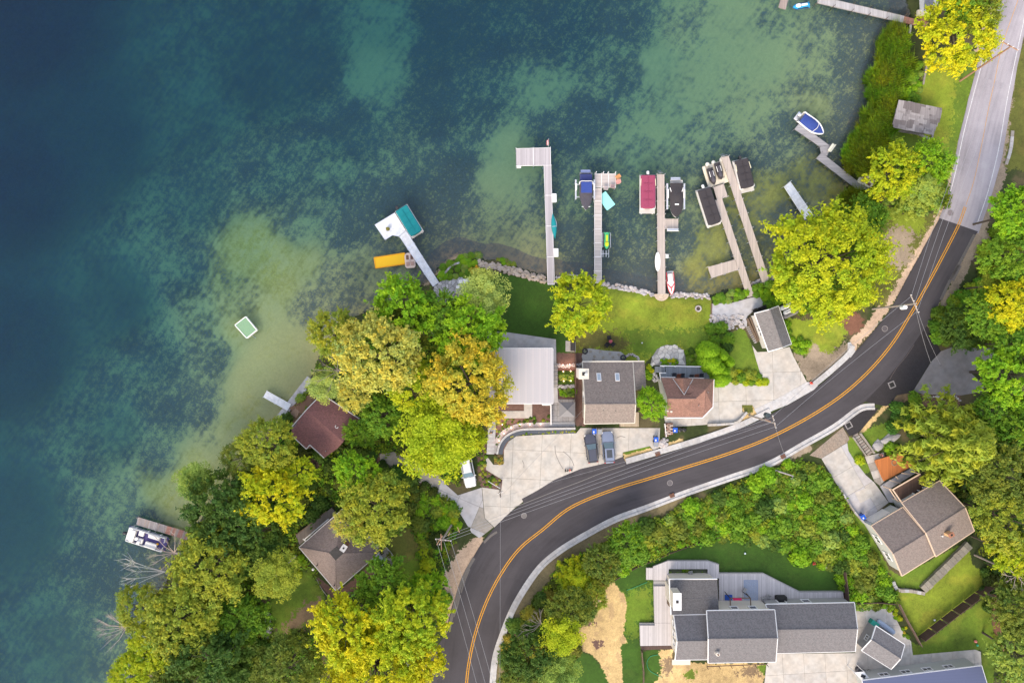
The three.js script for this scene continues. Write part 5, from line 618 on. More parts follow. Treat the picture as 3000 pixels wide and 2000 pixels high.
{ // short-headed dock with chairs
const t = dockOf('chair_dock', 'pale cross boarded dock with chairs on its square head', zB, 478, 1340);
walkway(t, DP(yA, 805, 285), DP(yA, 805, 668), DP(yA, 1410, 285), DP(yA, 1410, 668), 3, DM.pale);
for (const [a, b] of [[472, 592], [592, 722], [722, 850], [850, 978], [978, 1105], [1105, 1232], [1232, 1345]]) walkway(t, DP(zB, 445, a), DP(zB, 510, a), DP(zB, 444, b), DP(zB, 510, b), 1, DM.pale);
for (const x of [840, 1050, 1185, 1395]) { const p = DP(yA, x, 280); part(t, 'corner_post', cyl(p.x, DOCK - 0.2, p.z - 0.1, 0.06, 0.06, 1.1, 8), DM.trim); }
patioChair(flat(DP(yA, 1455, 400), DOCK), -1.0, mat([.52, .27, .12]), 'brown wooden chair at the outer corner of the chair dock'); patioChair(flat(DP(yA, 1462, 535), DOCK), -1.3, mat([.60, .30, .28]), 'pink chair at the edge of the chair dock'); patioChair(flat(DP(yA, 1310, 660), DOCK), 3.0, mat([.50, .34, .33]), 'dusty rose chair on the shore side of the dock head'); patioChair(flat(DP(yA, 1115, 705), DOCK), 3.1, mat([.66, .55, .52]), 'cream chair with red trim above the turquoise mat');
const m = thing('floating_mat', 'turquoise foam mat floating beside the chair dock', 'mat', flat(DP(yA, 1190, 1050, WATER), WATER)); part(m, 'pad', slab(plan(on(yA, [[1008, 860], [1120, 780], [1400, 1160], [1180, 1330], [1150, 1320], [1006, 1110]]), WATER + 0.1), WATER - 0.02, WATER + 0.1), mat([.30, .72, .72]));
}
{ // ladder dock
const t = dockOf('ladder_dock', 'long tan dock with a ladder at its end and stone landing', zB, 1062, 1440);
walkway(t, DP(zB, 1020, 345), DP(zB, 1086, 345), DP(zB, 1028, 1445), DP(zB, 1096, 1445), 9, DM.tan, { up: 0.45, trimM: DM.tan }); walkway(t, DP(zB, 1090, 756), DP(zB, 1092, 845), DP(zB, 1215, 756), DP(zB, 1214, 845), 1, DM.tan, { trimM: DM.tan });
ladder(t, zB, 1053, 345, 1047, 292);
const b = thing('dock_bench', 'white bench along the side platform of the ladder dock', 'bench', flat(DP(zB, 1158, 860), DOCK)); const p = DP(zB, 1158, 860); part(b, 'seat', box(p.x, DOCK + 0.42, p.z, 1.8, 0.07, 0.42), DM.trim); part(b, 'backrest', box(p.x, DOCK + 0.66, p.z + 0.22, 1.8, 0.4, 0.05), DM.trim); for (const s of [-1, 1]) part(b, 'leg', box(p.x + 0.75 * s, DOCK + 0.2, p.z, 0.08, 0.42, 0.4), DM.trim);
const s = thing('stone_landing', 'rounded masonry landing where the ladder dock meets the lawn', 'landing', flat(DP(zB, 1062, 1470))); const c = DP(zB, 1062, 1448, 0.06), stoneM = [mat([.55, .44, .34]), mat([.60, .48, .39]), mat([.50, .41, .33])]; for (let r = 0; r < 3; r++) for (let k = 0; k < 5 + r * 3; k++) { const n = 5 + r * 3, a0 = Math.PI * k / n, a1 = Math.PI * (k + 0.93) / n, r0 = r * 0.37 + 0.02, r1 = r * 0.37 + 0.36, q = (a, d) => V(c.x + Math.cos(a) * d * 1.05, 0, c.z - 0.05 + Math.sin(a) * d); part(s, 'stone', slab([q(a0, r0), q(a0, r1), q((a0 + a1) / 2, r1 * 1.02), q(a1, r1), q(a1, r0)], -0.1, 0.07 + rr(0, 0.02)), pick(stoneM)); }
const ch = thing('dock_lift_chair', 'white folding seat clamped to the shore end of the ladder dock', 'seat', flat(DP(zB, 1108, 1100), DOCK)); const q = DP(zB, 1108, 1100); part(ch, 'seat', box(q.x, DOCK + 0.3, q.z, 0.45, 0.06, 0.6), DM.trim); part(ch, 'frame', mg([-1, 1].map(k => rod(V(q.x - 0.3, DOCK, q.z + 0.28 * k), V(q.x + 0.5, DOCK + 0.5, q.z + 0.3 * k), 0.025))), DM.alu);
}
{ // twin docks to the right
const t = dockOf('platform_dock', 'tan dock with a side arm and watercraft platform', zB, 1880, 1465);
walkway(t, DP(yC, 400, 705), DP(yC, 590, 640), DP(yC, 470, 950), DP(yC, 668, 885), 1, DM.tan, { trimM: DM.tan }); const l = s => DP(zB, lerp(1556, 1852, s), lerp(588, 1478, s)), r = s => DP(zB, lerp(1617, 1912, s), lerp(568, 1460, s)); walkway(t, l(0), r(0), l(1), r(1), 7, DM.tan, { up: 0.4, trimM: DM.tan });
walkway(t, DP(zB, 1488, 1200), DP(zB, 1520, 1300), DP(zB, 1736, 1130), DP(zB, 1768, 1222), 2, DM.tan, { trimM: DM.tan });
const t2 = dockOf('long_slanted_dock', 'longest tan dock slanting out from the shrubs', zB, 2030, 1360); walkway(t2, DP(zB, 1612, 190), DP(zB, 1676, 176), DP(zB, 1996, 1362), DP(zB, 2066, 1360), 9, DM.tan, { up: 0.45, trimM: DM.tan }); ladder(t2, zB, 1640, 185, 1625, 142);
}
{ // white stub dock, zigzag dock, top dock, cabin dock, timber dock
const a = dockOf('white_stub_dock', 'narrow white dock poking out from under the big tree', zD, 330, 640); walkway(a, DP(zD, 150, 458), DP(zD, 206, 412), DP(zD, 345, 760), DP(zD, 418, 720), 3, DM.white, { up: 0.5 });
const z = dockOf('zigzag_dock', 'weathered grey dock with a zigzag joint by the reeds', zD, 960, 540); walkway(z, DP(zC, 290, 1130), DP(zC, 246, 1184), DP(zC, 562, 1330), DP(zC, 480, 1346), 3, DM.grey, { trim: false, postM: B.weathered[0] }); part(z, 'deck_section', slab(plan(on(zC, [[480, 1348], [562, 1332], [582, 1345], [546, 1432], [490, 1404]]), DOCK), DOCK - 0.14, DOCK - 0.004), DM.grey); walkway(z, DP(zD, 496, 146), DP(zD, 446, 198), DP(zD, 990, 540), DP(zD, 905, 548), 5, DM.grey, { trim: false, postM: B.weathered[0] });
const bp = DP(zC, 574, 1362), bn = thing('dock_bench', 'pale bench at the zigzag joint of the weathered grey dock', 'bench', flat(bp, DOCK)), ang = 0.95; part(bn, 'seat', box(bp.x, DOCK + 0.42, bp.z, 1.35, 0.08, 0.5, ang), mat([.68, .66, .56])); part(bn, 'backrest', box(bp.x + 0.2, DOCK + 0.62, bp.z + 0.14, 1.35, 0.35, 0.07, ang), mat([.68, .66, .56])); for (const s of [-1, 1]) part(bn, 'leg', box(bp.x + s * 0.33, DOCK + 0.2, bp.z - s * 0.46, 0.3, 0.4, 0.08, ang), mat([.60, .58, .50]));
const d = dockOf('top_edge_dock', 'long grey dock crossing the top edge to a red landing', zC, 1250, 180); for (const [x0, x1] of [[460, 610], [610, 780], [780, 935], [935, 1095], [1095, 1252]]) { const up = x => DP(zC, x + 8, (x - 600) * 0.232 - 4), dn = x => DP(zC, x - 8, (x - 600) * 0.232 + 56); walkway(d, up(x0), dn(x0), up(x1), dn(x1), 1, DM.cool, { trimM: B.weathered[2], up: 0.8, postM: B.timber }); }
part(d, 'head', slab(plan(on(zC, [[98, 66], [164, 86], [196, -20], [125, -30]]), DOCK), DOCK - 0.15, DOCK), DM.wood); const q = n => DP(zC, 1256 + n * 45, 148 + n * 11.5), q2 = n => DP(zC, 1242 + n * 42, 205 + n * 9); for (let k = 0; k < 5; k++) part(d, 'red_board', slab([flat(q(k + 0.02)), flat(q(k + 0.97)), flat(q2(k + 0.97)), flat(q2(k + 0.02))], -0.1, DOCK + 0.02), DM.red);
const c = dockOf('cabin_dock', 'short white dock standing off the concrete seawall', zL, 450, 290); walkway(c, DP(zL, 252, 140), DP(zL, 220, 196), DP(zL, 476, 264), DP(zL, 442, 320), 2, DM.white);
const w = dockOf('timber_dock', 'weathered timber dock beside the open white pontoon boat', yD, 1500, 650), L = s => DP(yD, lerp(660, 2300, s), lerp(255, 745, s)), R = s => DP(yD, lerp(600, 2200, s), lerp(490, 970, s)); for (let k = 0; k < 36; k++) part(w, 'plank', slab([flat(L(k / 36 + 0.001)), flat(L((k + 0.94) / 36)), flat(R((k + 0.94) / 36)), flat(R(k / 36 + 0.001))], DOCK - 0.1, DOCK + rr(-0.012, 0.012)), k > 18 ? pick([DM.wood, DM.red]) : pick([DM.wood, B.weathered[0], B.weathered[2]])); for (const [x, y] of [[660, 255], [600, 490], [1300, 445], [1240, 680]]) { const p = DP(yD, x, y); part(w, 'post', cyl(p.x, -2.5, p.z, 0.06, 0.06, 3.1, 7), B.weathered[2]); }
}
{ // loose floats
const y = thing('yellow_raft', 'long yellow inflatable raft beside the white dock', 'raft', flat(DP(zA, 290, 1140, WATER), WATER)); part(y, 'top_pad', slab(plan(on(zA, [[144, 1112], [425, 1068], [435, 1168], [157, 1208]]), WATER + 0.18), WATER - 0.03, WATER + 0.16), mat([.78, .46, .015])); const ry = plan(on(zA, [[144, 1113], [423, 1069], [434, 1167], [158, 1207]]), WATER + 0.14); for (let k = 0; k < 4; k++) part(y, 'rim_tube', rod(ry[k].setY(WATER + 0.12), ry[(k + 1) % 4].setY(WATER + 0.12), 0.11, 0.11, 8), mat([.72, .33, .012]));
const r = thing('swim_raft', 'square green topped swim raft anchored over the sandy shallows', 'raft', flat(DP(yH, 1096, 940, WATER), WATER)); const q = on(yH, [[1012, 920], [1095, 856], [1180, 958], [1102, 1020]]); part(r, 'turf_top', slab(plan(q, WATER + 0.45), WATER + 0.2, WATER + 0.42), mat([.24, .42, .26], { map: rep(T.speckle, 1) })); const w4 = plan(q, WATER + 0.45); for (let k = 0; k < 4; k++) part(r, 'frame_rail', bar(w4[k], w4[(k + 1) % 4], 0.13, WATER - 0.05, WATER + 0.47), DM.trim); const e = DP(yH, 1142, 992, WATER); part(r, 'swim_ladder', rod(V(e.x, WATER + 0.4, e.z), V(e.x + 0.5, WATER - 0.5, e.z + 0.6), 0.04), DM.alu);
}

// ---------------------------------------------------------------- boats (built along +x, bow at +x, then turned)
const L = (t, name, geo, m, label) => { const o = new THREE.Mesh(geo, m); o.name = name; o.castShadow = o.receiveShadow = true; if (label) o.userData.label = label; t.add(o); return o; };
const BM = { white: mat([.78, .78, .79], { roughness: 0.35 }), navy: mat([.035, .05, .20], { map: rep(T.speckle, 1.4) }), royal: mat([.035, .075, .34], { map: rep(T.speckle, 1.4) }), slateCover: mat([.085, .08, .105], { map: rep(T.speckle, 1.4) }), black: mat([.050, .044, .052], { map: rep(T.speckle, 1.4) }), maroon: mat([.36, .06, .135], { map: rep(T.speckle, 1.2) }), teal: mat([.0, .25, .29], { map: rep(T.speckle, 1.2) }), alu: DM.alu, seat: mat([.72, .71, .70]), carpet: mat([.06, .05, .17]), deck: mat([.50, .48, .46]), red: mat([.60, .03, .05]), motor: mat([.03, .03, .035], { roughness: 0.4 }), green: mat([.08, .50, .22]), lime: mat([.60, .70, .03]), glass: mat([.30, .36, .42], { roughness: 0.1 }) };
const heading = (f, x0, y0, x1, y1) => { const a = P(...f(x0, y0)), b = P(...f(x1, y1)); return -Math.atan2(b.z - a.z, b.x - a.x); };
function vessel(name, label, category, c, turn, y = WATER) { const t = thing(name, label, category, flat(c, y)); t.rotation.y = turn; return t; }
// hull: half width along s in 0..1 (stern to bow), lofted with a rounded bilge; dome closes it with a cover
const halfW = (s, W, blunt) => W / 2 * (s < 0.5 ? 0.93 + 0.07 * smooth(0, 0.5, s) : Math.pow(Math.max(0, 1 - Math.pow((s - 0.5) / 0.5, blunt)), 0.75));
function hull(Ln, W, H, blunt = 2.2, n = 22) {
const ring = [], prof = [[0, 0], [0.55, 0.06], [0.86, 0.32], [1, 1]];
for (let i = 0; i <= n; i++) { const s = i / n, w = halfW(s, W, blunt) + 0.001, x = (s - 0.5) * Ln, lift = Math.pow(Math.max(0, (s - 0.6) / 0.4), 2) * H * 0.55; const pts = []; for (const sd of [-1, 1]) { const q = prof.map(([a, b]) => [x, lift * (1 - b) + b * H, sd * a * w]); pts.push(...(sd < 0 ? q.reverse() : q.slice(1))); } ring.push(pts); }
return loft(ring);
}
function loft(ring, closed = false) { const pos = [], idx = [], m = ring[0].length; ring.forEach(r => r.forEach(p => pos.push(...p))); for (let i = 0; i + 1 < ring.length; i++) for (let j = 0; j < m - (closed ? 0 : 1); j++) { const a = i * m + j, b = i * m + (j + 1) % m, c = a + m, d = b + m; idx.push(a, b, c, b, d, c); } for (const e of [0, ring.length - 1]) { for (let j = 1; j + 1 < m; j++) idx.push(e * m, e * m + j, e * m + j + 1); } const g = new THREE.BufferGeometry(); g.setAttribute('position', new THREE.Float32BufferAttribute(pos, 3)); g.setIndex(idx); return boxUV(g); }
function cover(Ln, W, y0, rise, s0, s1, blunt = 2.2, n = 18, sag = 0.05) { const ring = []; for (let i = 0; i <= n; i++) { const s = lerp(s0, s1, i / n), w = halfW(s, W, blunt) * 0.985 + 0.001, x = (s - 0.5) * Ln, pts = []; for (let k = 0; k <= 10; k++) { const a = k / 10 * 2 - 1; pts.push([x, y0 + rise(s) * (1 - Math.pow(Math.abs(a), 2.4)) + sag * (vnoise(i * 0.9, k * 1.3) - 0.5), a * w]); } ring.push(pts); } return loft(ring); }
function roundRect(x0, x1, w, r0, r1) { const s = new THREE.Shape(); s.moveTo(x0 + r0, -w / 2); s.lineTo(x1 - r1, -w / 2); s.absarc(x1 - r1, -w / 2 + r1, r1, -Math.PI / 2, 0); s.lineTo(x1, w / 2 - r1); s.absarc(x1 - r1, w / 2 - r1, r1, 0, Math.PI / 2); s.lineTo(x0 + r0, w / 2); s.absarc(x0 + r0, w / 2 - r0, r0, Math.PI / 2, Math.PI); s.lineTo(x0, -w / 2 + r0); s.absarc(x0 + r0, -w / 2 + r0, r0, Math.PI, 1.5 * Math.PI); return s; }
const plate = (shape, h, y) => boxUV(new THREE.ExtrudeGeometry(shape, { depth: h, bevelEnabled: false, curveSegments: 10 }).rotateX(-Math.PI / 2).translate(0, y, 0));
function motor(t, x, z, m, k = 1) { const g = L(t, 'outboard_motor', mg([rbox(x - 0.28 * k, 0.95, z, 0.62 * k, 0.42, 0.42 * k, 0.14, 0, 3)]), m); L(g, 'motor_leg', box(x - 0.3 * k, 0.35, z, 0.22, 1.0, 0.16), BM.motor); }
function pontoon(label, c, turn, Ln, W, coverM, o = {}) {
const t = vessel('pontoon_boat', label, 'boat', c, turn);
for (const s of [-1, 1]) L(t, 'pontoon_tube', boxUV(mg([new THREE.CylinderGeometry(0.29, 0.29, Ln - 0.7, 12).rotateZ(Math.PI / 2).translate(-0.1, 0.02, s * (W / 2 - 0.36)), new THREE.ConeGeometry(0.29, 0.6, 12).rotateZ(-Math.PI / 2).translate(Ln / 2 - 0.2, 0.06, s * (W / 2 - 0.36))])), BM.alu);
L(t, 'deck', rbox(0, 0.4, 0, Ln, 0.12, W, 0.05), o.deckM ?? BM.deck);
const rail = (a, b, c2, d) => bar(V(a, 0, b), V(c2, 0, d), 0.07, 0.46, 1.05), x0 = -Ln / 2 + 0.35, x1 = Ln / 2 - (o.front ?? 0.45), z = W / 2 - 0.07;
const rl = L(t, 'side_rail', rail(x0, -z, x1, -z), o.railM ?? BM.white); L(t, 'side_rail', rail(x0, z, x1, z), o.railM ?? BM.white); L(t, 'front_rail', mg([rail(x1, -z, x1, -0.4), rail(x1, 0.4, x1, z)]), o.railM ?? BM.white); if (!coverM) L(t, 'rear_rail', rail(x0, -z, x0, z), o.railM ?? BM.white);
if (coverM) {
const sh = roundRect(x0 - 0.12, x1 + 0.04, W - 0.16, 0.22, 0.55), top = new THREE.ExtrudeGeometry(sh, { depth: 0.3, bevelEnabled: true, bevelSize: 0.16, bevelThickness: 0.14, bevelSegments: 3, bevelOffset: -0.16, curveSegments: 8 }).rotateX(-Math.PI / 2).translate(0, 0.86, 0), p = top.attributes.position;
for (let i = 0; i < p.count; i++) if (p.getY(i) > 1.1) p.setY(i, p.getY(i) + 0.12 * (1 - Math.pow(p.getZ(i) / (W / 2), 2)) + 0.05 * (vnoise(p.getX(i) * 2, p.getZ(i) * 2) - 0.5));
const cv = L(t, 'mooring_cover', boxUV(top), coverM); L(cv, 'centre_ridge', boxUV(rod(V(x0 + 0.3, 1.42, 0), V(x1 - 0.4, 1.4, 0), 0.05)), coverM);
for (const k of [0.25, 0.5, 0.75]) L(cv, 'support_seam', box(lerp(x0, x1, k), 1.41, 0, 0.05, 0.05, W * 0.6), coverM);
if (o.bow) for (const s of [-1, 1]) L(t, 'frame_bar', bar(V(x0 + 0.5, 0, s * (z - 0.05)), V(x0 + 1.6, 0, s * (z + 0.02)), 0.09, 1.22, 1.32), mat([.72, .68, .50]));
}
motor(t, -Ln / 2 + 0.1, o.mz ?? 0, o.motorM ?? BM.motor);
return t;
}
pontoon('pontoon boat under a teal cover moored to the white dock', DP(zA, 465, 775, 0.3), heading(zA, 388, 650, 542, 900), 5.2, 2.3, BM.teal, { front: 0.2, mz: 0.5 });
pontoon('pontoon boat under a magenta red cover at the ladder dock', DP(yB, 330, 757, 0.3), heading(yB, 330, 300, 330, 1200), 6.2, 2.5, BM.maroon, { front: 0.72, bow: true, motorM: BM.white });
pontoon('pontoon boat under a black cover beside the watercraft platform', DP(yC, 312, 1080, 0.3), heading(yC, 205, 720, 425, 1415), 6.3, 2.35, BM.black, { front: 0.25, motorM: BM.white });
pontoon('black covered pontoon boat east of the longest slanted dock', DP(yC, 985, 475, 0.3), heading(yC, 905, 200, 1040, 750), 5.4, 2.4, BM.black, { front: 0.62, bow: true });
{ const t = pontoon('open pontoon boat with white seats beside the timber dock', DP(yD, 900, 940, 0.3), heading(yD, 310, 760, 1340, 1080), 6.6, 2.35, null, { deckM: BM.carpet, front: 0.3 });
const seat = (x, z, w, d) => { const s = L(t, 'seat', rbox(x, 0.68, z, w, 0.42, d, 0.1, 0, 3), BM.seat); return s; };
const lounge = seat(-2.75, 0, 0.75, 2.1); L(lounge, 'seat_back', rbox(-2.1, 0.85, 0, 0.7, 0.7, 1.9, 0.12, 0, 3), BM.seat); seat(-0.95, -0.62, 0.85, 0.75); seat(-0.75, 0.55, 0.75, 0.8); const b1 = seat(1.15, -0.72, 1.9, 0.66); L(b1, 'seat_back', rbox(1.15, 0.95, -0.98, 1.9, 0.36, 0.16, 0.06), BM.seat); const b2 = seat(1.0, 0.68, 1.9, 0.75); L(b2, 'seat_back', rbox(1.0, 0.95, 0.98, 1.9, 0.36, 0.16, 0.06), BM.seat); L(t, 'helm_console', rbox(-0.9, 0.85, 0.75, 0.5, 0.7, 0.5, 0.08), BM.white); L(t, 'table', cyl(-1.45, 0.46, 0.35, 0.26, 0.26, 0.5, 16), BM.white); L(t, 'cooler', rbox(1.9, 0.6, 0.25, 0.32, 0.28, 0.24, 0.03), mat([.75, .38, .02])); for (const x of [-2, 0, 2]) L(t, 'fender', boxUV(new THREE.CapsuleGeometry(0.11, 0.4, 4, 8).translate(x, 0.5, -1.26)), BM.white); }
// boat lift under a raised hull
function lift(label, c, turn, len, W) { const t = vessel('boat_lift', label, 'boat lift', c, turn); for (const s of [-1, 1]) { L(t, 'side_beam', box(0, 1.3, s * W / 2, len, 0.22, 0.24), BM.alu); L(t, 'guide_pad', rbox(-0.4, 1.5, s * (W / 2 - 0.05), len * 0.34, 0.24, 0.3, 0.06), BM.white); for (const x of [-len / 2 + 0.15, len / 2 - 0.15]) L(t, 'corner_post', cyl(x, -2.0, s * W / 2, 0.06, 0.06, 3.8, 8), BM.alu); } for (const x of [-len * 0.32, len * 0.32]) L(t, 'cradle_beam', box(x, 0.35, 0, 0.16, 0.16, W), BM.alu); return t; }
function runabout(label, c, turn, Ln, W, covM, o = {}) {
const t = vessel('motor_boat', label, 'boat', c, turn, o.y ?? WATER + 0.45); L(t, 'hull', hull(Ln, W, 0.85, o.blunt ?? 2.1), o.hullM ?? BM.white);
const cv = L(t, 'mooring_cover', cover(Ln, W, 0.86, s => 0.16 + 0.34 * Math.exp(-Math.pow((s - 0.42) / 0.2, 2)), o.s0 ?? 0.08, 0.995, o.blunt ?? 2.1), covM); L(cv, 'cover_hem', boxUV(rod(V(-Ln * 0.42, 0.87, -W * 0.46), V(Ln * 0.1, 0.87, -W * 0.49), 0.03)), covM);
L(t, 'swim_platform', rbox(-Ln / 2 - 0.28, 0.35, 0, 0.6, 0.08, W * 0.72, 0.03), o.platM ?? BM.alu);
return t;
}
lift('white framed boat lift holding the blue topped speedboat', DP(yA, 530, 735, 0.7), heading(yA, 530, 450, 530, 1015), 3.1, 2.95);
{ const t = runabout('speedboat with blue canopy raised on a lift', DP(yA, 550, 800, 0.7), heading(yA, 550, 230, 550, 1340), 5.9, 2.15, BM.slateCover, { platM: mat([.30, .34, .55]), y: WATER + 0.75 }); L(t, 'bimini_top', rbox(-0.45, 1.75, 0, 1.75, 0.12, 1.72, 0.06, 0, 3), BM.royal); L(t, 'stern_cover', rbox(-2.1, 1.0, 0, 1.2, 0.3, 1.9, 0.14, 0, 3), BM.navy); const a = L(t, 'wake_tower', tube([V(-1.15, 0.9, -0.98), V(-1.4, 1.7, -0.9), V(-1.4, 1.86, 0), V(-1.4, 1.7, 0.9), V(-1.15, 0.9, 0.98)], 0.05, 24, 6), BM.white); for (const s of [-1, 1]) { L(a, 'tower_speaker', boxUV(new THREE.CapsuleGeometry(0.1, 0.24, 4, 8).rotateZ(Math.PI / 2).translate(-1.2, 1.35, s * 1.05)), BM.white); L(t, 'bow_cleat', box(2.45, 0.95, s * 0.55, 0.1, 0.1, 0.3), BM.white); } }
lift('silver boat lift holding the black covered speedboat', DP(yB, 1045, 830, 0.7), heading(yB, 1045, 500, 1045, 1150), 4.1, 2.7);
{ const t = runabout('black covered speedboat raised beside the ladder dock', DP(yB, 1048, 900, 0.7), heading(yB, 1048, 440, 1048, 1370), 5.9, 2.15, BM.black, { blunt: 3.4, y: WATER + 0.75 }); L(t, 'cover_vent', rbox(0.95, 1.22, 0, 0.24, 0.1, 0.62, 0.03), BM.white); L(t, 'stern_frame', mg([bar(V(-3.35, 0, -0.55), V(-3.35, 0, 0.55), 0.06, 0.42, 0.5), bar(V(-3.35, 0, -0.5), V(-2.9, 0, -0.85), 0.06, 0.42, 0.5), bar(V(-3.35, 0, 0.5), V(-2.9, 0, 0.85), 0.06, 0.42, 0.5)]), BM.white); for (const s of [-1, 1]) L(t, 'rear_cleat', rbox(-1.4, 1.05, s * 0.95, 0.7, 0.1, 0.12, 0.03, 0.3 * s), BM.white); }
{ const c = DP(zC, 410, 1140, 0.4), t = runabout('small white boat with royal blue cover at the zigzag dock', c, heading(zC, 315, 1062, 515, 1215), 4.5, 2.0, BM.royal, { y: WATER - 0.15 }); L(t, 'gunwale', tube([...Array(25)].map((_, i) => { const a = i / 24 * 2 - 1, s = 1 - Math.abs(a) * 0.97; return V((s - 0.5) * 4.5, 0.88, Math.sign(a) * halfW(s, 2.0, 2.1)); }), 0.12, 60, 6), BM.white); L(t, 'windscreen', tube([V(0.75, 1.0, -0.85), V(0.95, 1.22, 0), V(0.75, 1.0, 0.85)], 0.05, 12, 5), BM.white); motor(t, -2.25, 0, BM.white, 0.8); }
{ const c = DP(zB, 1148, 1345, 0), t = vessel('small_sailboat', 'small white dinghy with red trim beached beside the ladder dock', 'boat', c, heading(zB, 1140, 1240, 1156, 1450), WATER - 0.1); L(t, 'hull', hull(3.7, 1.2, 0.55, 2.0), BM.white); L(t, 'foredeck', cover(3.7, 1.1, 0.55, () => 0.06, 0.42, 0.98, 2.0, 14, 0.01), BM.white); L(t, 'cockpit', rbox(-0.75, 0.5, 0, 1.5, 0.14, 0.75, 0.05), BM.seat); const st = [[0.45, 0.3, 0.6], [0.45, -0.3, -0.6], [0.95, 0.0, 0.1]]; for (const [x, z, r] of st) L(t, 'red_stripe', boxUV(new THREE.BoxGeometry(0.75, 0.03, 0.14).rotateY(r).translate(x, 0.655, z)), BM.red); L(t, 'transom', box(-1.85, 0.4, 0, 0.12, 0.4, 0.9), BM.glass); L(t, 'gunwale', tube([...Array(25)].map((_, i) => { const a = i / 24 * 2 - 1, s = 1 - Math.abs(a) * 0.97; return V((s - 0.5) * 3.7, 0.57, Math.sign(a) * halfW(s, 1.2, 2.0)); }), 0.05, 50, 5), BM.red); }
{ const t = vessel('paddle_board', 'white paddle board lying along the edge of the ladder dock', 'paddle board', DP(zB, 1025, 1148), heading(zB, 1025, 1065, 1026, 1235), DOCK + 0.01); const sh = new THREE.Shape(); sh.absellipse(0, 0, 1.5, 0.41, 0, Math.PI * 2); L(t, 'board', boxUV(new THREE.ExtrudeGeometry(sh, { depth: 0.06, bevelEnabled: true, bevelSize: 0.03, bevelThickness: 0.03, bevelSegments: 2, curveSegments: 20 }).rotateX(-Math.PI / 2).translate(0, 0.03, 0)), BM.white); L(t, 'deck_pad', rbox(-0.2, 0.125, 0, 1.2, 0.02, 0.5, 0.008), mat([.66, .68, .72])); }
{ const t = vessel('teal_canoe', 'teal canoe hung on a rack along the flag dock', 'canoe', DP(zB, 72, 822), heading(zB, 62, 700, 85, 945), DOCK + 0.05); const ring = []; for (let i = 0; i <= 18; i++) { const s = i / 18, w = 0.42 * Math.sin(Math.PI * s) + 0.01, x = (s - 0.5) * 4.2; ring.push([...Array(7)].map((_, k) => { const a = Math.PI * k / 6; return [x, 0.34 * Math.sin(a) * (0.4 + 0.6 * Math.sin(Math.PI * s)), Math.cos(a) * w]; })); } L(t, 'hull', loft(ring), mat([.0, .24, .27], { roughness: 0.4 })); L(t, 'keel', boxUV(rod(V(-1.9, 0.2, 0), V(1.9, 0.2, 0), 0.03)), BM.teal); L(t, 'strap', box(0.1, 0.35, 0, 0.06, 0.04, 0.7), BM.alu); const b = vessel('white_kayak', 'white kayak behind the teal canoe on the flag dock', 'kayak', DP(zB, 80, 800), heading(zB, 62, 700, 90, 945), DOCK - 0.15); L(b, 'hull', loft(ring.map(r => r.map(([x, y, z]) => [x * 0.62, y * 0.5, z * 0.8]))), BM.white); L(b, 'cockpit_rim', boxUV(new THREE.TorusGeometry(0.2, 0.04, 6, 16).scale(1.5, 1, 1).rotateX(Math.PI / 2).translate(-0.2, 0.18, 0)), BM.motor); }
function jetski(label, c, turn, y, hm, sm, seatM, covered) { const t = vessel('personal_watercraft', label, 'watercraft', c, turn, y); L(t, 'hull', hull(2.75, 1.05, 0.42, 2.6, 18), hm); L(t, 'upper_deck', cover(2.75, 0.98, 0.42, s => 0.14 + 0.2 * Math.exp(-Math.pow((s - 0.62) / 0.18, 2)), 0.03, 0.98, 2.6, 16, 0.01), sm); L(t, 'seat', rbox(-0.3, 0.72, 0, 1.15, 0.28, 0.34, 0.12, 0, 3), seatM); L(t, 'front_cowl', boxUV(new THREE.SphereGeometry(0.36, 12, 8).scale(1.3, 0.6, 0.9).translate(0.55, 0.7, 0)), seatM); if (!covered) { L(t, 'handlebar', boxUV(rod(V(0.28, 0.98, -0.36), V(0.28, 0.98, 0.36), 0.03)), BM.motor); L(t, 'side_gunnel', mg([-1, 1].map(s => box(-0.2, 0.5, s * 0.42, 1.7, 0.05, 0.14))), BM.motor); } else for (const s of [-1, 1]) L(t, 'footrest_strip', box(-0.35, 0.66, s * 0.3, 0.9, 0.03, 0.09), BM.white); L(t, 'rear_pad', rbox(-1.22, 0.5, 0, 0.3, 0.06, 0.6, 0.02), BM.motor); return t; }
jetski('green and yellow watercraft on a small lift by the chair dock', DP(zB, 557, 955, 0.2), heading(zB, 557, 885, 556, 1025), WATER + 0.35, BM.green, BM.green, BM.lime, false);
jetski('black watercraft on the outer side of the tan platform', DP(yC, 368, 500, 0.3), heading(yC, 310, 330, 405, 650), WATER + 0.45, BM.motor, BM.black, BM.slateCover, true); jetski('black watercraft nearest the longest slanted dock', DP(yC, 505, 400, 0.3), heading(yC, 450, 210, 560, 590), WATER + 0.45, BM.motor, BM.black, BM.slateCover, true);
jetski('blue and white watercraft afloat near the top edge', DP(zC, 315, 45, 0), heading(zC, 400, 35, 228, 60), WATER - 0.1, mat([.0, .14, .55]), mat([.02, .30, .60]), BM.white, false);
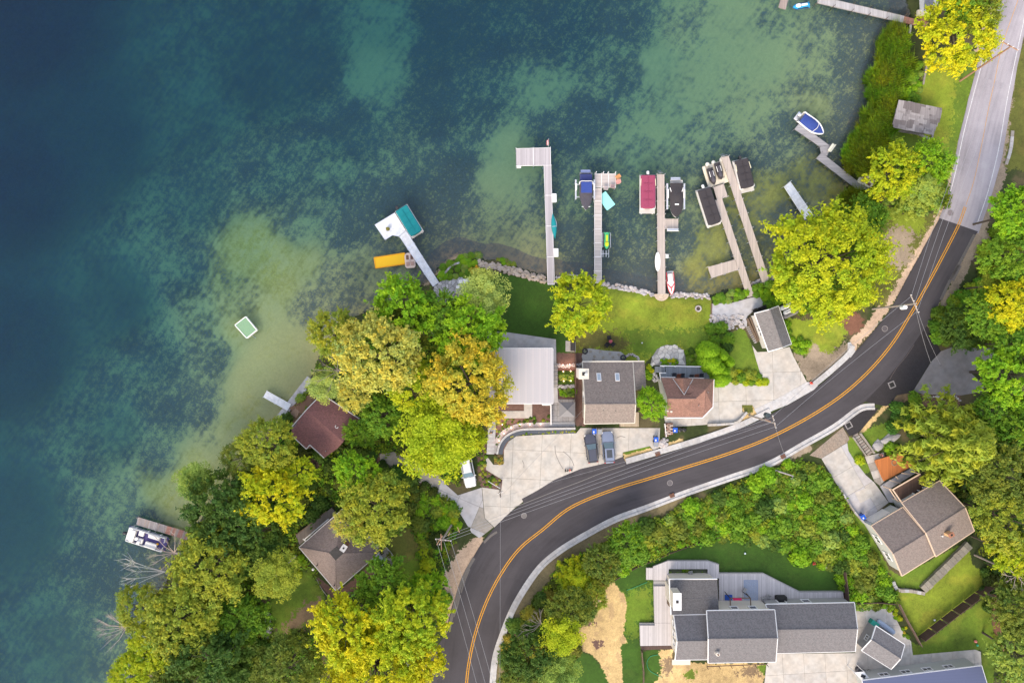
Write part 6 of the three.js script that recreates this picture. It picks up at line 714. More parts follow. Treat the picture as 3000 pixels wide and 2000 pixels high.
{ const t = vessel('floating_platform', 'tan drive-on platform carrying two black watercraft', 'platform', DP(yC, 430, 450, 0), heading(yC, 310, 280, 420, 640), WATER - 0.15); for (const z of [-1.72, 0, 1.3]) L(t, 'float_beam', rbox(0, 0.25, z, 3.5, 0.45, z ? 0.5 : 0.8, 0.15, 0, 3), mat([.66, .60, .50])); L(t, 'cross_bed', rbox(1.35, 0.22, -0.2, 0.9, 0.4, 3.4, 0.12, 0, 3), mat([.66, .60, .50])); L(t, 'float_floor', box(-0.2, 0.12, -0.2, 3.2, 0.2, 3.3), mat([.46, .42, .36])); for (const z of [-1.72, -0.4, 0.6]) L(t, 'float_nose', boxUV(new THREE.SphereGeometry(0.34, 12, 8).scale(1.1, 0.6, 1).translate(-1.85, 0.3, z)), mat([.74, .70, .62])); }
for (const [c0, len, l] of [[DP(zB, 557, 950, 0.1), 2.3, 'thin silver watercraft lift around the green watercraft'], [DP(zB, 540, 1072, 0.1), 1.2, 'empty silver bunk frame between the chair dock and shore']]) { const t = vessel('watercraft_lift', l, 'boat lift', c0, Math.PI / 2); for (const s of [-1, 1]) { L(t, 'side_bar', box(0, 0.62, s * 0.62, len, 0.07, 0.07), BM.alu); L(t, 'bunk', box(0, 0.3, s * 0.25, len * 0.9, 0.1, 0.1), BM.alu); for (const x of [-len / 2, len / 2]) L(t, 'leg', cyl(x, -1.6, s * 0.62, 0.035, 0.035, 2.6, 6), BM.alu); } L(t, 'cross_bar', box(0, 0.28, 0, 0.08, 0.08, 1.3), BM.alu); }
function pedalBoat(label, c, turn, m, y = WATER) { const t = vessel('pedal_boat', label, 'pedal boat', c, turn, y); const sh = roundRect(-1.15, 1.15, 1.5, 0.3, 0.5); L(t, 'hull', boxUV(new THREE.ExtrudeGeometry(sh, { depth: 0.3, bevelEnabled: true, bevelSize: 0.08, bevelThickness: 0.08, bevelSegments: 2, curveSegments: 8 }).rotateX(-Math.PI / 2).translate(0, 0, 0)), m); for (const s of [-1, 1]) { L(t, 'seat', rbox(-0.55, 0.46, s * 0.36, 0.6, 0.16, 0.5, 0.05), mat([.40, .26, .22])); L(t, 'foot_well', box(0.5, 0.385, s * 0.36, 0.75, 0.02, 0.42), mat([.16, .09, .07])); } L(t, 'centre_console', rbox(0.2, 0.5, 0, 0.9, 0.24, 0.2, 0.06), m); L(t, 'steering_lever', boxUV(rod(V(0.1, 0.6, 0), V(-0.05, 0.85, 0), 0.03)), mat([.12, .16, .5])); return t; }
pedalBoat('beige pedal boat between the yellow raft and white dock', DP(zA, 471, 1135, 0), heading(zA, 475, 1185, 466, 1085), mat([.62, .50, .45]));
pedalBoat('cream pedal boat pulled up beside the zigzag dock', DP(zD, 905, 405, 0.2), heading(zD, 870, 385, 950, 425), mat([.74, .70, .58]), groundY(...zD(905, 405)) < WATER ? WATER : groundY(...zD(905, 405)));

// ---------------------------------------------------------------- stone work
const rockGeos = [0, 1, 2, 3, 4, 5].map(k => { const g = new THREE.IcosahedronGeometry(1, 1), p = g.attributes.position; for (let i = 0; i < p.count; i++) { const n = 0.72 + 0.5 * vnoise(p.getX(i) * 1.4 + k * 9 + 20, p.getY(i) * 1.4 + p.getZ(i) * 2.3 + 20); p.setXYZ(i, p.getX(i) * n, p.getY(i) * n * 0.75, p.getZ(i) * n); } return boxUV(g); });
const rockM = { tan: [[.52, .42, .33], [.60, .50, .41], [.44, .36, .30], [.56, .47, .42]].map(c => mat(c, { map: rep(T.speckle, 0.9) })), pale: [[.56, .53, .54], [.47, .44, .46], [.62, .58, .58], [.50, .43, .41]].map(c => mat(c, { map: rep(T.speckle, 0.9) })), grey: [[.34, .33, .35], [.26, .25, .27], [.42, .41, .44], [.52, .51, .54]].map(c => mat(c, { map: rep(T.speckle, 0.9) })) };
function stones(name, label, cat, f, line, width, n, s0, s1, set, y = 0.1) {   // line on the sheet, band width in metres
const c = curve(plan(on(f, line), 0), n * 3), base = c[Math.floor(c.length / 2)], t = thing(name, label, cat, flat(base, -0.2));
for (let k = 0; k < n; k++) { const i = Math.min(c.length - 2, Math.floor((k + rr(0, 0.9)) / n * c.length)), d = c[i + 1].clone().sub(c[i]).normalize(), o = rr(-0.5, 0.5) * width, s = rr(s0, s1), m = new THREE.Mesh(pick(rockGeos), pick(set)); m.name = 'stone'; const px = c[i].x - d.z * o, pz = c[i].z + d.x * o, gy = Math.max(groundY(px / S + 1500, pz / S + 1000), -0.55); m.position.set(px - base.x, gy + 0.2 + y * rr(0.2, 1), pz - base.z); m.scale.set(s * rr(0.8, 1.2), s * rr(0.6, 0.9), s * rr(0.8, 1.2)); m.rotation.set(rr(-0.3, 0.3), rnd() * 6.28, rr(-0.3, 0.3)); m.castShadow = m.receiveShadow = true; t.add(m); }
}
stones('rock_wall', 'tan rubble wall along the dark lawn west of the flag dock', 'rock wall', zA, [[1095, 1165], [1180, 1180], [1300, 1205], [1450, 1240], [1600, 1280], [1720, 1315]], 1.15, 150, 0.2, 0.36, rockM.tan); stones('rock_wall', 'pale rock edging between the flag dock and chair dock', 'rock wall', zB, [[85, 1318], [200, 1298], [320, 1296], [440, 1345]], 0.85, 60, 0.18, 0.32, rockM.pale); stones('rock_wall', 'pale rock edging between the chair dock and ladder dock', 'rock wall', zB, [[515, 1355], [700, 1385], [860, 1415], [1000, 1445]], 0.75, 76, 0.18, 0.32, rockM.pale); stones('rock_wall', 'pale rock edging right of the stone landing', 'rock wall', zB, [[1150, 1456], [1300, 1460], [1510, 1466]], 0.85, 64, 0.18, 0.33, rockM.pale); stones('rock_wall', 'short rock edging at the foot of the longest dock', 'rock wall', zB, [[1900, 1355], [2000, 1325], [2080, 1300], [2165, 1262]], 0.6, 34, 0.16, 0.28, rockM.pale);
stones('rock_bed', 'white rock bed below the paved landing', 'rock bed', zI, [[630, 500], [720, 500], [840, 500], [975, 490]], 2.2, 150, 0.16, 0.3, rockM.pale, 0.12); stones('dry_stone_wall', 'grey dry stone wall at the edge of the small lawn', 'stone wall', zM, [[1345, 930], [1365, 1020], [1385, 1100], [1370, 1190]], 1.0, 60, 0.2, 0.36, rockM.grey, 0.3); stones('rock_border', 'small stones around the gravel patio beside the skylight house', 'rock border', zH, [[1510, 850], [1560, 828], [1610, 840], [1650, 890]], 0.3, 26, 0.1, 0.18, rockM.pale); stones('rock_border', 'grey stones between the skylight house and blue deck', 'rock border', zI, [[40, 1000], [60, 1060], [90, 1100]], 0.9, 26, 0.14, 0.26, rockM.grey); stones('rock_row', 'pale stone row at the top of the terrace garden', 'rock border', zH, [[810, 945], [900, 950], [985, 940], [1055, 940]], 0.55, 46, 0.12, 0.22, rockM.pale); stones('rock_row', 'pale stone row across the middle of the terrace garden', 'rock border', zH, [[825, 1155], [900, 1160], [985, 1155]], 0.6, 34, 0.12, 0.22, rockM.pale); stones('rock_row', 'pale stones bordering the mulch by the worn lane', 'rock border', zE, [[1470, 985], [1600, 985], [1720, 985], [1770, 1020]], 0.4, 26, 0.12, 0.24, rockM.pale); stones('rock_cluster', 'pale rock cluster in the straw strip below the dark mulch', 'rocks', yF, [[480, 1120], [620, 1070], [800, 1080]], 1.0, 14, 0.2, 0.42, rockM.pale, 0.15);
// irregular flagstones: cells of scattered points
function flagstones(label, f, outline, hole, cell, mats, base) {
const W = plan(on(f, outline)).map(p => [p.x, p.z]), Hh = hole ? plan(on(f, hole)).map(p => [p.x, p.z]) : null, xs = W.map(p => p[0]), zs = W.map(p => p[1]), pts = [];
for (let x = Math.min(...xs) - cell; x < Math.max(...xs) + cell; x += cell) for (let z = Math.min(...zs) - cell; z < Math.max(...zs) + cell; z += cell) pts.push([x + rr(0, 0.85) * cell, z + rr(0, 0.85) * cell]);
const c = P(...f(...outline[0])), t = thing('flagstone_patio', label, 'patio', flat(c)); part(t, 'mortar_bed', slab(plan(on(f, outline)), -0.05, 0.03), base);
for (const p of pts) { if (!inside(W, p[0], p[1]) || (Hh && inside(Hh, p[0], p[1]))) continue; let q = [[p[0] - 2, p[1] - 2], [p[0] + 2, p[1] - 2], [p[0] + 2, p[1] + 2], [p[0] - 2, p[1] + 2]]; for (const o of pts) { const dx = o[0] - p[0], dz = o[1] - p[1], d = Math.hypot(dx, dz); if (d < 1e-6 || d > cell * 3.2) continue; q = clipTo(q, s => (d / 2 - 0.035) - ((s[0] - p[0]) * dx + (s[1] - p[1]) * dz) / d); if (q.length < 3) break; } if (q.length < 3) continue; q = q.map(s => inside(W, s[0], s[1]) ? s : [lerp(p[0], s[0], 0.7), lerp(p[1], s[1], 0.7)]); part(t, 'flagstone', slab(q.map(s => V(s[0], 0, s[1])), -0.02, 0.06 + rr(0, 0.015)), pick(mats)); }
return t;
}
const flagM = [[.60, .575, .55], [.54, .52, .50], [.66, .63, .60], [.50, .48, .47]].map(c => mat(c, { map: rep(T.concrete, 1.6) })), flagG = [[.46, .45, .47], [.54, .53, .56], [.60, .58, .60], [.40, .39, .41]].map(c => mat(c, { map: rep(T.concrete, 1.6) }));
flagstones('rounded pale flagstone patio north of the blue deck', zI, [[20, 940], [40, 850], [90, 775], [170, 735], [250, 735], [330, 765], [372, 820], [385, 945]], [[130, 880], [305, 880], [305, 945], [130, 945]], 0.75, flagM, mat([.25, .24, .23])); flagstones('grey flagstone patio at the foot of the white dock', zA, [[690, 1375], [740, 1340], [800, 1305], [900, 1290], [1010, 1290], [1040, 1350], [1030, 1500], [780, 1560], [700, 1470]], null, 0.62, flagG, mat([.17, .17, .16]));
{ const p = P(...zA(895, 1465)), t = thing('fire_pit', 'round white stone fire pit on the grey flagstone patio', 'fire pit', flat(p, 0.06)); for (let k = 0; k < 12; k++) { const a = k / 12 * 6.283; part(t, 'ring_stone', rbox(p.x + Math.cos(a) * 0.55, 0.2, p.z + Math.sin(a) * 0.55, 0.3, 0.3, 0.26, 0.05, -a), pick(rockM.pale)); } part(t, 'ash', cyl(p.x, 0.06, p.z, 0.45, 0.45, 0.05, 16), mat([.3, .3, .3]));
const q = P(...zI(508, 362)), r = thing('fire_ring', 'round stone fire ring on the lime lawn', 'fire pit', flat(q)); for (let k = 0; k < 13; k++) { const a = k / 13 * 6.283; part(r, 'ring_stone', rbox(q.x + Math.cos(a) * 0.42, 0.1, q.z + Math.sin(a) * 0.42, 0.22, 0.22, 0.2, 0.04, -a), pick(rockM.pale)); } part(r, 'charcoal', cyl(q.x, 0, q.z, 0.34, 0.3, 0.08, 14), mat([.06, .045, .04]));
for (const [x, y, w, d, l] of [[940, 1335, 0.55, 0.5, 'square white block seat on the flagstone patio'], [985, 1330, 0.75, 0.6, 'wide white block seat on the flagstone patio'], [915, 1385, 0.5, 0.4, 'low white block seat by the stone fire pit']]) { const c = P(...zA(x, y)), b = thing('stone_bench', l, 'bench', flat(c, 0.06)); part(b, 'block', rbox(c.x, 0.28, c.z, w, 0.4, d, 0.06, rr(-0.3, 0.3)), mat([.68, .68, .70])); part(b, 'cap', rbox(c.x, 0.5, c.z, w + 0.06, 0.07, d + 0.06, 0.02, 0), DM.trim); } }
{ const t = thing('gravel_patio', 'pale gravel patio with stepping stones behind the skylight house', 'patio', flat(PV(zH, 1280, 840, 0))); part(t, 'gravel', slab(plan(on(zH, [[1085, 775], [1140, 768], [1300, 790], [1460, 802], [1500, 835], [1490, 905], [1075, 910], [1060, 850]])), -0.05, 0.03), mat([.46, .45, .45], { map: rep(T.speckle, 1.6) })); for (const [x, y] of [[1150, 800], [1190, 850], [1250, 800], [1280, 862], [1350, 820], [1380, 860], [1440, 830], [1185, 888]]) part(t, 'stepping_stone', cyl(PV(zH, x, y, 0).x, 0.02, PV(zH, x, y, 0).z, 0.26, 0.24, 0.035, 9), M.concreteWorn); }
// --- curved retaining wall with railing, steps, lamps
{
const line = [...on(yG, [[740, 1420], [800, 1140], [930, 890], [1120, 705], [1380, 565], [1640, 490], [1880, 470]]), ...on(zJ, [[760, 330], [900, 327], [1050, 325]])], c = curve(W2(line), 60), t = thing('curved_retaining_wall', 'curved pale capped retaining wall around the big driveway', 'retaining wall', flat(c[30]));
for (let k = 0; k < 30; k++) { part(t, 'wall_block', bar(c[2 * k], c[2 * k + 2], 0.26, -0.1, 0.5), M.concrete2); part(t, 'cap_stone', bar(c[2 * k].clone().lerp(c[2 * k + 2], 0.015), c[2 * k + 2], 0.32, 0.5, 0.58), M.kerb); }
const off = (d, i) => { const a = c[Math.max(0, i - 1)], b = c[Math.min(60, i + 1)], q = b.clone().sub(a).normalize(); return V(c[i].x - q.z * d, 0, c[i].z + q.x * d); };
const strip = (d0, d1, y1, m, nm) => { const a = [], b = []; for (let i = 0; i <= 60; i += 2) { a.push(off(d0, i)); b.push(off(d1, i)); } structure(nm, slab([...a, ...b.reverse()], -0.05, y1), m); }; strip(0.2, 0.85, 0.03, mat([.10, .115, .15], { map: rep(T.speckle, 1.4) }), 'slate_strip'); strip(-0.2, -1.0, 0.1, mat([.42, .42, .44], { map: rep(T.speckle, 1.2) }), 'gravel_strip');
const rl = thing('wall_railing', 'thin dark wire railing along the top of the driveway wall', 'railing', flat(PV(yE, 700, 160, 0))); let prev; for (const [x, y] of [[90, 185], [140, 158], [435, 160], [725, 162], [1030, 162], [1330, 160], [1530, 152]]) { const p = PV(yE, x, y, 0.9); part(rl, 'post', rod(flat(p), p, 0.045), B.black); if (prev) part(rl, 'wire', rod(prev, p, 0.02), B.black); prev = p; }
const st = thing('garden_steps', 'long straight grey garden steps west of the curved wall', 'steps', flat(PV(yG, 500, 800, 0))); for (let k = 0; k < 17; k++) { const s = (k + 0.5) / 17, a = PV(yG, lerp(425, 330, s), lerp(70, 1430, s), 0), b = PV(yG, lerp(712, 620, s), lerp(70, 1430, s), 0); part(st, 'tread', bar(a, b, 0.31, -0.05, 0.62 - k * 0.034), k % 2 ? M.concreteCool : M.kerb); part(st, 'riser', bar(a.clone().setZ(a.z + 0.185), b.clone().setZ(b.z + 0.185), 0.06, -0.05, 0.56 - k * 0.034), B.sidingGrey); }
const pl = thing('planting_bed', 'golden grass bed at the foot of the garden steps', 'garden bed', flat(PV(zJ, 348, 610, 0))); part(pl, 'soil', slab(plan(on(zJ, [[310, 572], [388, 572], [388, 656], [306, 656]])), -0.05, 0.04), mat([.17, .12, .05])); for (let k = 0; k < 9; k++) { const p = PV(zJ, rr(315, 380), rr(585, 645), 0); part(pl, 'grass_clump', leafBall(p.x, 0.2, p.z, 0.3, 40, 0.14), mat(pick([[.34, .27, .04], [.14, .20, .03], [.40, .30, .05]]))); }
const lampM = new THREE.MeshStandardMaterial({ color: C(1, .9, .8), emissive: C(1, .62, .45), emissiveIntensity: 2.2 });
for (const [f, x, y, l] of [[yG, 935, 300, 'lit path lamp deepest in the mulch beside the garden steps'], [yG, 1280, 430, 'lit path lamp above the bend of the curved wall'], [yG, 1620, 300, 'lit path lamp west of the middle of the curved wall'], [yG, 1995, 300, 'lit path lamp above the straight part of the wall'], [yG, 1000, 640, 'lit path lamp close to the curved wall cap'], [yG, 815, 935, 'lit path lamp lowest along the curved wall'], [zJ, 735, 288, 'lit path lamp nearest the white garden wall'], [zH, 868, 937, 'lit lamp at the top west corner of the terrace garden'], [zH, 938, 932, 'lit lamp at the top east corner of the terrace garden'], [zH, 873, 1003, 'lit lamp beside the upper clipped hedge to the west'], [zH, 948, 999, 'lit lamp beside the upper clipped hedge to the east'], [zH, 877, 1101, 'lit lamp between the hydrangea beds to the west'], [zH, 950, 1099, 'lit lamp between the hydrangea beds to the east'], [zH, 95, 1410, 'lit lamp at the west end of the concrete garden path']]) { const p = PV(f, x, y, 0.5), t2 = thing('path_lamp', l, 'lamp', flat(p)); part(t2, 'stake', rod(flat(p), flat(p, 0.42), 0.025), B.black); part(t2, 'globe', boxUV(new THREE.SphereGeometry(0.1, 10, 8).translate(p.x, 0.5, p.z)), lampM); const li = new THREE.PointLight(C(1, .55, .38), 0.9, 0, 2); li.position.set(0, 0.5, 0); li.castShadow = true; li.shadow.radius = 4; t2.add(li); }
}
// --- low walls, steps and fences
function fence(label, f, pts, h, m, n = 2.4) { const w = plan(on(f, pts)), t = thing('plank_fence', label, 'fence', flat(w[0])); for (let i = 0; i + 1 < w.length; i++) { const L3 = w[i].distanceTo(w[i + 1]), k = Math.max(1, Math.round(L3 / n)); for (let j = 0; j < k; j++) { const a = w[i].clone().lerp(w[i + 1], j / k + 0.01), b = w[i].clone().lerp(w[i + 1], (j + 1) / k - 0.01), q = part(t, 'fence_panel', bar(a, b, 0.04, 0.05, h + rr(-0.03, 0.03)), m); part(q, 'top_rail', bar(a, b, 0.09, h, h + 0.05), m); part(t, 'post', box(a.x, h / 2, a.z, 0.12, h + 0.15, 0.12), m); } } return t; }
fence('long dark plank fence crossing the lawn at lower right', zP, [[1135, 1035], [1925, 425]], 1.9, B.fence); fence('reddish plank fence at the right edge of the lawn', zP, [[1945, 520], [1990, 840], [2035, 1150]], 1.7, mat([.30, .145, .10], { map: rep(T.wood, 2) })); fence('plank fence along the shed yard', zP, [[895, 645], [970, 800], [1060, 960], [1150, 1128]], 1.0, mat([.19, .13, .105], { map: rep(T.wood, 2) })); fence('dark fence behind the east wing and shed', zP, [[415, 632], [640, 624], [850, 640]], 1.0, B.fence); fence('tall dark plank fence closing the deck lawn', zP, [[248, 262], [270, 440], [288, 622]], 1.8, B.fence); fence('low fence post line left of the front straw yard', zG, [[246, 1112], [262, 1280], [262, 1420]], 0.9, B.timber); fence('low board edging along the top of the deck lawn', zG, [[-60, 500], [200, 350], [560, 200], [900, 74], [1170, 74], [1500, 165], [1800, 265], [2085, 362]], 0.3, B.fence, 3);
function blocks(name, label, cat, f, pts, w, h, n, ms) { const c = curve(W2(on(f, pts)), n), t = thing(name, label, cat, flat(c[0])); for (let k = 0; k < n; k++) part(t, 'block', bar(c[k].clone().lerp(c[k + 1], 0.02), c[k].clone().lerp(c[k + 1], 0.98), w * rr(0.95, 1.05), -0.05, h * rr(0.93, 1.05)), pick(ms)); }
blocks('block_wall', 'wide weathered block wall below the two part house', 'retaining wall', zF, [[1415, 1490], [1620, 1290], [1840, 1075]], 1.25, 0.55, 13, [mat([.24, .22, .19], { map: rep(T.concrete, 2) }), mat([.29, .265, .225], { map: rep(T.concrete, 2) }), mat([.21, .20, .165], { map: rep(T.concrete, 2) })]); blocks('low_wall', 'pale low wall meeting the block wall in a corner', 'retaining wall', zF, [[1142, 1415], [1178, 1488], [1300, 1500], [1432, 1525]], 0.5, 0.5, 9, [M.concreteWorn, M.kerbB]); blocks('low_wall', 'pale low wall bordering the driveway of the dormer house', 'retaining wall', zI, [[600, 1548], [760, 1540], [900, 1520], [960, 1460], [1000, 1418]], 0.35, 0.5, 10, [M.concrete2, M.kerbB]); blocks('low_wall', 'thin pale wall west of the right hand driveway', 'retaining wall', zF, [[660, 572], [780, 765], [880, 880]], 0.22, 0.5, 8, [M.kerbB, M.concreteWorn]); blocks('block_edge', 'pale broken slab edge beside the old road', 'kerb edge', zC, [[2250, 1200], [2230, 1380], [2190, 1510]], 0.5, 0.12, 6, [M.kerbB, M.concreteWorn]); blocks('garden_curb', 'curved stone kerb between the beach plants and shrubs', 'kerb edge', zA, [[750, 1310], [800, 1250], [860, 1185], [930, 1160]], 0.3, 0.3, 9, [M.concreteWorn, M.kerbB]); blocks('low_wall', 'narrow concrete wall behind the reeds at the upper lawn', 'retaining wall', zC, [[1465, 560], [1440, 670], [1420, 780]], 0.3, 0.35, 6, [M.concreteWorn]); blocks('sea_wall', 'short concrete seawall below the red landing', 'seawall', zC, [[1312, 230], [1300, 310]], 0.3, 0.2, 3, [M.kerbB]);
{ const t = thing('timber_stairs', 'stone stairs with pale side rails beside the right hand driveway', 'steps', flat(PV(zF, 880, 170, 0))); for (let k = 0; k < 9; k++) { const a = PV(zF, 786 + k * 15.5, 88 + k * 21, 0), b = PV(zF, 830 + k * 14.5, 66 + k * 20, 0); part(t, 'tread', bar(a, b, 0.36, -0.05, 0.05 + k * 0.03), k % 2 ? M.concreteWorn : mat([.24, .20, .18])); } part(t, 'side_rail', bar(PV(zF, 842, 56, 0), PV(zF, 972, 240, 0), 0.24, -0.05, 0.42), M.concreteWorn); part(t, 'side_rail', bar(PV(zF, 778, 92, 0), PV(zF, 900, 268, 0), 0.14, -0.05, 0.36), M.concreteWorn);
panels('stepped_path', on(zF, [[892, 272], [1062, 236], [1074, 272], [990, 312], [1040, 420], [1072, 497], [1030, 540], [980, 500], [912, 322]]), 1.3, -0.3, 0.05, [M.concreteWorn, M.concrete2, M.concreteWorn], 'path_slab'); for (const [x, y, a, b, r, l] of [[1135, 110, 1.9, 0.75, 0.35, 'long flat grey boulder on the right hand lawn'], [1020, 175, 1.0, 0.95, 0, 'squarish grey boulder above the garden path']]) { const p = PV(zF, x, y, 0.2), b2 = thing('boulder', l, 'boulder', flat(p)); const m = new THREE.Mesh(rockGeos[1], rockM.grey[2]); m.name = 'rock'; m.scale.set(a, 0.45, b); m.rotation.y = r; m.castShadow = true; b2.add(m); const k = new THREE.Mesh(rockGeos[3], rockM.grey[0]); k.name = 'foot_stone'; k.position.set(-a * 0.7, 0, b * 0.5); k.scale.set(0.3, 0.2, 0.3); b2.add(k); } }
{ const t = thing('garden_wall', 'dark timber screen between the terrace garden and skylight house', 'fence', flat(PV(zH, 992, 1000, 0))); for (let k = 0; k < 8; k++) part(t, 'screen_panel', bar(PV(zH, 991, 815 + k * 90, 0), PV(zH, 993, 902 + k * 90, 0), 0.1, -0.05, 1.5), B.fence); const b = thing('lawn_divider', 'narrow brown planting strip under the lone lime tree', 'border', flat(PV(zH, 970, 640, 0))); part(b, 'edge_board', bar(PV(zH, 985, 480, 0), PV(zH, 988, 800, 0), 0.1, -0.05, 0.3), B.fence); part(b, 'edge_board', bar(PV(zH, 946, 520, 0), PV(zH, 944, 690, 0), 0.06, -0.05, 0.1), B.timber);
const g = thing('grill_station', 'pale slab with a black covered grill beside the terrace', 'grill', flat(PV(zH, 945, 745, 0))); part(g, 'slab', slab(plan(on(zH, [[896, 690], [998, 700], [1000, 804], [896, 800]])), -0.05, 0.06), M.concrete2); const p = PV(zH, 968, 745, 0.6); part(g, 'grill_cover', rbox(p.x, 0.6, p.z, 0.62, 1.1, 1.55, 0.16, 0, 3), mat([.035, .033, .036])); part(g, 'handle', box(p.x - 0.28, 0.85, p.z, 0.05, 0.06, 0.7), M.kerb); }
for (const [x, y, l, m] of [[1095, 797, 'dark planter pot at the west end of the gravel patio', [.03, .03, .035]], [1487, 862, 'large dark tyre shaped planter at the east end of the gravel patio', [.04, .045, .06]]]) { const p = PV(zH, x, y, 0.3), t = thing('planter_pot', l, 'planter', flat(p)); part(t, 'pot', boxUV(new THREE.TorusGeometry(0.36, 0.13, 8, 20).rotateX(Math.PI / 2).translate(p.x, 0.2, p.z)), mat(m)); part(t, 'filling', cyl(p.x, 0, p.z, 0.3, 0.3, 0.18, 14), M.kerb); part(t, 'plant', leafBall(p.x, 0.25, p.z, 0.18, 24, 0.1), mat([.10, .14, .05])); }
{ const c = PV(zH, 1345, 700, 0.3); for (const [a, l] of [[1.7, 'black lawn chair on the lake side of the small red fire table'], [4.0, 'black lawn chair west of the small red fire table'], [5.6, 'black lawn chair southeast of the small red fire table']]) patioChair(V(c.x + Math.cos(a) * 0.7, 0, c.z - Math.sin(a) * 0.7), a + Math.PI / 2, mat([.018, .017, .02]), l); const t = thing('fire_table', 'small round fire table with red cloth on the lawn', 'table', flat(c)); part(t, 'top', cyl(c.x + 0.15, 0.42, c.z - 0.05, 0.3, 0.3, 0.06, 16), mat([.55, .12, .16])); part(t, 'pedestal', cyl(c.x + 0.15, 0, c.z - 0.05, 0.1, 0.08, 0.42, 8), B.black); }
// --- bins
function bin(p, m, label, turn = 0, n = 'wheelie_bin') { const t = thing(n, label, 'bin', flat(p, 0.03)); t.rotation.y = turn; const g = rbox(0, 0.5, 0, 0.62, 0.95, 0.7, 0.06), q = g.attributes.position; for (let i = 0; i < q.count; i++) { const k = 0.82 + 0.18 * q.getY(i); q.setX(i, q.getX(i) * k); q.setZ(i, q.getZ(i) * k); } L0(t, 'body', g, m); L0(t, 'lid', rbox(0, 1.03, 0, 0.7, 0.09, 0.8, 0.04), m); L0(t, 'handle', box(0, 1.0, -0.44, 0.5, 0.05, 0.06), B.black); for (const s of [-1, 1]) L0(t, 'wheel', boxUV(new THREE.CylinderGeometry(0.13, 0.13, 0.06, 12).rotateZ(Math.PI / 2).translate(0.3 * s, 0.12, -0.34)), B.black); if (m === binBlue) L0(t, 'label_plate', box(-0.1, 1.08, 0.1, 0.2, 0.012, 0.26), DM.trim); }
function L0(t, n, g, m) { const o = new THREE.Mesh(g, m); o.name = n; o.castShadow = o.receiveShadow = true; t.add(o); }
const binBlue = mat([.01, .09, .52], { roughness: 0.5 }), binGrey = mat([.25, .265, .30], { roughness: 0.6 }); bin(PV(yE, 620, 275, 0.9), binBlue, 'blue wheelie bin beside the parked cars'); bin(PV(yE, 812, 285, 0.9), binGrey, 'grey wheelie bin beside the parked cars'); bin(PV(yF, 325, 955, 0.9), binBlue, 'blue wheelie bin at the end of the driveway rail'); bin(PV(yF, 312, 1155, 0.9), binGrey, 'grey wheelie bin nearest the kerb'); bin(PV(yF, 1120, 560, 0.9), binBlue, 'blue wheelie bin beside the black sacks'); bin(PV(zF, 876, 828, 0.9), binBlue, 'blue wheelie bin in the corner of the right hand driveway', 0.5);
for (const [x, y, s, l] of [[1290, 555, 0.42, 'larger black refuse sack beside the blue bin'], [1480, 565, 0.36, 'smaller black refuse sack at the end of the heap']]) { const p = PV(yF, x, y, 0.3), t = thing('refuse_sack', l, 'bag', flat(p, 0.02)); const m = new THREE.Mesh(rockGeos[2], mat([.02, .02, .022], { roughness: 0.35 })); m.name = 'sack'; m.scale.set(s * 1.2, s * 1.2, s); m.position.y = s * 0.7; m.castShadow = true; t.add(m); const k = new THREE.Mesh(cyl(0, s * 1.3, 0, 0.08, 0.03, 0.16, 7), mat([.02, .02, .022])); k.name = 'knot'; t.add(k); }
{ const t = thing('firewood_stack', 'reddish stack of firewood and blocks beside the white board', 'woodpile', flat(PV(yF, 800, 600, 0))); for (let k = 0; k < 22; k++) { const p = PV(yF, lerp(760, 950, (k % 3) / 2), 300 + Math.floor(k / 3) * 70, 0.3); part(t, 'log', boxUV(new THREE.CylinderGeometry(0.13, 0.13, 0.55, 7).rotateZ(Math.PI / 2).translate(p.x, 0.16 + (k % 2) * 0.18, p.z)), mat(pick([[.30, .16, .12], [.42, .30, .25], [.22, .13, .11], [.50, .42, .38]]))); } part(t, 'white_board', bar(PV(yF, 690, 300, 0.4), PV(yF, 748, 850, 0.4), 0.1, 0, 0.5), DM.trim); }
// --- poles and wires
const poleM = mat([.42, .24, .16], { map: rep(T.wood, 1.2) }), poleGrey = mat([.44, .38, .34], { map: rep(T.wood, 1.2) }), wireM = mat([.38, .38, .41], { roughness: 0.5, metalness: 0.4 });
function powerPole(label, b, t2, h, arm, m, extra) { const base = P(...b), top = P(...t2, h), t = thing('utility_pole', label, 'utility pole', base); part(t, 'pole', rod(base.clone().setY(-0.3), top, 0.17, 0.11, 10), m); const a = P(...arm[0], h - 0.3), c = P(...arm[1], h - 0.3), ca = part(t, 'crossarm', rod(a, c, 0.085, 0.085, 4), m); for (const s of [0.04, 0.35, 0.65, 0.96]) part(ca, 'insulator', cyl(lerp(a.x, c.x, s), h - 0.24, lerp(a.z, c.z, s), 0.06, 0.045, 0.22, 8), DM.trim); if (extra) extra(t, base, top); return { a, c, top }; }
const pA = powerPole('leaning orange brown utility pole beside the pale old road', zC(1770, 742), zC(2230, 430), 11.5, [zC(2148, 378), zC(2303, 462)], poleM, (t) => part(t, 'guy_guard', rod(PV(zC, 1692, 716, 0), PV(zC, 1795, 662, 2.2), 0.07), mat([.72, .55, .03]), 'yellow guy wire guard'));
const pB = powerPole('utility pole with a white transformer above the new asphalt', zE(965, 172), zE(1365, 122), 11.5, [zE(1312, 38), zE(1385, 208)], poleGrey, (t) => { const p = PV(zE, 1253, 138, 8.6); part(t, 'transformer', cyl(p.x, 8.0, p.z + 0.3, 0.32, 0.32, 0.95, 14), DM.trim); part(t, 'bracket', rod(PV(zE, 1235, 138, 8), V(p.x, 8.4, p.z + 0.3), 0.06), B.black); });
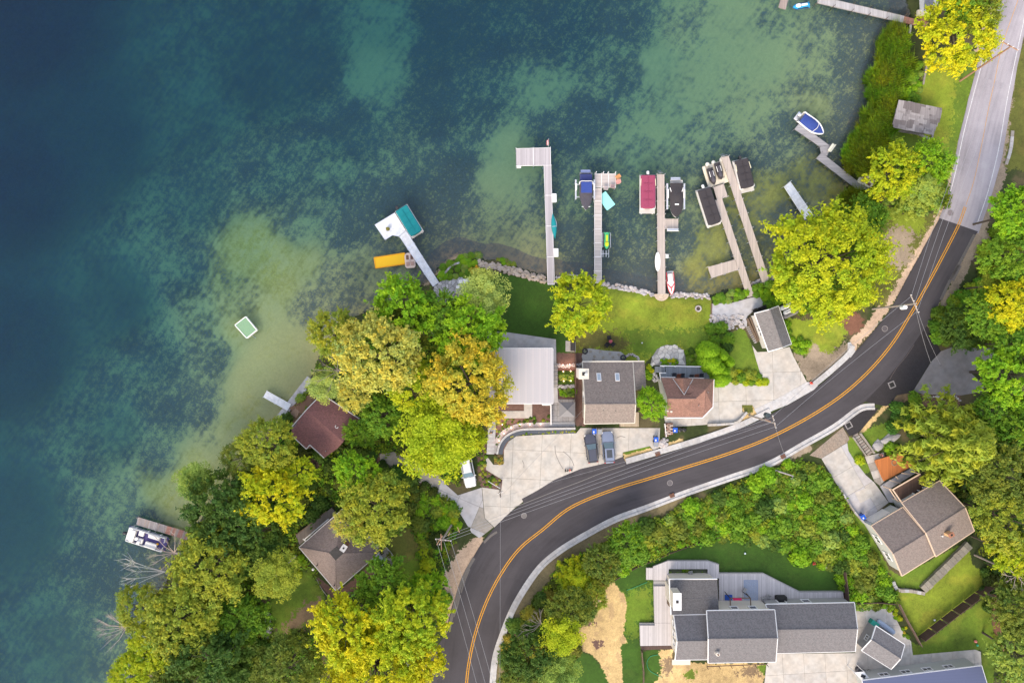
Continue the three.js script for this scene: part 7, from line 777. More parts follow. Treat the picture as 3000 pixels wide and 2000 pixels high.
const pC = powerPole('utility pole with a dark transformer above the upper kerb', zI(1030, 1452), zI(1290, 1530), 10.6, [zI(1268, 1450), zI(1302, 1580)], poleGrey, (t) => { const p = PV(zI, 1212, 1448, 7.5); part(t, 'transformer', cyl(p.x, 7.0, p.z, 0.36, 0.36, 1.0, 14), mat([.05, .07, .08])); part(t, 'second_arm', rod(PV(zI, 1190, 1490, 9.4), PV(zI, 1290, 1535, 9.4), 0.07, 0.07, 4), poleM); });
const pD = powerPole('thin grey service pole at the driveway mouth', zJ(357, 838), zJ(364, 958), 9.6, [zJ(340, 930), zJ(386, 905)], poleGrey, (t) => part(t, 'street_lamp_arm', rod(PV(zJ, 362, 880, 6), PV(zJ, 250, 812, 5.5), 0.05), DM.alu));
const pE = powerPole('leaning grey utility pole with many crossarms beside the dirt verge', zN(1485, 112), zN(1372, 296), 10.8, [zN(1332, 245), zN(1482, 262)], poleGrey, (t) => { for (const [a, b, c, d] of [[1385, 200, 1390, 350], [1345, 300, 1400, 215], [1538, 138, 1556, 186], [1450, 215, 1470, 185]]) part(t, 'brace_arm', rod(PV(zN, a, b, 10.6), PV(zN, c, d, 10.6), 0.06, 0.06, 4), poleM); });
let nw = 0; function wire(a, b, sag, label, r = 0.02) { const pts = [0, 0.25, 0.5, 0.75, 1].map(s => { const p = a.clone().lerp(b, s); p.y -= sag * 4 * s * (1 - s); return p; }), t = thing('power_line', label, 'cable', a.clone()); part(t, 'strand', tube(pts, r, 18, 4), wireM); part(t, 'end_clamp', cyl(b.x, b.y - 0.06, b.z, 0.05, 0.05, 0.14, 6), B.black); }
const al = (p, s) => p.a.clone().lerp(p.c, s);
wire(al(pA, 0.05), al(pB, 0.1), 0.8, 'westernmost wire between the orange pole and white transformer pole'); wire(al(pA, 0.5), al(pB, 0.5), 0.8, 'middle wire between the orange pole and white transformer pole'); wire(al(pA, 0.95), al(pB, 0.9), 0.8, 'easternmost wire between the orange pole and white transformer pole'); wire(al(pB, 0.1), al(pC, 0.1), 0.7, 'upper wire from the white transformer pole along the bend'); wire(al(pB, 0.9), al(pC, 0.9), 0.7, 'lower wire from the white transformer pole along the bend'); wire(al(pC, 0.15), al(pE, 0.15), 0.9, 'uppermost long wire over the big driveway'); wire(al(pC, 0.5), al(pE, 0.5), 0.9, 'middle long wire over the lanes'); wire(al(pC, 0.9), al(pE, 0.9), 0.9, 'lowest long wire beside the yellow line'); const down = (x, y) => PV(zN, x, y, 10); wire(al(pE, 0.05), down(1720, 1600), 0.5, 'left wire running from the leaning pole to the bottom edge'); wire(al(pE, 0.5), down(1800, 1600), 0.5, 'middle wire running from the leaning pole to the bottom edge'); wire(al(pE, 0.95), down(1860, 1560), 0.5, 'right wire running from the leaning pole to the bottom edge'); wire(pD.top.clone(), P(1464, 2080, 9), 0.4, 'thin wire running straight down from the service pole', 0.014); wire(al(pC, 0.5), pD.top.clone(), 0.6, 'service wire from the dark transformer pole to the service pole', 0.014); wire(al(pB, 0.95), PV(zE, 1590, 690, 4), 0.3, 'guy wire dropping from the white transformer pole to the lane', 0.018); wire(al(pB, 0.6), PV(zE, 1500, 670, 5), 0.3, 'second guy wire dropping toward the worn lane', 0.018); wire(al(pC, 0.9), PV(zE, 150, 1500, 1), 0.2, 'guy wire dropping from the dark transformer pole to the lower kerb', 0.018); wire(pD.top.clone(), PV(zH, 1090, 1380, 5), 0.5, 'service wire from the driveway to the skylight house', 0.014);
// --- cars
function car(label, c, turn, Ln, W, Hh, bodyM, o = {}) {
const t = thing(o.name ?? 'parked_car', label, 'car', flat(c, 0.02)); t.rotation.y = turn; const k = Ln / 4.7, add = (p, n, g, m) => { const q = new THREE.Mesh(g, m); q.name = n; q.castShadow = q.receiveShadow = true; p.add(q); return q; };
const ring = []; for (let i = 0; i <= 16; i++) { const s = i / 16, x = (s - 0.5) * Ln, e = Math.pow(Math.abs(s - 0.5) * 2, 5), w = W / 2 * (1 - 0.16 * e - (s > 0.93 ? (s - 0.93) * 1.4 : 0)), top = s > 0.62 ? lerp(0.98, 0.74, Math.pow((s - 0.62) / 0.38, 1.6)) : s < 0.06 ? lerp(0.86, 1.0, s / 0.06) : 1.0; ring.push([[x, 0.28, -w * 0.9], [x, 0.5, -w], [x, top - 0.12, -w * 0.98], [x, top, -w * 0.84], [x, top + 0.03, 0], [x, top, w * 0.84], [x, top - 0.12, w * 0.98], [x, 0.5, w], [x, 0.28, w * 0.9]]); }
const body = add(t, 'body', loft(ring), bodyM), x0 = -Ln / 2 + (o.rear ?? 0.12), x1 = Ln * 0.16, y1 = Hh, wr = W * 0.36, wb = W * 0.44;
const cab = [[x0, 0.98, wb], [x0 + 0.32, y1 - 0.08, wr], [x1 - 0.85 * k, y1, wr], [x1, 0.98, wb]]; const cv = (i, s, d = 0) => V(cab[i][0], cab[i][1] + d, cab[i][2] * s);
add(t, 'windscreen', sheetOf([cv(3, -0.94), cv(3, 0.94), cv(2, 0.94), cv(2, -0.94)], 0.04), o.glassM ?? carGlass); add(t, 'rear_window', sheetOf([cv(0, -0.9), cv(0, 0.9), cv(1, 0.9), cv(1, -0.9)], 0.04), B.glass); for (const s of [-1, 1]) add(t, 'side_window', poly([cv(0, s), cv(1, s), cv(2, s), cv(3, s)], [[0, 1, 2, 3]]), B.glass);
const rl = (cab[2][0] - cab[1][0]), rf = add(t, 'roof', rbox((cab[1][0] + cab[2][0]) / 2, y1 - 0.02, 0, rl + 0.1, 0.09, wr * 2, 0.04, 0, 3), bodyM); if (o.panel) add(rf, 'sunroof', rbox((cab[1][0] + cab[2][0]) / 2 + 0.15, y1 + 0.03, 0, rl * 0.68, 0.02, wr * 1.25, 0.008), B.glass); if (o.rack) for (const s of [-1, 1]) add(rf, 'roof_rail', rod(V(cab[1][0] + 0.2, y1 + 0.1, s * wr * 0.9), V(cab[2][0] - 0.1, y1 + 0.1, s * wr * 0.9), 0.025), B.black);
for (const s of [-1, 1]) { for (const x of [-Ln * 0.31, Ln * 0.31]) { const wh = add(t, 'wheel', boxUV(new THREE.CylinderGeometry(0.36, 0.36, 0.24, 18).rotateX(Math.PI / 2).translate(x, 0.36, s * (W / 2 - 0.12))), B.black); add(wh, 'rim', boxUV(new THREE.CylinderGeometry(0.2, 0.2, 0.03, 12).rotateX(Math.PI / 2).translate(x, 0.36, s * (W / 2 + 0.012))), DM.alu); } add(t, 'headlight', rbox(Ln / 2 - 0.22, 0.68, s * W * 0.34, 0.34, 0.14, 0.34, 0.05), DM.trim); add(t, 'tail_light', rbox(-Ln / 2 + 0.08, 0.82, s * W * 0.36, 0.14, 0.2, 0.28, 0.04), mat([.35, .02, .02])); add(t, 'wing_mirror', rbox(x1 - 0.12, 1.02, s * (W / 2 + 0.08), 0.16, 0.13, 0.22, 0.05), bodyM); } add(body, 'bonnet_seam', box(x1 + 0.06, 1.0, 0, 0.05, 0.03, W * 0.8), B.black); add(t, 'number_plate', box(-Ln / 2 - 0.005, 0.6, 0, 0.02, 0.12, 0.4), DM.trim); return t;
}
const carGlass = mat([.14, .22, .28], { roughness: 0.06 }), paint = (c, r = 0.28) => new THREE.MeshPhysicalMaterial({ color: C(...c), roughness: r, metalness: 0.35, clearcoat: 1, clearcoatRoughness: 0.08 });
car('dark charcoal estate car parked on the big driveway', PV(yE, 522, 890, 1), heading0(yE, 608, 1350, 480, 430), 4.55, 1.88, 1.55, paint([.055, .058, .085]), { rack: true }); car('silver blue car with a dark sunroof parked by the bins', PV(yE, 1122, 850, 1), heading0(yE, 1180, 1370, 1095, 330), 5.0, 1.95, 1.62, paint([.20, .235, .34]), { panel: true, rear: 0.2 }); car('white van partly hidden under the lime tree on the lane', PV(zJ, 66, 730, 1), heading0(zJ, 48, 640, 82, 815), 4.9, 1.95, 1.9, paint([.72, .72, .73]), { name: 'parked_van', rack: true }); car('pale grey car under the yellow maple at the bottom edge', P(1208, 1962, 1), heading0(zR, 1216, 2000, 1212, 1930), 4.6, 1.85, 1.5, paint([.40, .43, .52]));
function heading0(f, x0, y0, x1, y1) { const a = P(...f(x0, y0)), b = P(...f(x1, y1)); return -Math.atan2(b.z - a.z, b.x - a.x); }
// --- odds and ends
{ const p = PV(zE, 408, 856, 0.3), t = thing('traffic_cone', 'red orange cone at the tip of the dirt triangle', 'cone', flat(p)); part(t, 'cone', cyl(p.x, 0.04, p.z, 0.2, 0.04, 0.6, 14), mat([.85, .09, .05])); part(t, 'base', box(p.x, 0.02, p.z, 0.5, 0.05, 0.5), mat([.80, .08, .05])); const w = PV(zJ, 992, 715, 0.3), h = thing('hitch_rack', 'small black and red wheeled rack on the driveway edge', 'rack', flat(w, 0.02)); for (const [dx, m] of [[-0.55, B.black], [-0.15, B.black], [0.2, mat([.65, .06, .04])], [0.5, B.black]]) part(h, 'wheel', boxUV(new THREE.CylinderGeometry(0.2, 0.2, 0.12, 14).rotateZ(Math.PI / 2).translate(w.x + dx, 0.22, w.z - dx * 0.12)), m); part(h, 'bar', rod(V(w.x - 0.6, 0.3, w.z + 0.1), V(w.x + 0.55, 0.3, w.z - 0.08), 0.05), B.black);
for (const [f, x, y, s, l, m] of [[zP, 1330, 848, 0.16, 'small white ball on the lime lawn', [.75, .75, .78]], [zG, 1202, 222, 0.16, 'small pale blue ball on the deck lawn', [.62, .72, .80]], [zP, 1802, 1092, 0.24, 'pink ball near the paved corner', [.75, .22, .20]], [zP, 1822, 1136, 0.18, 'green ball near the paved corner', [.02, .45, .25]], [zH, 1678, 712, 0.12, 'white ball at the edge of the lime lawn', [.7, .7, .72]], [zG, 915, 76, 0.22, 'coral globe at the west of the fence line', [.80, .22, .16]], [zG, 1175, 62, 0.2, 'coral globe in the middle of the fence line', [.80, .24, .20]], [zG, 1333, 96, 0.18, 'coral globe by the thicket edge', [.75, .20, .16]], [zG, 1567, 183, 0.25, 'large coral globe on the fence line', [.80, .25, .16]]]) { const p2 = PV(f, x, y, s), t2 = thing('garden_ball', l, 'ball', flat(p2)); part(t2, 'ball', boxUV(new THREE.SphereGeometry(s, 12, 9).translate(p2.x, s, p2.z)), mat(m, { roughness: 0.5 })); part(t2, 'valve', cyl(p2.x, 2 * s - 0.01, p2.z, 0.02, 0.02, 0.02, 6), DM.trim); }
for (const [f, x, y, c, l] of [[zG, 1838, 314, [.62, .03, .06], 'red flower clump along the deck lawn fence'], [zG, 1938, 346, [.52, .28, .50], 'mauve flower clump along the deck lawn fence'], [zG, 1365, 450, [.60, .25, .05], 'potted orange flowers at the deck corner'], [zA, 1090, 1195, [.80, .42, .01], 'orange flower clump beside the rubble wall'], [zF, 1045, 262, [.45, .2, .2], 'dark potted flowers on the garden path']]) { const p2 = PV(f, x, y, 0.3), t2 = thing('flower_clump', l, 'flowers', flat(p2)); part(t2, 'blossom', leafBall(p2.x, 0.32, p2.z, 0.3, 60, 0.09), mat(c)); part(t2, 'leaves', leafBall(p2.x, 0.15, p2.z, 0.34, 60, 0.12), mat([.05, .12, .02])); }
const g = PV(zP, 630, 880, 0.5), gb = thing('green_bin', 'green storage tub behind the garden shed', 'tub', flat(g)); part(gb, 'tub', rbox(g.x, 0.45, g.z, 0.75, 0.9, 1.25, 0.1, 0.95, 3), mat([.02, .26, .20])); part(gb, 'lid', rbox(g.x, 0.92, g.z, 0.8, 0.08, 1.3, 0.03, 0.95), mat([.03, .32, .25])); const k = PV(zP, 770, 925, 0.4), kb = thing('covered_boat', 'pale blue upturned boat beside the garden shed', 'boat', flat(k)); kb.rotation.y = -0.62; const hl = new THREE.Mesh(boxUV(new THREE.CapsuleGeometry(0.42, 2.6, 6, 12).rotateZ(Math.PI / 2).scale(1, 0.8, 1).translate(0, 0.4, 0)), mat([.36, .43, .56])); hl.name = 'hull'; hl.castShadow = true; kb.add(hl); const ke = new THREE.Mesh(box(0, 0.75, 0, 2.6, 0.06, 0.06), mat([.30, .36, .5])); ke.name = 'keel'; kb.add(ke);
const wt = PV(zP, 462, 1420, 0.4), tub = thing('round_tub', 'dark round tub beside the lean-to', 'tub', flat(wt)); part(tub, 'tub', cyl(wt.x, 0, wt.z, 0.48, 0.52, 0.7, 20), mat([.05, .05, .06])); part(tub, 'rim', boxUV(new THREE.TorusGeometry(0.5, 0.04, 6, 24).rotateX(Math.PI / 2).translate(wt.x, 0.7, wt.z)), mat([.12, .12, .14])); const bk = PV(zP, 552, 1440, 0.4), bi = thing('bicycle', 'pinkish bicycle leaning near the round tub', 'bicycle', flat(bk)); for (const s of [-0.45, 0.45]) part(bi, 'wheel', boxUV(new THREE.TorusGeometry(0.3, 0.025, 6, 20).rotateX(1.0).translate(bk.x + s, 0.3, bk.z)), B.black); part(bi, 'frame', mg([rod(V(bk.x - 0.45, 0.3, bk.z), V(bk.x, 0.62, bk.z), 0.03), rod(V(bk.x, 0.62, bk.z), V(bk.x + 0.45, 0.3, bk.z), 0.03)]), mat([.50, .20, .26])); part(bi, 'handlebar', rod(V(bk.x + 0.3, 0.75, bk.z - 0.25), V(bk.x + 0.3, 0.75, bk.z + 0.25), 0.02), B.black); part(bi, 'saddle', rbox(bk.x - 0.15, 0.72, bk.z, 0.24, 0.06, 0.12, 0.02), B.black);
for (const [x, y, l] of [[170, 150, 'white upturned boat nearest the small garage roof'], [200, 190, 'white upturned boat below the great lime tree'], [200, 225, 'grey upturned boat lowest beside the small garage']]) { const c = PV(zE, x, y, 0.4), t2 = thing('upturned_boat', l, 'boat', flat(c)); t2.rotation.y = 0.42; const hg = new THREE.Mesh(boxUV(new THREE.CapsuleGeometry(0.36, 2.4, 6, 12).rotateZ(Math.PI / 2).scale(1, 0.75, 1).translate(0.5, 0.3, 0)), y > 220 ? M.greyPave : BM.white); hg.name = 'hull'; hg.castShadow = true; t2.add(hg); const kk = new THREE.Mesh(box(0.5, 0.6, 0, 2.3, 0.05, 0.06), M.greyPave); kk.name = 'keel'; t2.add(kk); }
const ho = (l, f, pts) => { const q = W2(on(f, pts)).map(p3 => p3.setY(0.06)), t2 = thing('garden_hose', l, 'hose', q[0].clone()); part(t2, 'hose', tube(q, 0.035, 60, 5), mat([.03, .30, .16])); part(t2, 'nozzle', cyl(q[q.length - 1].x, 0.03, q[q.length - 1].z, 0.05, 0.04, 0.12, 8), B.black); }; ho('green hose curling over the front straw yard', zG, [[400, 1150], [330, 1170], [300, 1220], [320, 1290], [400, 1340], [440, 1360]]); ho('thin green hose from the deck across the lawn', zG, [[300, 485], [240, 510], [170, 540], [110, 560]]);
for (const [x, y, r, l] of [[165, 340, 0.15, 'weathered log lying in the shrubs below the kerb']]) { const a = PV(zF, 70, 400, 0.5), b = PV(zF, 235, 452, 1.2), t2 = thing('fallen_log', l, 'log', flat(a)); part(t2, 'trunk', rod(a, b, 0.13, 0.1, 8), B.weathered[2]); part(t2, 'stub', rod(b, b.clone().add(V(-0.4, 0.2, 0.5)), 0.06, 0.03), B.weathered[2]); } }

// outlines kept free of undergrowth
const built = [on(zH, [[100, 590], [810, 670], [830, 1340], [100, 1340]]), on(zL, [[470, 470], [760, 160], [1110, 390], [780, 760]]), on(zN, [[40, 210], [400, -60], [830, 370], [960, 440], [700, 650], [420, 830], [60, 330]]), on(zJ, [[-20, 800], [100, 700], [230, 700], [400, 800], [320, 1250], [170, 1340], [80, 1280], [-20, 1140]]), on(zL, [[1280, 700], [1760, 780], [2040, 1100], [2040, 1230], [1700, 1010], [1290, 830]]), on(zF, [[380, 250], [740, 100], [1000, 400], [1400, 400], [1600, 480], [1910, 950], [1240, 1380], [880, 880]]), on(zJ, [[230, 230], [330, 230], [310, 570], [230, 570]]), on(zA, [[680, 1300], [1040, 1280], [1040, 1500], [690, 1500]]), [...newL, ...newR.slice().reverse()], on(zE, [[1440, 300], [1600, 540], [1960, 460], [2160, 560], [1880, 760], [2000, 890], [1430, 960], [985, 1090], [800, 1320], [690, 1250], [900, 1000]])];

// ---------------------------------------------------------------- a person on the garden steps
{
const J = { hip: [0, 0.92, 0], chest: [0, 1.3, -0.03], neck: [0, 1.47, -0.04], head: [0, 1.6, -0.06], lk: [-0.1, 0.5, -0.16], la: [-0.1, 0.1, -0.06], lt: [-0.1, 0.05, -0.22], rk: [0.1, 0.48, 0.04], ra: [0.1, 0.1, 0.24], rt: [0.1, 0.05, 0.1], le: [-0.27, 1.12, 0.1], lw: [-0.26, 0.88, -0.02], re: [0.27, 1.12, -0.12], rw: [0.25, 0.9, -0.26], ls: [-0.18, 1.38, -0.03], rs: [0.18, 1.38, -0.03] };
const bones = [['hip', 'chest', .135, .15], ['ls', 'rs', .075, .075], ['chest', 'neck', .12, .055], ['neck', 'head', .055, .1], ['hip', 'lk', .095, .06], ['lk', 'la', .06, .04], ['la', 'lt', .045, .04], ['hip', 'rk', .095, .06], ['rk', 'ra', .06, .04], ['ra', 'rt', .045, .04], ['ls', 'le', .055, .042], ['le', 'lw', .042, .032], ['rs', 're', .055, .042], ['re', 'rw', .042, .032]];
const hand = (w, s) => { for (let k = 0; k < 5; k++) { const a = [J[w][0] + (k - 2) * 0.018, J[w][1] - 0.06, J[w][2]], b = [a[0] + (k === 4 ? 0.03 : 0), a[1] - [.06, .085, .09, .08, .03][k], a[2] - 0.03]; J[w + k] = a; J[w + k + 'e'] = b; bones.push([w, w + k, .03, .012], [w + k, w + k + 'e', .011, .009]); } }; hand('lw'); hand('rw');
const sd = (x, y, z) => { let d = 9; for (const [a, b, r0, r1] of bones) { const A = J[a], Bq = J[b], bx = Bq[0] - A[0], by = Bq[1] - A[1], bz = Bq[2] - A[2], t = clamp(((x - A[0]) * bx + (y - A[1]) * by + (z - A[2]) * bz) / (bx * bx + by * by + bz * bz)), e = Math.hypot(x - A[0] - bx * t, y - A[1] - by * t, z - A[2] - bz * t) - lerp(r0, r1, t), k = 0.03, h = clamp(0.5 + 0.5 * (d - e) / k); d = lerp(d, e, h) - k * h * (1 - h); } return d; };
const n = 84, mc = new MarchingCubes(n, new THREE.MeshStandardMaterial(), false, false, 60000); mc.isolation = 0; const half = n / 2; for (let k = 0; k < n; k++) for (let j = 0; j < n; j++) for (let i = 0; i < n; i++) mc.field[i + j * n + k * n * n] = -sd((i - half) / half * 0.9, (j - half) / half * 0.9 + 0.86, (k - half) / half * 0.9); mc.update();
const g = new THREE.BufferGeometry(), c = mc.count, pos = new Float32Array(c * 3), col = new Float32Array(c * 3); for (let i = 0; i < c; i++) { const x = mc.positionArray[3 * i] * 0.9, y = mc.positionArray[3 * i + 1] * 0.9 + 0.86, z = mc.positionArray[3 * i + 2] * 0.9; pos.set([x, y, z], 3 * i); col.set(y > 1.47 || (Math.abs(x) > 0.2 && y < 0.92) ? [.48, .27, .18] : y > 0.93 ? [.035, .033, .045] : y > 0.12 ? [.03, .035, .06] : [.08, .07, .07], 3 * i); }
g.setAttribute('position', new THREE.BufferAttribute(pos, 3)); g.setAttribute('color', new THREE.BufferAttribute(col, 3)); g.computeVertexNormals();
const p = PV(yG, 512, 615, 1.5), t = thing('person', 'person in dark clothes with auburn hair climbing the garden steps', 'person', flat(p, 0.42)); L0(t, 'body', g, new THREE.MeshStandardMaterial({ vertexColors: true, roughness: 0.8 }));
L0(t, 'hair', boxUV(new THREE.SphereGeometry(0.122, 16, 12, 0, 6.2832, 0, 2.0).rotateX(0.5).translate(0, 1.63, -0.045)), mat([.36, .15, .05])); for (const s of [-1, 1]) { L0(t, 'eye', boxUV(new THREE.SphereGeometry(0.013, 8, 6).translate(0.035 * s, 1.6, -0.155)), B.black); L0(t, 'ear', boxUV(new THREE.SphereGeometry(0.025, 8, 6).scale(0.5, 1, 0.8).translate(0.102 * s, 1.59, -0.06)), mat([.48, .27, .18])); } L0(t, 'nose', boxUV(new THREE.ConeGeometry(0.016, 0.04, 6).rotateX(-0.5).translate(0, 1.575, -0.163)), mat([.48, .27, .18])); L0(t, 'mouth', box(0, 1.54, -0.148, 0.045, 0.01, 0.01), mat([.35, .12, .10]));
}

// ---------------------------------------------------------------- plants
console.log('plants');
const leafMats = {};
const LEAF = { lime: [.43, .52, .014], yellow: [.56, .58, .011], bright: [.26, .47, .014], green: [.175, .33, .02], dark: [.085, .165, .02], gold: [.55, .54, .10], orange: [.60, .52, .045], olive: [.33, .39, .035], pale: [.42, .52, .12], pine: [.34, .43, .04], oliveDark: [.19, .25, .03], sage: [.29, .41, .07] };
const leafMat = k => leafMats[k] ??= new THREE.MeshPhysicalMaterial({ color: C(...LEAF[k]), vertexColors: true, roughness: 0.7, transmission: 0.36, thickness: 0, side: THREE.DoubleSide, specularIntensity: 0.35 });
const bark = mat([.13, .10, .08], { map: rep(T.wood, 1.2) }), birchBark = mat([.55, .52, .48]), deadBark = mat([.42, .34, .31]), greyBark = mat([.24, .21, .19], { map: rep(T.wood, 1.2) });
class Leaves {                                                    // collects leaf faces: small folded diamonds
constructor() { this.p = []; this.c = []; }
add(x, y, z, nx, ny, nz, len, wid, col) {
// two axes in the leaf plane
let ax = rr(-1, 1), ay = rr(-0.5, 0.5), az = rr(-1, 1), d = ax * nx + ay * ny + az * nz; ax -= d * nx; ay -= d * ny; az -= d * nz; let l = Math.hypot(ax, ay, az) || 1; ax /= l; ay /= l; az /= l;
const bx = ny * az - nz * ay, by = nz * ax - nx * az, bz = nx * ay - ny * ax, f = -0.18 * wid;
const q = [[x + ax * len, y + ay * len, z + az * len], [x + bx * wid + nx * f, y + by * wid + ny * f, z + bz * wid + nz * f], [x - ax * len, y - ay * len, z - az * len], [x - bx * wid + nx * f, y - by * wid + ny * f, z - bz * wid + nz * f]];
for (const i of [0, 1, 2, 0, 2, 3]) { this.p.push(...q[i]); this.c.push(...col); }
}
geo() { const g = new THREE.BufferGeometry(); g.setAttribute('position', new THREE.Float32BufferAttribute(this.p, 3)); g.setAttribute('color', new THREE.Float32BufferAttribute(this.c, 3)); g.computeVertexNormals(); return g; }
}
const hue = (h, j) => [clamp(1 + 0.34 * h + 0.2 * j, 0.25, 1.9), clamp(1 + 0.12 * h + 0.18 * j, 0.3, 1.6), clamp(1 - 0.25 * h + 0.1 * j, 0.3, 1.5)];   // h: greener (-) to yellower (+)
// crowns are grown 5 m in radius about the origin; y from about -2.5 to 4
function broadCrown(nc, per, lf, o = {}) {
const L2 = new Leaves(), cl = [], flatness = o.flat ?? 0.72, ph = rnd() * 100;
for (let k = 0; k < nc; k++) {
const a = k * 2.39996 + rr(-0.3, 0.3), u = 1 - (k + 0.5) / nc * 1.22, s = Math.sqrt(Math.max(0, 1 - u * u)), lobe = 0.55 + 0.82 * fbm(ph + Math.cos(a) * 1.5, ph + Math.sin(a) * 1.5 + u, 3), r = 5 * lobe * rr(0.7, 1.0);
cl.push([Math.cos(a) * s * r, u * r * flatness, Math.sin(a) * s * r, (0.6 + 1.1 * Math.pow(rnd(), 1.4)) * (o.clump ?? 1), rr(-1, 1) * 0.55 + (fbm(ph + a, u * 3, 2) - 0.5)]);
}
for (const [cx, cy, cz, cr, h] of cl) {
const sprigs = [...Array(11)].map(() => { const a = rnd() * 6.2832, u = rr(-0.45, 1), s = Math.sqrt(1 - u * u), out = 0.5 / (Math.hypot(cx, cz) + 1e-3); return [Math.cos(a) * s + cx * out, u * 0.8 + 0.15, Math.sin(a) * s + cz * out, cr * rr(0.6, 1.25), rr(-0.5, 0.5)]; });
for (let i = 0; i < per; i++) {
const [sx, sy, sz, sl, sh] = sprigs[i % 11], t = Math.pow(rnd(), 0.55), w = 0.30 * (1.1 - 0.5 * t), x = sx * t * sl + rr(-w, w), y = sy * t * sl + rr(-w, w) * 0.8, z = sz * t * sl + rr(-w, w);
const jx = sx * 0.5 + rr(-0.75, 0.75), jy = 0.75 + rr(-0.45, 0.45), jz = sz * 0.5 + rr(-0.75, 0.75), l = Math.hypot(jx, jy, jz);
L2.add(cx + x, cy + y, cz + z, jx / l, jy / l, jz / l, lf * rr(0.6, 1.25), lf * rr(0.35, 0.62), hue(h + sh, rr(-1, 1) * 0.7));
}
}
return { crown: L2.geo(), tips: cl };
}
function airyCrown(nb, per, lf) {                                  // long open sprays from rising branches
const L2 = new Leaves(), tips = [];
for (let k = 0; k < nb; k++) {
const a = k * 2.39996 + rr(-0.3, 0.3), reach = rr(2.2, 5.2), up = rr(0.3, 3.6) * (1.25 - reach / 6), h = rr(-0.8, 0.8) * 0.6; tips.push([Math.cos(a) * reach * 0.85, up * 0.8, Math.sin(a) * reach * 0.85, 1, 0]);
for (let i = 0; i < per; i++) { const t = Math.pow(rnd(), 0.6), w = 0.22 + 0.75 * t * (1.15 - t) * 2, ang = a + rr(-1, 1) * w * 0.5, r = reach * (0.04 + 0.96 * t); L2.add(Math.cos(ang) * r + rr(-0.25, 0.25), 0.6 + (up - 0.2) * Math.sqrt(t) + rr(-0.4, 0.4), Math.sin(ang) * r + rr(-0.25, 0.25), rr(-0.6, 0.6), rr(0.5, 1), rr(-0.6, 0.6), lf * rr(0.6, 1.2), lf * rr(0.3, 0.55), hue(h, rr(-1, 1) * 0.8)); }
}
return { crown: L2.geo(), tips };
}
function pineCrown(tiers, per, lf) {                               // whorls of boughs that end in upright tufts
const L2 = new Leaves(), tips = [];
for (let t = 0; t < tiers; t++) { const f = t / (tiers - 1), y = -2 + f * 6.2, R = 5 * (1 - f * 0.86), nb = Math.max(4, Math.round(13 * (1 - f * 0.6))); for (let b = 0; b < nb; b++) { const a = (b + t * 0.5 + rr(-0.2, 0.2)) / nb * 6.2832, rr2 = R * rr(0.82, 1.08); if (t < 2) tips.push([Math.cos(a) * rr2 * 0.8, y, Math.sin(a) * rr2 * 0.8, 1, 0]); for (let k = 1; k <= 4; k++) { const r = rr2 * (0.3 + 0.7 * k / 4), sx = rr(-0.25, 0.25) * r * 0.4, tx = Math.cos(a) * r - Math.sin(a) * sx, tz = Math.sin(a) * r + Math.cos(a) * sx, ty = y - 0.12 * r + rr(-0.1, 0.1), h = rr(-0.5, 1.1) * (k > 2 ? 1 : 0.4); for (let i = 0; i < per; i++) { const an = rnd() * 6.2832, e = rnd() * 0.52; L2.add(tx + Math.cos(an) * e, ty + rr(0, 0.35), tz + Math.sin(an) * e, Math.cos(an) * 0.8 + rr(-0.3, 0.3), rr(0.4, 1), Math.sin(an) * 0.8 + rr(-0.3, 0.3), lf * rr(0.8, 1.3), lf * rr(0.22, 0.4), hue(h, rr(-1, 1) * 0.6)); } } } }
return { crown: L2.geo(), tips };
}
function columnCrown(n, lf) { const L2 = new Leaves(); for (let i = 0; i < n; i++) { const y = Math.pow(rnd(), 0.85), a = rnd() * 6.2832, R = 1.0 * Math.pow(Math.max(0, 1 - Math.pow(y, 3)), 0.6) * (0.75 + 0.25 * Math.sqrt(1 - y)) * (0.9 + 0.16 * vnoise(a * 3, y * 9)), r = R * rr(0.82, 1); L2.add(Math.cos(a) * r, y * 5, Math.sin(a) * r, Math.cos(a) + rr(-0.4, 0.4), rr(0, 0.9), Math.sin(a) + rr(-0.4, 0.4), lf * rr(0.7, 1.2), lf * rr(0.3, 0.5), hue(rr(-0.4, 0.5), rr(-1, 1) * 0.6)); } return { crown: L2.geo(), tips: [] }; }
function bushGeo(n, lf) { const L2 = new Leaves(), ph = rnd() * 50; for (let i = 0; i < n; i++) { const a = rnd() * 6.2832, u = Math.pow(rnd(), 0.7), s = Math.sqrt(1 - u * u), lobe = 0.62 + 0.6 * fbm(ph + Math.cos(a) * 2.2, ph + Math.sin(a) * 2.2 + u * 2, 2), q = lobe * Math.pow(rnd(), 0.3), nx = Math.cos(a) * s, nz = Math.sin(a) * s; L2.add(nx * q, u * q * 0.85 + 0.1, nz * q, nx + rr(-0.6, 0.6), u + 0.4 + rr(-0.4, 0.4), nz + rr(-0.6, 0.6), lf * rr(0.7, 1.2), lf * rr(0.35, 0.6), hue((fbm(ph + nx * 2.5, nz * 2.5, 2) - 0.5) * 2.2, rr(-1, 1) * 0.7)); } return L2.geo(); }
function boughs(tips, trunkTop, n, r = 0.07) { const out = [rod(V(0, -9, 0), V(0, trunkTop, 0), 0.26, 0.12, 8)]; for (let k = 0; k < Math.min(n, tips.length); k++) { const t = tips[Math.floor(k * tips.length / n)], y = lerp(-3.5, trunkTop - 0.4, rnd()); out.push(rod(V(0, y, 0), V(t[0] * 0.55, lerp(y, t[1], 0.6), t[2] * 0.55), r * 1.3, r * 0.8, 5), rod(V(t[0] * 0.54, lerp(y, t[1], 0.59), t[2] * 0.54), V(t[0], t[1], t[2]), r * 0.8, r * 0.35, 5)); } return mg(out); }
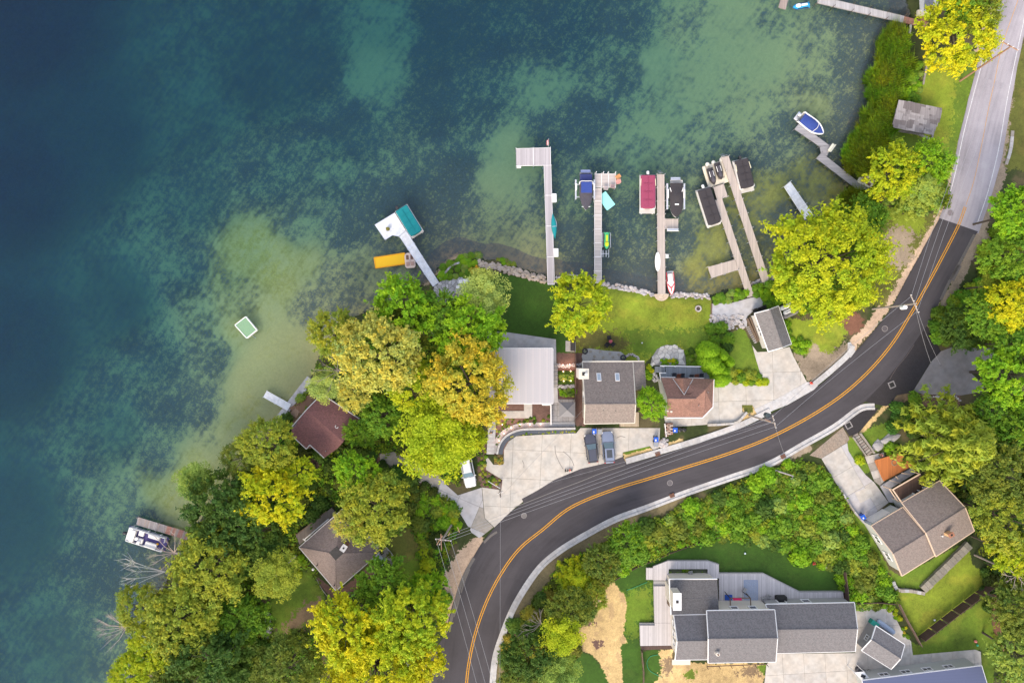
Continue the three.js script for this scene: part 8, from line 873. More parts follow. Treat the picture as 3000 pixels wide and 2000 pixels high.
function bareGeo(nb, reach, upf, spread = 6.2832, a0 = 0, th = 0.6) { const out = []; for (let k = 0; k < nb; k++) { const a = a0 + (k + rr(-0.3, 0.3)) / nb * spread, r = reach * rr(0.6, 1), tip = V(Math.cos(a) * r, r * upf * rr(0.7, 1.2), Math.sin(a) * r), mid2 = tip.clone().multiplyScalar(0.5).add(V(rr(-0.3, 0.3), 0.3, rr(-0.3, 0.3))); out.push(rod(V(0, 0, 0), mid2, 0.11 * th, 0.07 * th, 5), rod(mid2, tip, 0.07 * th, 0.02, 4)); for (let j = 0; j < 7; j++) { const s = rr(0.3, 1), b = mid2.clone().lerp(tip, s), e = b.clone().add(V(Math.cos(a + rr(-0.9, 0.9)) * r * 0.3, rr(0.1, 0.6), Math.sin(a + rr(-0.9, 0.9)) * r * 0.3)); out.push(rod(b, e, 0.024, 0.01, 3)); } } return mg(out); }
const kinds = {
broad: [0, 1, 2, 3, 4].map(() => { const c = broadCrown(66, 187, 0.25, { clump: 1.1 }); return { ...c, trunk: boughs(c.tips, 1.5, 14) }; }),
fine: [0, 1, 2].map(() => { const c = broadCrown(120, 110, 0.21, { clump: 0.78, flat: 0.66 }); return { ...c, trunk: boughs(c.tips, 1.5, 18) }; }),
airy: [0, 1, 2].map(() => { const c = airyCrown(46, 190, 0.22); return { ...c, trunk: boughs(c.tips, 1.2, 26, 0.032) }; }),
great: [0].map(() => { const c = broadCrown(150, 170, 0.155, { clump: 0.72, flat: 0.6 }); return { ...c, trunk: boughs(c.tips, 1.5, 24) }; }),
pine: [0, 1].map(() => { const c = pineCrown(10, 28, 0.3); return { ...c, trunk: boughs(c.tips, 4, 10) }; }),
column: [0, 1].map(() => { const c = columnCrown(2600, 0.15); return { ...c, trunk: rod(V(0, -0.2, 0), V(0, 3, 0), 0.12, 0.05) }; }),
};
const kindUse = {};
function tree(f, x, y, r, kind, col, H, label, o = {}) {            // f sheet, crown centre, crown radius in metres, height
const list = kinds[kind], g = list[(kindUse[kind] = (kindUse[kind] ?? -1) + 1) % list.length], cy = kind === 'column' ? 0 : H - r * 0.75, q = f(x, y), c = P(q[0], q[1], kind === 'column' ? H * 0.55 : cy), gy = Math.max(groundY(c.x / S + 1500, c.z / S + 1000), -0.4);
const t = thing(o.name ?? 'deciduous_tree', label, o.cat ?? 'tree', V(c.x, gy, c.z), o.group); t.rotation.y = rnd() * 6.28;
const crown = new THREE.Mesh(g.crown, leafMat(col)); crown.name = 'crown'; const trunk = new THREE.Mesh(g.trunk, o.bark ?? bark); trunk.name = 'trunk';
if (kind === 'column') { crown.scale.set(r, H / 5, r); trunk.scale.set(r, H / 5, r); }
else { const s = r / 5; crown.scale.set(s, s * (o.tall ?? 1), s * rr(0.92, 1.05)); crown.position.y = cy - gy; trunk.scale.set(s, (cy - gy + 0.3) / 9, s); trunk.position.y = cy - gy; }
for (const m of [trunk, crown]) { m.castShadow = m.receiveShadow = true; t.add(m); }
return t;
}
const FM = 0.0695;
const trees = [
// lakeside cluster
[925, 712, 76, 'broad', 'bright', 11, 'bright green tree at the north tip of the lakeside cluster'], [1003, 722, 48, 'broad', 'green', 9, 'shaded green tree between the bright green tree and stone patio'], [875, 815, 98, 'fine', 'gold', 14, 'large tawny gold tree in the middle of the lakeside cluster'], [772, 765, 55, 'broad', 'olive', 9, 'olive green tree leaning over the sandy shallows'], [1080, 880, 98, 'fine', 'orange', 14, 'orange gold tree overhanging the metal roof'], [1085, 765, 74, 'broad', 'bright', 11, 'fresh green tree above the terrace corner'], [1112, 680, 68, 'airy', 'pale', 10, 'pale airy tree with bare twigs beside the dark lawn'], [748, 885, 46, 'airy', 'pale', 8, 'pale feathery tree behind the seawall'], [815, 902, 44, 'fine', 'gold', 9, 'small golden brown tree below the large tawny tree'], [965, 900, 62, 'broad', 'lime', 11, 'yellow green tree between the two golden trees'], [880, 955, 46, 'broad', 'green', 8, 'dark glossy tree east of the maroon cabin'], [1005, 1000, 112, 'airy', 'lime', 13, 'wide feathery lime tree above the lower lane'], [1060, 1010, 60, 'fine', 'lime', 10, 'yellow green tree beside the grey steps'], [925, 760, 60, 'broad', 'oliveDark', 9, 'dim olive tree tucked between the golden crowns'], [829, 992, 36, 'broad', 'green', 6, 'low green tree at the cabin corner'], [990, 1040, 46, 'airy', 'lime', 10, 'thin lime tree hanging over the concrete lane'],
// around the hip-roofed house
[612, 1018, 62, 'fine', 'olive', 11, 'olive tree crowding the west eave of the maroon cabin'], [626, 1135, 68, 'broad', 'yellow', 11, 'brilliant yellow tree between the two cabins'], [690, 1085, 34, 'broad', 'lime', 9, 'lime tree behind the brilliant yellow tree'], [862, 1165, 88, 'fine', 'olive', 11, 'olive gold tree draped over the hip roof corner'], [820, 1085, 52, 'broad', 'bright', 9, 'mid green tree north of the olive gold tree'], [800, 1198, 38, 'fine', 'gold', 9, 'golden tree touching the hip roof'], [560, 1050, 48, 'fine', 'oliveDark', 8, 'dusky olive tree at the water south of the seawall'], [455, 1105, 58, 'airy', 'sage', 9, 'grey green tree reaching over the shallow point'], [520, 1175, 84, 'broad', 'dark', 11, 'dark green tree above the timber dock'], [590, 1230, 55, 'broad', 'dark', 9, 'dark green tree west of the boardwalk'], [485, 1300, 92, 'fine', 'olive', 12, 'big olive tree beside the bare white branches'], [420, 1420, 90, 'fine', 'olive', 12, 'big olive tree above the dead shoreline branches'], [640, 1315, 66, 'airy', 'olive', 11, 'yellowing birch tree with white limbs by the small lawn', { bark: birchBark, name: 'birch_tree' }], [318, 1395, 52, 'fine', 'olive', 9, 'narrow olive tree leaning out over the water'], [345, 1490, 58, 'fine', 'lime', 10, 'yellow lime tree on the lower shoreline'], [300, 1540, 52, 'fine', 'lime', 10, 'yellow green tree at the lowest shore corner'], [480, 1525, 96, 'broad', 'dark', 11, 'deep green tree at the bottom edge'], [560, 1420, 62, 'broad', 'green', 8, 'mid green tree beside the dry stone wall'], [655, 1535, 78, 'fine', 'oliveDark', 10, 'dull olive tree at the bottom edge by the yellow maple'], [400, 1545, 60, 'fine', 'oliveDark', 9, 'dusky olive tree behind the fallen twigs'],
[800, 1445, 84, 'broad', 'yellow', 13, 'western yellow green maple of the pair below the hip roof'], [940, 1425, 78, 'broad', 'lime', 13, 'lime maple overhanging the road shoulder'], [865, 1530, 122, 'great', 'yellow', 13, 'huge yellow maple at the bottom edge by the road'], [880, 1335, 56, 'broad', 'green', 9, 'green tree screening the hip roof path'], [985, 1355, 42, 'broad', 'bright', 7, 'bright green tree along the dirt verge'], [960, 1500, 60, 'broad', 'yellow', 11, 'yellow maple over the dark parking pad'],
// centre and right
[1330, 700, 74, 'broad', 'lime', 8, 'round lime tree alone on the lakeside lawn', { tall: 0.8 }], [1495, 925, 40, 'fine', 'bright', 8, 'compact green tree between the skylight house and dormer house'], [1905, 598, 146, 'great', 'lime', 13, 'great spreading lime tree between the docks and the road', { tall: 0.72 }], [1990, 500, 46, 'broad', 'green', 6, 'low green tree by the foot of the zigzag dock'],
[2105, 430, 88, 'pine', 'sage', 8, 'rounded tufted evergreen beside the pale old road', { tall: 0.7 }], [2050, 395, 60, 'broad', 'lime', 8, 'yellow green tree above the cream pedal boat'], [2130, 380, 52, 'broad', 'bright', 7, 'green tree north of the tufted evergreen'], [2192, 76, 92, 'fine', 'yellow', 10, 'golden yellow tree overhanging the old road'], [2215, 15, 50, 'broad', 'green', 9, 'green tree behind the white boathouse'], [2250, 40, 50, 'broad', 'olive', 9, 'olive tree at the road edge near the top'],
[2335, 490, 62, 'broad', 'bright', 12, 'bright green tree at the right edge beside the old road'], [2320, 585, 62, 'broad', 'green', 11, 'mid green tree on the bank above the new asphalt'], [2285, 655, 52, 'airy', 'olive', 9, 'olive sapling thicket on the right bank'], [2205, 755, 50, 'broad', 'dark', 6, 'dark green tree at the side street corner'], [2330, 700, 66, 'fine', 'yellow', 12, 'golden yellow tree at the right edge above the lane'], [2265, 720, 50, 'broad', 'green', 10, 'green tree below the olive saplings'], [2320, 860, 76, 'broad', 'bright', 12, 'leafy green tree overhanging the worn lane'], [2290, 940, 52, 'broad', 'green', 10, 'green tree beside the brown mulch bed'], [2196, 1014, 126, 'pine', 'pine', 14, 'large tufted pine over the orange deck', { name: 'pine_tree', tall: 1.0 }], [2300, 1090, 84, 'fine', 'oliveDark', 13, 'olive brown tree right of the big pine'], [2310, 1190, 76, 'fine', 'olive', 13, 'olive yellow tree behind the two part house'], [2325, 1270, 50, 'broad', 'lime', 11, 'yellow green tree at the fence end'], [2340, 1400, 64, 'broad', 'oliveDark', 11, 'dark olive tree right of the plank fence'], [2335, 1500, 62, 'broad', 'sage', 10, 'grey green tree at the lower right edge'], [2345, 1330, 40, 'broad', 'dark', 9, 'dark green tree behind the bare branches'], [2350, 790, 60, 'broad', 'green', 11, 'green tree at the right edge above the side lane'], [2355, 1010, 60, 'broad', 'green', 12, 'green tree at the right edge behind the pine'], [2270, 1000, 50, 'broad', 'green', 9, 'shaded green tree between the pine and the lane'],
// below the road
[1325, 1325, 54, 'pine', 'lime', 6, 'fan shaped lime conifer beside the kerb bend', { name: 'conifer_tree', tall: 0.8 }], [1310, 1400, 58, 'fine', 'oliveDark', 8, 'dark olive tree west of the straw patch'], [1365, 1370, 36, 'fine', 'olive', 6, 'small olive tree at the head of the straw patch'], [1290, 1450, 60, 'airy', 'lime', 9, 'yellow sumac tree over the lower straw patch'], [1215, 1500, 66, 'broad', 'dark', 8, 'dark green tree by the lower kerb'], [1285, 1540, 58, 'airy', 'sage', 8, 'grey green feathery tree at the bottom edge'], [1190, 1555, 44, 'fine', 'oliveDark', 7, 'dusky tree at the bottom edge beside the kerb'], [1440, 1240, 44, 'broad', 'green', 6, 'green tree at the west end of the thicket'], [1380, 1290, 44, 'broad', 'oliveDark', 6, 'dark tree above the fan shaped lime shrub'],
];
for (const [x, y, r, k, c, H, l, o] of trees) tree(zQ, x, y, r * FM * 0.86, k, c, H, l, o);
for (const [x, y, r, l] of [[635, 805, 1.75, 'northernmost clipped evergreen column above the dormer house'], [652, 910, 1.85, 'clipped evergreen column nearest the blue deck'], [705, 965, 1.6, 'clipped evergreen column behind the blue deck corner'], [808, 908, 1.25, 'slim evergreen column facing the driveway lawn'], [745, 845, 1.3, 'middle clipped evergreen column of the row'], [752, 1075, 1.6, 'southern evergreen column beside the driveway'], [760, 1005, 1.3, 'dark evergreen column between the deck and driveway']]) tree(zI, x, y, r, 'column', 'bright', 5.5, l, { name: 'arborvitae', cat: 'evergreen' });
// bare trees
function bare(f, x, y, g, m, h, label) { const c = P(...f(x, y), h), t = thing('bare_tree', label, 'tree', flat(c, Math.max(groundY(c.x / S + 1500, c.z / S + 1000), -1.2))); const k = new THREE.Mesh(g, m); k.name = 'branches'; k.position.y = h - t.position.y; t.add(k); const s = new THREE.Mesh(rod(V(0, 0, 0), V(0, h - t.position.y + 0.1, 0), 0.16, 0.1), m); s.name = 'trunk'; t.add(s); shade(t); }
bare(zM, 520, 640, bareGeo(5, 6.6, 0.12, 1.0, 2.75, 0.6), birchBark, 3.5, 'bare white branched tree leaning out over the lake'); bare(zM, 590, 770, bareGeo(14, 3.6, 0.4), greyBark, 5, 'grey leafless twigs behind the white branched tree'); bare(zM, 200, 1100, bareGeo(9, 4.0, 0.2, 2.0, 2.2), deadBark, 4, 'bare pale twigs reaching over the water'); bare(zM, 600, 480, bareGeo(14, 3.4, 0.5), deadBark, 7, 'bare twiggy tree beside the open pontoon boat'); bare(zM, 560, 1200, bareGeo(12, 3.2, 0.4), greyBark, 6, 'bare twigs below the big olive tree'); bare(zM, 420, 1510, bareGeo(11, 3.6, 0.4), deadBark, 5, 'brownish bare twigs at the bottom shore'); bare(zP, 2270, 320, bareGeo(12, 3.2, 0.4), deadBark, 9, 'bare branched dead tree at the right edge'); bare(zO, 280, 960, bareGeo(10, 3.6, 0.3), greyBark, 7, 'bare grey branches behind the seawall'); bare(zO, 1130, 480, bareGeo(9, 2.4, 0.4), greyBark, 7, 'bare grey twigs above the stone patio'); bare(zK, 820, 960, bareGeo(7, 3.2, 0.4, 2.4, 2.6), greyBark, 6, 'bare twigs in the yellow sumac');
// shrubs: one of each kind, then copies
const bushKinds = [0, 1, 2, 3, 4].map(() => bushGeo(760, 0.17));
function shrub(p, r, col, label, group, o = {}) { const t = thing(o.name ?? 'shrub', label, o.cat ?? 'shrub', p, group); const m = new THREE.Mesh(bushKinds[Math.floor(rnd() * 5)], leafMat(col)); m.name = 'foliage'; m.scale.set(r, r * (o.h ?? rr(0.7, 1.1)), r); m.rotation.y = rnd() * 6.28; m.castShadow = m.receiveShadow = true; t.add(m); return t; }
const lookOf = { green: 'mid green', bright: 'fresh green', lime: 'yellow green', sage: 'grey green', dark: 'dark green', olive: 'olive', oliveDark: 'dull olive', pale: 'pale', yellow: 'yellow', orange: 'orange', gold: 'tawny' };
function scatterShrubs(f, outline, n, r0, r1, cols, label, group, o = {}) { const p = on(f, outline), xs = p.map(q => q[0]), ys = p.map(q => q[1]); let k = 0, guard = 0; const put = []; while (k < n && guard++ < n * 60) { const u = rr(Math.min(...xs), Math.max(...xs)), v = rr(Math.min(...ys), Math.max(...ys)); if (!inside(p, u, v)) continue; const r = rr(r0, r1); if (put.some(([a, b, c]) => Math.hypot(a - u, b - v) * S < (c + r) * 0.52)) continue; put.push([u, v, r]); const c = P(u, v, r * 0.5), col = pick(cols), size = r > lerp(r0, r1, 0.66) ? 'large' : r < lerp(r0, r1, 0.33) ? 'small' : 'middling'; k++; if (o.mass) continue; shrub(flat(c, groundY(u, v) - 0.05), r, col, `${size} ${lookOf[col]} ${label.replace(/^(large|small|low|dark|green|leafy|white|bright|yellow|rust tinted) /, '')}${o.where ? ' ' + o.where(u, v) : ''}`, group, o); }
if (o.mass) { const im = new THREE.InstancedMesh(bushKinds[2], leafMat(cols[0]), put.length), m4 = new THREE.Matrix4(), q = new THREE.Quaternion(); put.forEach(([u, v, r], i) => { const c = P(u, v, r * 0.5); im.setMatrixAt(i, m4.compose(V(c.x, groundY(u, v) - 0.05, c.z), q.setFromAxisAngle(V(0, 1, 0), rnd() * 6.28), V(r, r * rr(0.7, 1.1), r))); const w = rr(0.5, 1.5); im.setColorAt(i, C(w * rr(0.7, 1.5), w, w)); }); stuff(im, o.mass, label, 'undergrowth'); } }
scatterShrubs(zQ, [[1395, 1262], [1430, 1235], [1500, 1200], [1560, 1175], [1650, 1130], [1750, 1095], [1820, 1062], [1880, 1075], [1920, 1130], [1950, 1190], [1985, 1235], [2020, 1300], [2060, 1370], [2030, 1395], [1945, 1392], [1935, 1330], [1850, 1285], [1740, 1245], [1600, 1245], [1520, 1270], [1430, 1310]], 150, 0.7, 2.1, ['green', 'bright', 'green', 'dark', 'sage', 'green', 'olive', 'bright', 'oliveDark'], 'leafy shrub in the thicket', 'thicket below the road bend', { where: (u, v) => u < 1900 ? (v < 1560 ? 'near the curb at its western tip' : 'near the grey deck at its western tip') : u < 2180 ? (v < 1500 ? 'beside the long kerb' : 'beside the deck lawn fence') : u < 2400 ? (v < 1480 ? 'near the fallen log' : v < 1580 ? 'in its middle' : 'above the red flowers') : (v < 1600 ? 'beside the right hand driveway' : 'beside the tall dark fence') });
scatterShrubs(zQ, [[1170, 1568], [1150, 1500], [1190, 1420], [1240, 1360], [1300, 1280], [1400, 1270], [1400, 1330], [1340, 1400], [1330, 1480], [1300, 1568]], 60, 0.7, 1.6, ['oliveDark'], 'dark bushes massed along the bank west of the straw patch', '', { mass: 'bank_thicket' });
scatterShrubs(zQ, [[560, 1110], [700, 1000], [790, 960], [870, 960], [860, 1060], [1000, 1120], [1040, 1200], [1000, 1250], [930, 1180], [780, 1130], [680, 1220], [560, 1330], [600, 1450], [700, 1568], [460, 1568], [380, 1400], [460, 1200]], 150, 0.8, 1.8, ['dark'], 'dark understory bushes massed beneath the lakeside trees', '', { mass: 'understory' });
scatterShrubs(zQ, [[960, 1150], [1010, 1130], [1060, 1180], [1050, 1220], [1000, 1240], [1010, 1400], [990, 1440], [950, 1350], [960, 1250]], 34, 0.7, 1.5, ['green', 'bright', 'olive', 'lime'], 'green shrub along the verge west of the road', 'verge shrubs by the dirt triangle');
scatterShrubs(zQ, [[2352, 430], [2290, 520], [2260, 620], [2210, 680], [2150, 730], [2160, 790], [2230, 790], [2290, 800], [2352, 800]], 80, 0.8, 1.8, ['green'], 'leafy bushes massed on the bank right of the new road', '', { mass: 'roadside_thicket' });
scatterShrubs(zQ, [[2040, 920], [2120, 910], [2100, 1000], [2240, 1080], [2352, 1150], [2352, 1420], [2280, 1420], [2260, 1290], [2180, 1130], [2060, 1060]], 50, 0.8, 1.6, ['dark'], 'dark bushes massed under the pines beside the two part house', '', { mass: 'pine_understory' });
scatterShrubs(zI, [[650, 250], [860, 185], [1000, 165], [1015, 240], [860, 295], [655, 300]], 22, 0.5, 0.95, ['green', 'bright', 'sage'], 'green shrub between the rock wall and paved landing', 'shrubs by the boat landing', { h: 0.7 });
scatterShrubs(zI, [[1075, 160], [1180, 110], [1290, 110], [1380, 270], [1360, 330], [1230, 330], [1160, 215], [1090, 230]], 18, 0.6, 1.1, ['green', 'bright', 'green'], 'green shrub between the docks and the small garage', 'shrubs at the dock heads');
scatterShrubs(zI, [[640, 560], [780, 550], [830, 640], [830, 800], [640, 760]], 9, 0.8, 1.4, ['green', 'dark'], 'dark rounded shrub above the evergreen columns', 'shrubs above the evergreen row'); scatterShrubs(zI, [[800, 1010], [1060, 1000], [1215, 1090], [1190, 1150], [830, 1110]], 18, 0.6, 1.0, ['olive', 'green', 'lime'], 'hedge plant along the driveway lawn', 'hedge beside the driveway', { name: 'hedge_plant', cat: 'hedge' }); scatterShrubs(zI, [[380, 790], [540, 750], [550, 900], [500, 940], [390, 920]], 8, 0.4, 0.8, ['dark', 'sage', 'green'], 'garden shrub beside the round flagstone patio', 'shrubs by the round patio'); scatterShrubs(zI, [[1440, 690], [1560, 670], [1640, 720], [1620, 810], [1490, 800]], 7, 0.6, 1.0, ['green', 'bright'], 'shrub at the southeast corner of the small garage', 'shrubs by the garage drive'); scatterShrubs(zI, [[1390, 480], [1440, 480], [1480, 620], [1430, 640]], 6, 0.4, 0.7, ['bright', 'green'], 'low shrub along the east wall of the small garage', 'shrubs along the garage');
scatterShrubs(zA, [[720, 1280], [780, 1180], [900, 1110], [1000, 1090], [1120, 1060], [1130, 1120], [1060, 1180], [1000, 1290], [830, 1300]], 22, 0.5, 1.0, ['green', 'bright', 'green', 'sage'], 'shoreline shrub between the beach and flagstone patio', 'beach garden shrubs', { h: 0.6 }); scatterShrubs(zA, [[1260, 1120], [1420, 1140], [1460, 1190], [1350, 1180]], 7, 0.4, 0.7, ['olive', 'bright'], 'low waterside plant before the rock wall', 'waterside plants', { h: 0.5 }); scatterShrubs(zA, [[1040, 1230], [1120, 1190], [1200, 1240], [1120, 1400], [1050, 1380]], 7, 0.5, 0.9, ['orange', 'olive', 'gold'], 'rust tinted shrub beside the flagstone patio', 'autumn shrubs by the patio');
scatterShrubs(zD, [[740, 600], [960, 560], [1040, 640], [1040, 780], [760, 740], [690, 680]], 13, 0.7, 1.2, ['bright', 'green'], 'green shrub beside the foot of the zigzag dock', 'shrubs at the zigzag dock'); scatterShrubs(zC, [[1250, 620], [1420, 560], [1410, 760], [1400, 900], [1240, 960], [1230, 820]], 16, 0.6, 1.2, ['bright', 'green', 'sage'], 'green shrub between the reeds and the upper lawn', 'shrubs behind the reeds');
scatterShrubs(zP, [[520, 640], [700, 660], [880, 700], [950, 850], [900, 860], [800, 740], [600, 720], [480, 700]], 12, 0.35, 0.65, ['lime', 'bright', 'lime'], 'yellow green vine along the plank fence corner', 'vines on the shed fence', { name: 'garden_vine', cat: 'vine' }); scatterShrubs(zP, [[930, 900], [1020, 930], [1050, 1060], [990, 1060]], 6, 0.25, 0.45, ['yellow', 'orange', 'green'], 'yellow flowering plant along the shed fence', 'fence flowers', { name: 'flowering_plant', cat: 'plant' });
scatterShrubs(zJ, [[330, 250], [810, 210], [815, 285], [600, 290], [450, 330], [380, 420], [335, 540], [320, 400]], 44, 0.16, 0.36, ['dark', 'green', 'sage', 'oliveDark', 'olive'], 'small bedding plant in the mulch above the curved wall', 'bedding plants above the curved wall', { name: 'bedding_plant', cat: 'plant' }); scatterShrubs(zJ, [[160, 520], [230, 540], [225, 720], [370, 810], [360, 880], [200, 850], [165, 700]], 36, 0.18, 0.42, ['green', 'olive', 'dark', 'gold'], 'small bedding plant beside the lower lane', 'bedding plants by the lane', { name: 'bedding_plant', cat: 'plant' }); scatterShrubs(zJ, [[430, 420], [520, 380], [1060, 345], [1060, 365], [700, 385], [520, 397], [440, 445]], 20, 0.16, 0.28, ['olive', 'lime', 'green', 'gold'], 'low plant in the strip below the curved wall', 'strip plants below the curved wall', { name: 'bedding_plant', cat: 'plant' });
scatterShrubs(zH, [[830, 1035], [985, 1030], [985, 1095], [830, 1100]], 14, 0.28, 0.42, ['pale', 'sage', 'bright'], 'white flowering hydrangea in the upper terrace bed', 'upper hydrangea bed', { name: 'hydrangea', cat: 'plant' }); scatterShrubs(zH, [[830, 1185], [995, 1180], [995, 1255], [830, 1255]], 14, 0.28, 0.45, ['pale', 'sage', 'bright'], 'white flowering hydrangea in the lower terrace bed', 'lower hydrangea bed', { name: 'hydrangea', cat: 'plant' }); for (const [y, l] of [[1018, 'upper clipped hedge row in the terrace garden'], [1116, 'lower clipped hedge row in the terrace garden']]) { const t = thing('clipped_hedge', l, 'hedge', flat(PV(zH, 905, y, 0.3))); for (let k = 0; k < 8; k++) { const p = PV(zH, 832 + k * 21, y, 0.3), m = new THREE.Mesh(bushKinds[k % 5], leafMat('dark')); m.name = 'foliage'; m.scale.set(0.42, 0.45, 0.36); m.position.set(p.x - t.position.x, 0, p.z - t.position.z); t.add(m); } shade(t); }
scatterShrubs(zI, [[135, 880], [300, 880], [300, 935], [135, 935]], 10, 0.3, 0.5, ['green', 'bright', 'yellow'], 'yellow flowered plant in the bed beside the blue deck', 'deck bed plants', { name: 'flowering_plant', cat: 'plant' }); scatterShrubs(zH, [[1715, 940], [1770, 960], [1795, 1070], [1730, 1060]], 4, 0.5, 0.8, ['lime', 'yellow', 'bright'], 'yellow green shrub between the skylight house and its deck neighbour', 'shrubs between the houses'); scatterShrubs(zN, [[1200, 150], [1420, 120], [1480, 180], [1350, 360], [1200, 330]], 16, 0.6, 1.1, ['bright', 'green', 'olive'], 'shrub around the foot of the leaning power pole', 'shrubs at the leaning pole'); scatterShrubs(zM, [[1560, 480], [1680, 500], [1740, 600], [1640, 680], [1560, 600]], 8, 0.5, 0.9, ['lime', 'bright', 'olive'], 'yellow green shrub beside the globe lamp', 'shrubs by the globe lamp'); scatterShrubs(zG, [[505, 372], [856, 372], [856, 444], [505, 444]], 12, 0.25, 0.45, ['green', 'dark', 'sage'], 'leafy plant in the sunken garden bed', 'sunken bed plants', { name: 'bedding_plant', cat: 'plant' });
scatterShrubs(zF, [[1060, 170], [1220, 100], [1240, 240], [1090, 270]], 6, 0.5, 0.8, ['bright', 'green'], 'bright shrub above the orange deck', 'shrubs above the orange deck'); shrub(flat(PV(zF, 858, 310, 0.6)), 0.95, 'lime', 'round lime shrub beside the timber stairs on the right', undefined, { h: 0.9 }); shrub(flat(PV(zN, 1440, 800, 0.6)), 1.0, 'green', 'lone shrub spilling onto the dirt verge near the maple'); shrub(flat(PV(zL, 555, 210, 0.5)), 0.9, 'sage', 'tall grassy clump on the seawall beside the cabin', undefined, { h: 0.7, name: 'ornamental_grass', cat: 'plant' }); shrub(flat(PV(zL, 430, 400, 0.8)), 1.2, 'dark', 'dark conical evergreen at the seawall south end', undefined, { h: 1.4 }); shrub(flat(PV(zE, 1360, 990, 0.6)), 1.2, 'green', 'green shrub at the mouth of the side street', undefined, { h: 0.9 });
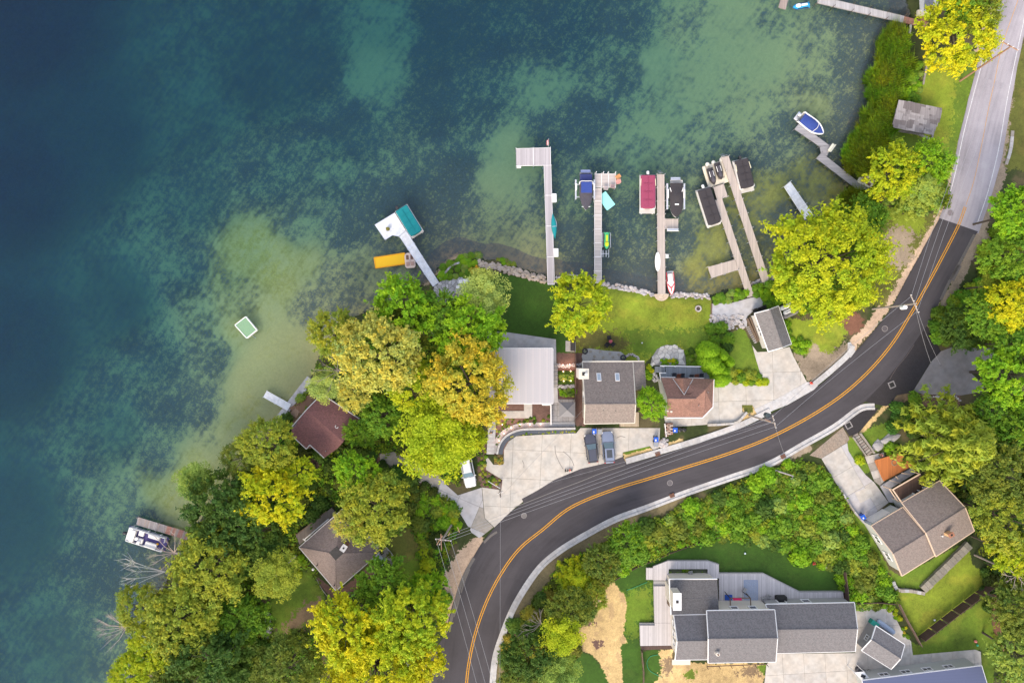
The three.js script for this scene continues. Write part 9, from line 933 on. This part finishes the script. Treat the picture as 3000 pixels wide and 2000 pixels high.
// undergrowth, reeds: leaf litter and blades nobody could count
{ const L2 = new Leaves(); for (let k = 0; k < 16; k++) L2.add(rr(-0.5, 0.5), rr(0.02, 0.5), rr(-0.5, 0.5), rr(-0.6, 0.6), 1, rr(-0.6, 0.6), rr(0.12, 0.24), rr(0.06, 0.12), hue(rr(-0.6, 0.6), rr(-1, 1) * 0.6));
const areas = [[[300, 1568], [345, 1400], [460, 1180], [600, 1020], [720, 860], [780, 760], [1000, 660], [1110, 700], [1150, 780], [1100, 1000], [1060, 1100], [1040, 1250], [980, 1420], [900, 1568]], [[1165, 1568], [1200, 1420], [1300, 1290], [1450, 1220], [1600, 1150], [1830, 1055], [1900, 1080], [1990, 1230], [2070, 1370], [2040, 1395], [1945, 1392], [1935, 1330], [1850, 1285], [1740, 1245], [1600, 1245], [1420, 1310], [1330, 1480], [1300, 1568]], [[2380, 430], [2290, 520], [2240, 650], [2150, 730], [2160, 780], [2380, 800]], [[2060, 920], [2240, 960], [2380, 980], [2380, 1568], [2290, 1568], [2270, 1300], [2180, 1130]], [[1800, 480], [1990, 470], [2010, 560], [1960, 700], [1830, 720], [1800, 660]], [[2010, 340], [2160, 340], [2180, 470], [2060, 480]]].map(a => on(zQ, a));
const spots = []; let guard = 0; while (spots.length < 9000 && guard++ < 200000) { const a = areas[Math.floor(rnd() * 100) % (rnd() < 0.62 ? 2 : 6)], xs = a.map(q => q[0]), ys = a.map(q => q[1]), u = rr(Math.min(...xs), Math.max(...xs)), v = rr(Math.min(...ys), Math.max(...ys)); if (!inside(a, u, v) || tabled(u, v, o => shoreTab[o]) < 0.6) continue; if (zones.some(z => inside(z[1], u, v)) || overBuilt(u, v)) continue; spots.push([u, v]); }
const im = new THREE.InstancedMesh(L2.geo(), leafMat('green'), spots.length), m4 = new THREE.Matrix4(), q = new THREE.Quaternion(); spots.forEach(([u, v], i) => { const p = P(u, v, 0.2), s = rr(0.7, 1.7); im.setMatrixAt(i, m4.compose(V(p.x, groundY(u, v), p.z), q.setFromAxisAngle(V(0, 1, 0), rnd() * 6.28), V(s, s * rr(0.6, 1.2), s))); const k = rr(0.35, 1.1); im.setColorAt(i, C(k * rr(0.7, 1.6), k, k * 0.9)); }); stuff(im, 'undergrowth', 'low leafy undergrowth covering the ground beneath the trees', 'undergrowth');
const R2 = new Leaves(); for (let k = 0; k < 22; k++) { const a = rnd() * 6.28, r = rnd() * 0.4, h = rr(0.9, 1.9), x = Math.cos(a) * r, z = Math.sin(a) * r, lx = rr(-1.2, 0.3) * h * 0.7, lz = rr(-0.5, 0.6) * h * 0.6, col = hue(rr(-0.5, 0.8), rr(-1, 1) * 0.8), w = 0.06; for (const [p0, p1] of [[0, 0.55], [0.55, 1]]) { const at = t => [x + lx * t * t, h * t, z + lz * t * t], A = at(p0), Bq = at(p1), w1 = w * (1 - p1 * 0.8), w0 = w * (1 - p0 * 0.5); for (const v of [[A[0], A[1], A[2] - w0], [A[0], A[1], A[2] + w0], [Bq[0], Bq[1], Bq[2] + w1], [A[0], A[1], A[2] - w0], [Bq[0], Bq[1], Bq[2] + w1], [Bq[0], Bq[1], Bq[2] - w1]]) { R2.p.push(...v); R2.c.push(...col); } } }
const bed = [...on(zC, [[1130, 255], [1230, 235], [1290, 330], [1300, 480], [1340, 600], [1240, 780], [1220, 950], [1180, 1150], [1120, 1260], [1080, 1420], [960, 1568], [900, 1620]]), ...on(zD, [[860, 330], [740, 300], [730, 240]]), ...on(zC, [[740, 1420], [830, 1270], [850, 1130], [900, 1020], [975, 980], [950, 830], [970, 640], [1065, 540], [1070, 400]])], xs = bed.map(q => q[0]), ys = bed.map(q => q[1]), sp = []; guard = 0; while (sp.length < 2600 && guard++ < 60000) { const u = rr(Math.min(...xs), Math.max(...xs)), v = rr(Math.min(...ys), Math.max(...ys)); if (inside(bed, u + (vnoise(v / 9, 3) - 0.5) * 26, v) && fbm(u / 14, v / 22, 3) > 0.34) sp.push([u, v]); }
const low = [...on(zD, [[700, 560], [760, 480], [880, 500], [960, 560], [840, 640], [720, 640]])]; for (let k = 0; k < 260; k++) { const u = rr(low[0][0] - 10, low[3][0]), v = rr(low[1][1], low[4][1]); if (inside(low, u, v)) sp.push([u, v]); }
const im2 = new THREE.InstancedMesh(R2.geo(), leafMat('lime'), sp.length); sp.forEach(([u, v], i) => { const p = P(u, v, 0.5); const s = rr(0.8, 1.3); im2.setMatrixAt(i, m4.compose(V(p.x, Math.max(groundY(u, v), WATER - 0.6), p.z), q.setFromAxisAngle(V(0, 1, 0), rr(-0.9, 0.9)), V(s, s, s))); const tone = fbm(u / 22 + 4, v / 22, 3), k = rr(0.25, 0.9) + tone * 0.5; im2.setColorAt(i, C(k * lerp(0.35, 1.05, fbm(u / 30, v / 30 + 9, 2)), k * rr(0.8, 1), k * 1.2)); }); stuff(im2, 'reed_bed', 'tall reeds bending over the water along the right shore', 'reeds');
}
function overBuilt(u, v) { return built.some(b => inside(b, u, v)); }

renderer.render(scene, camera);
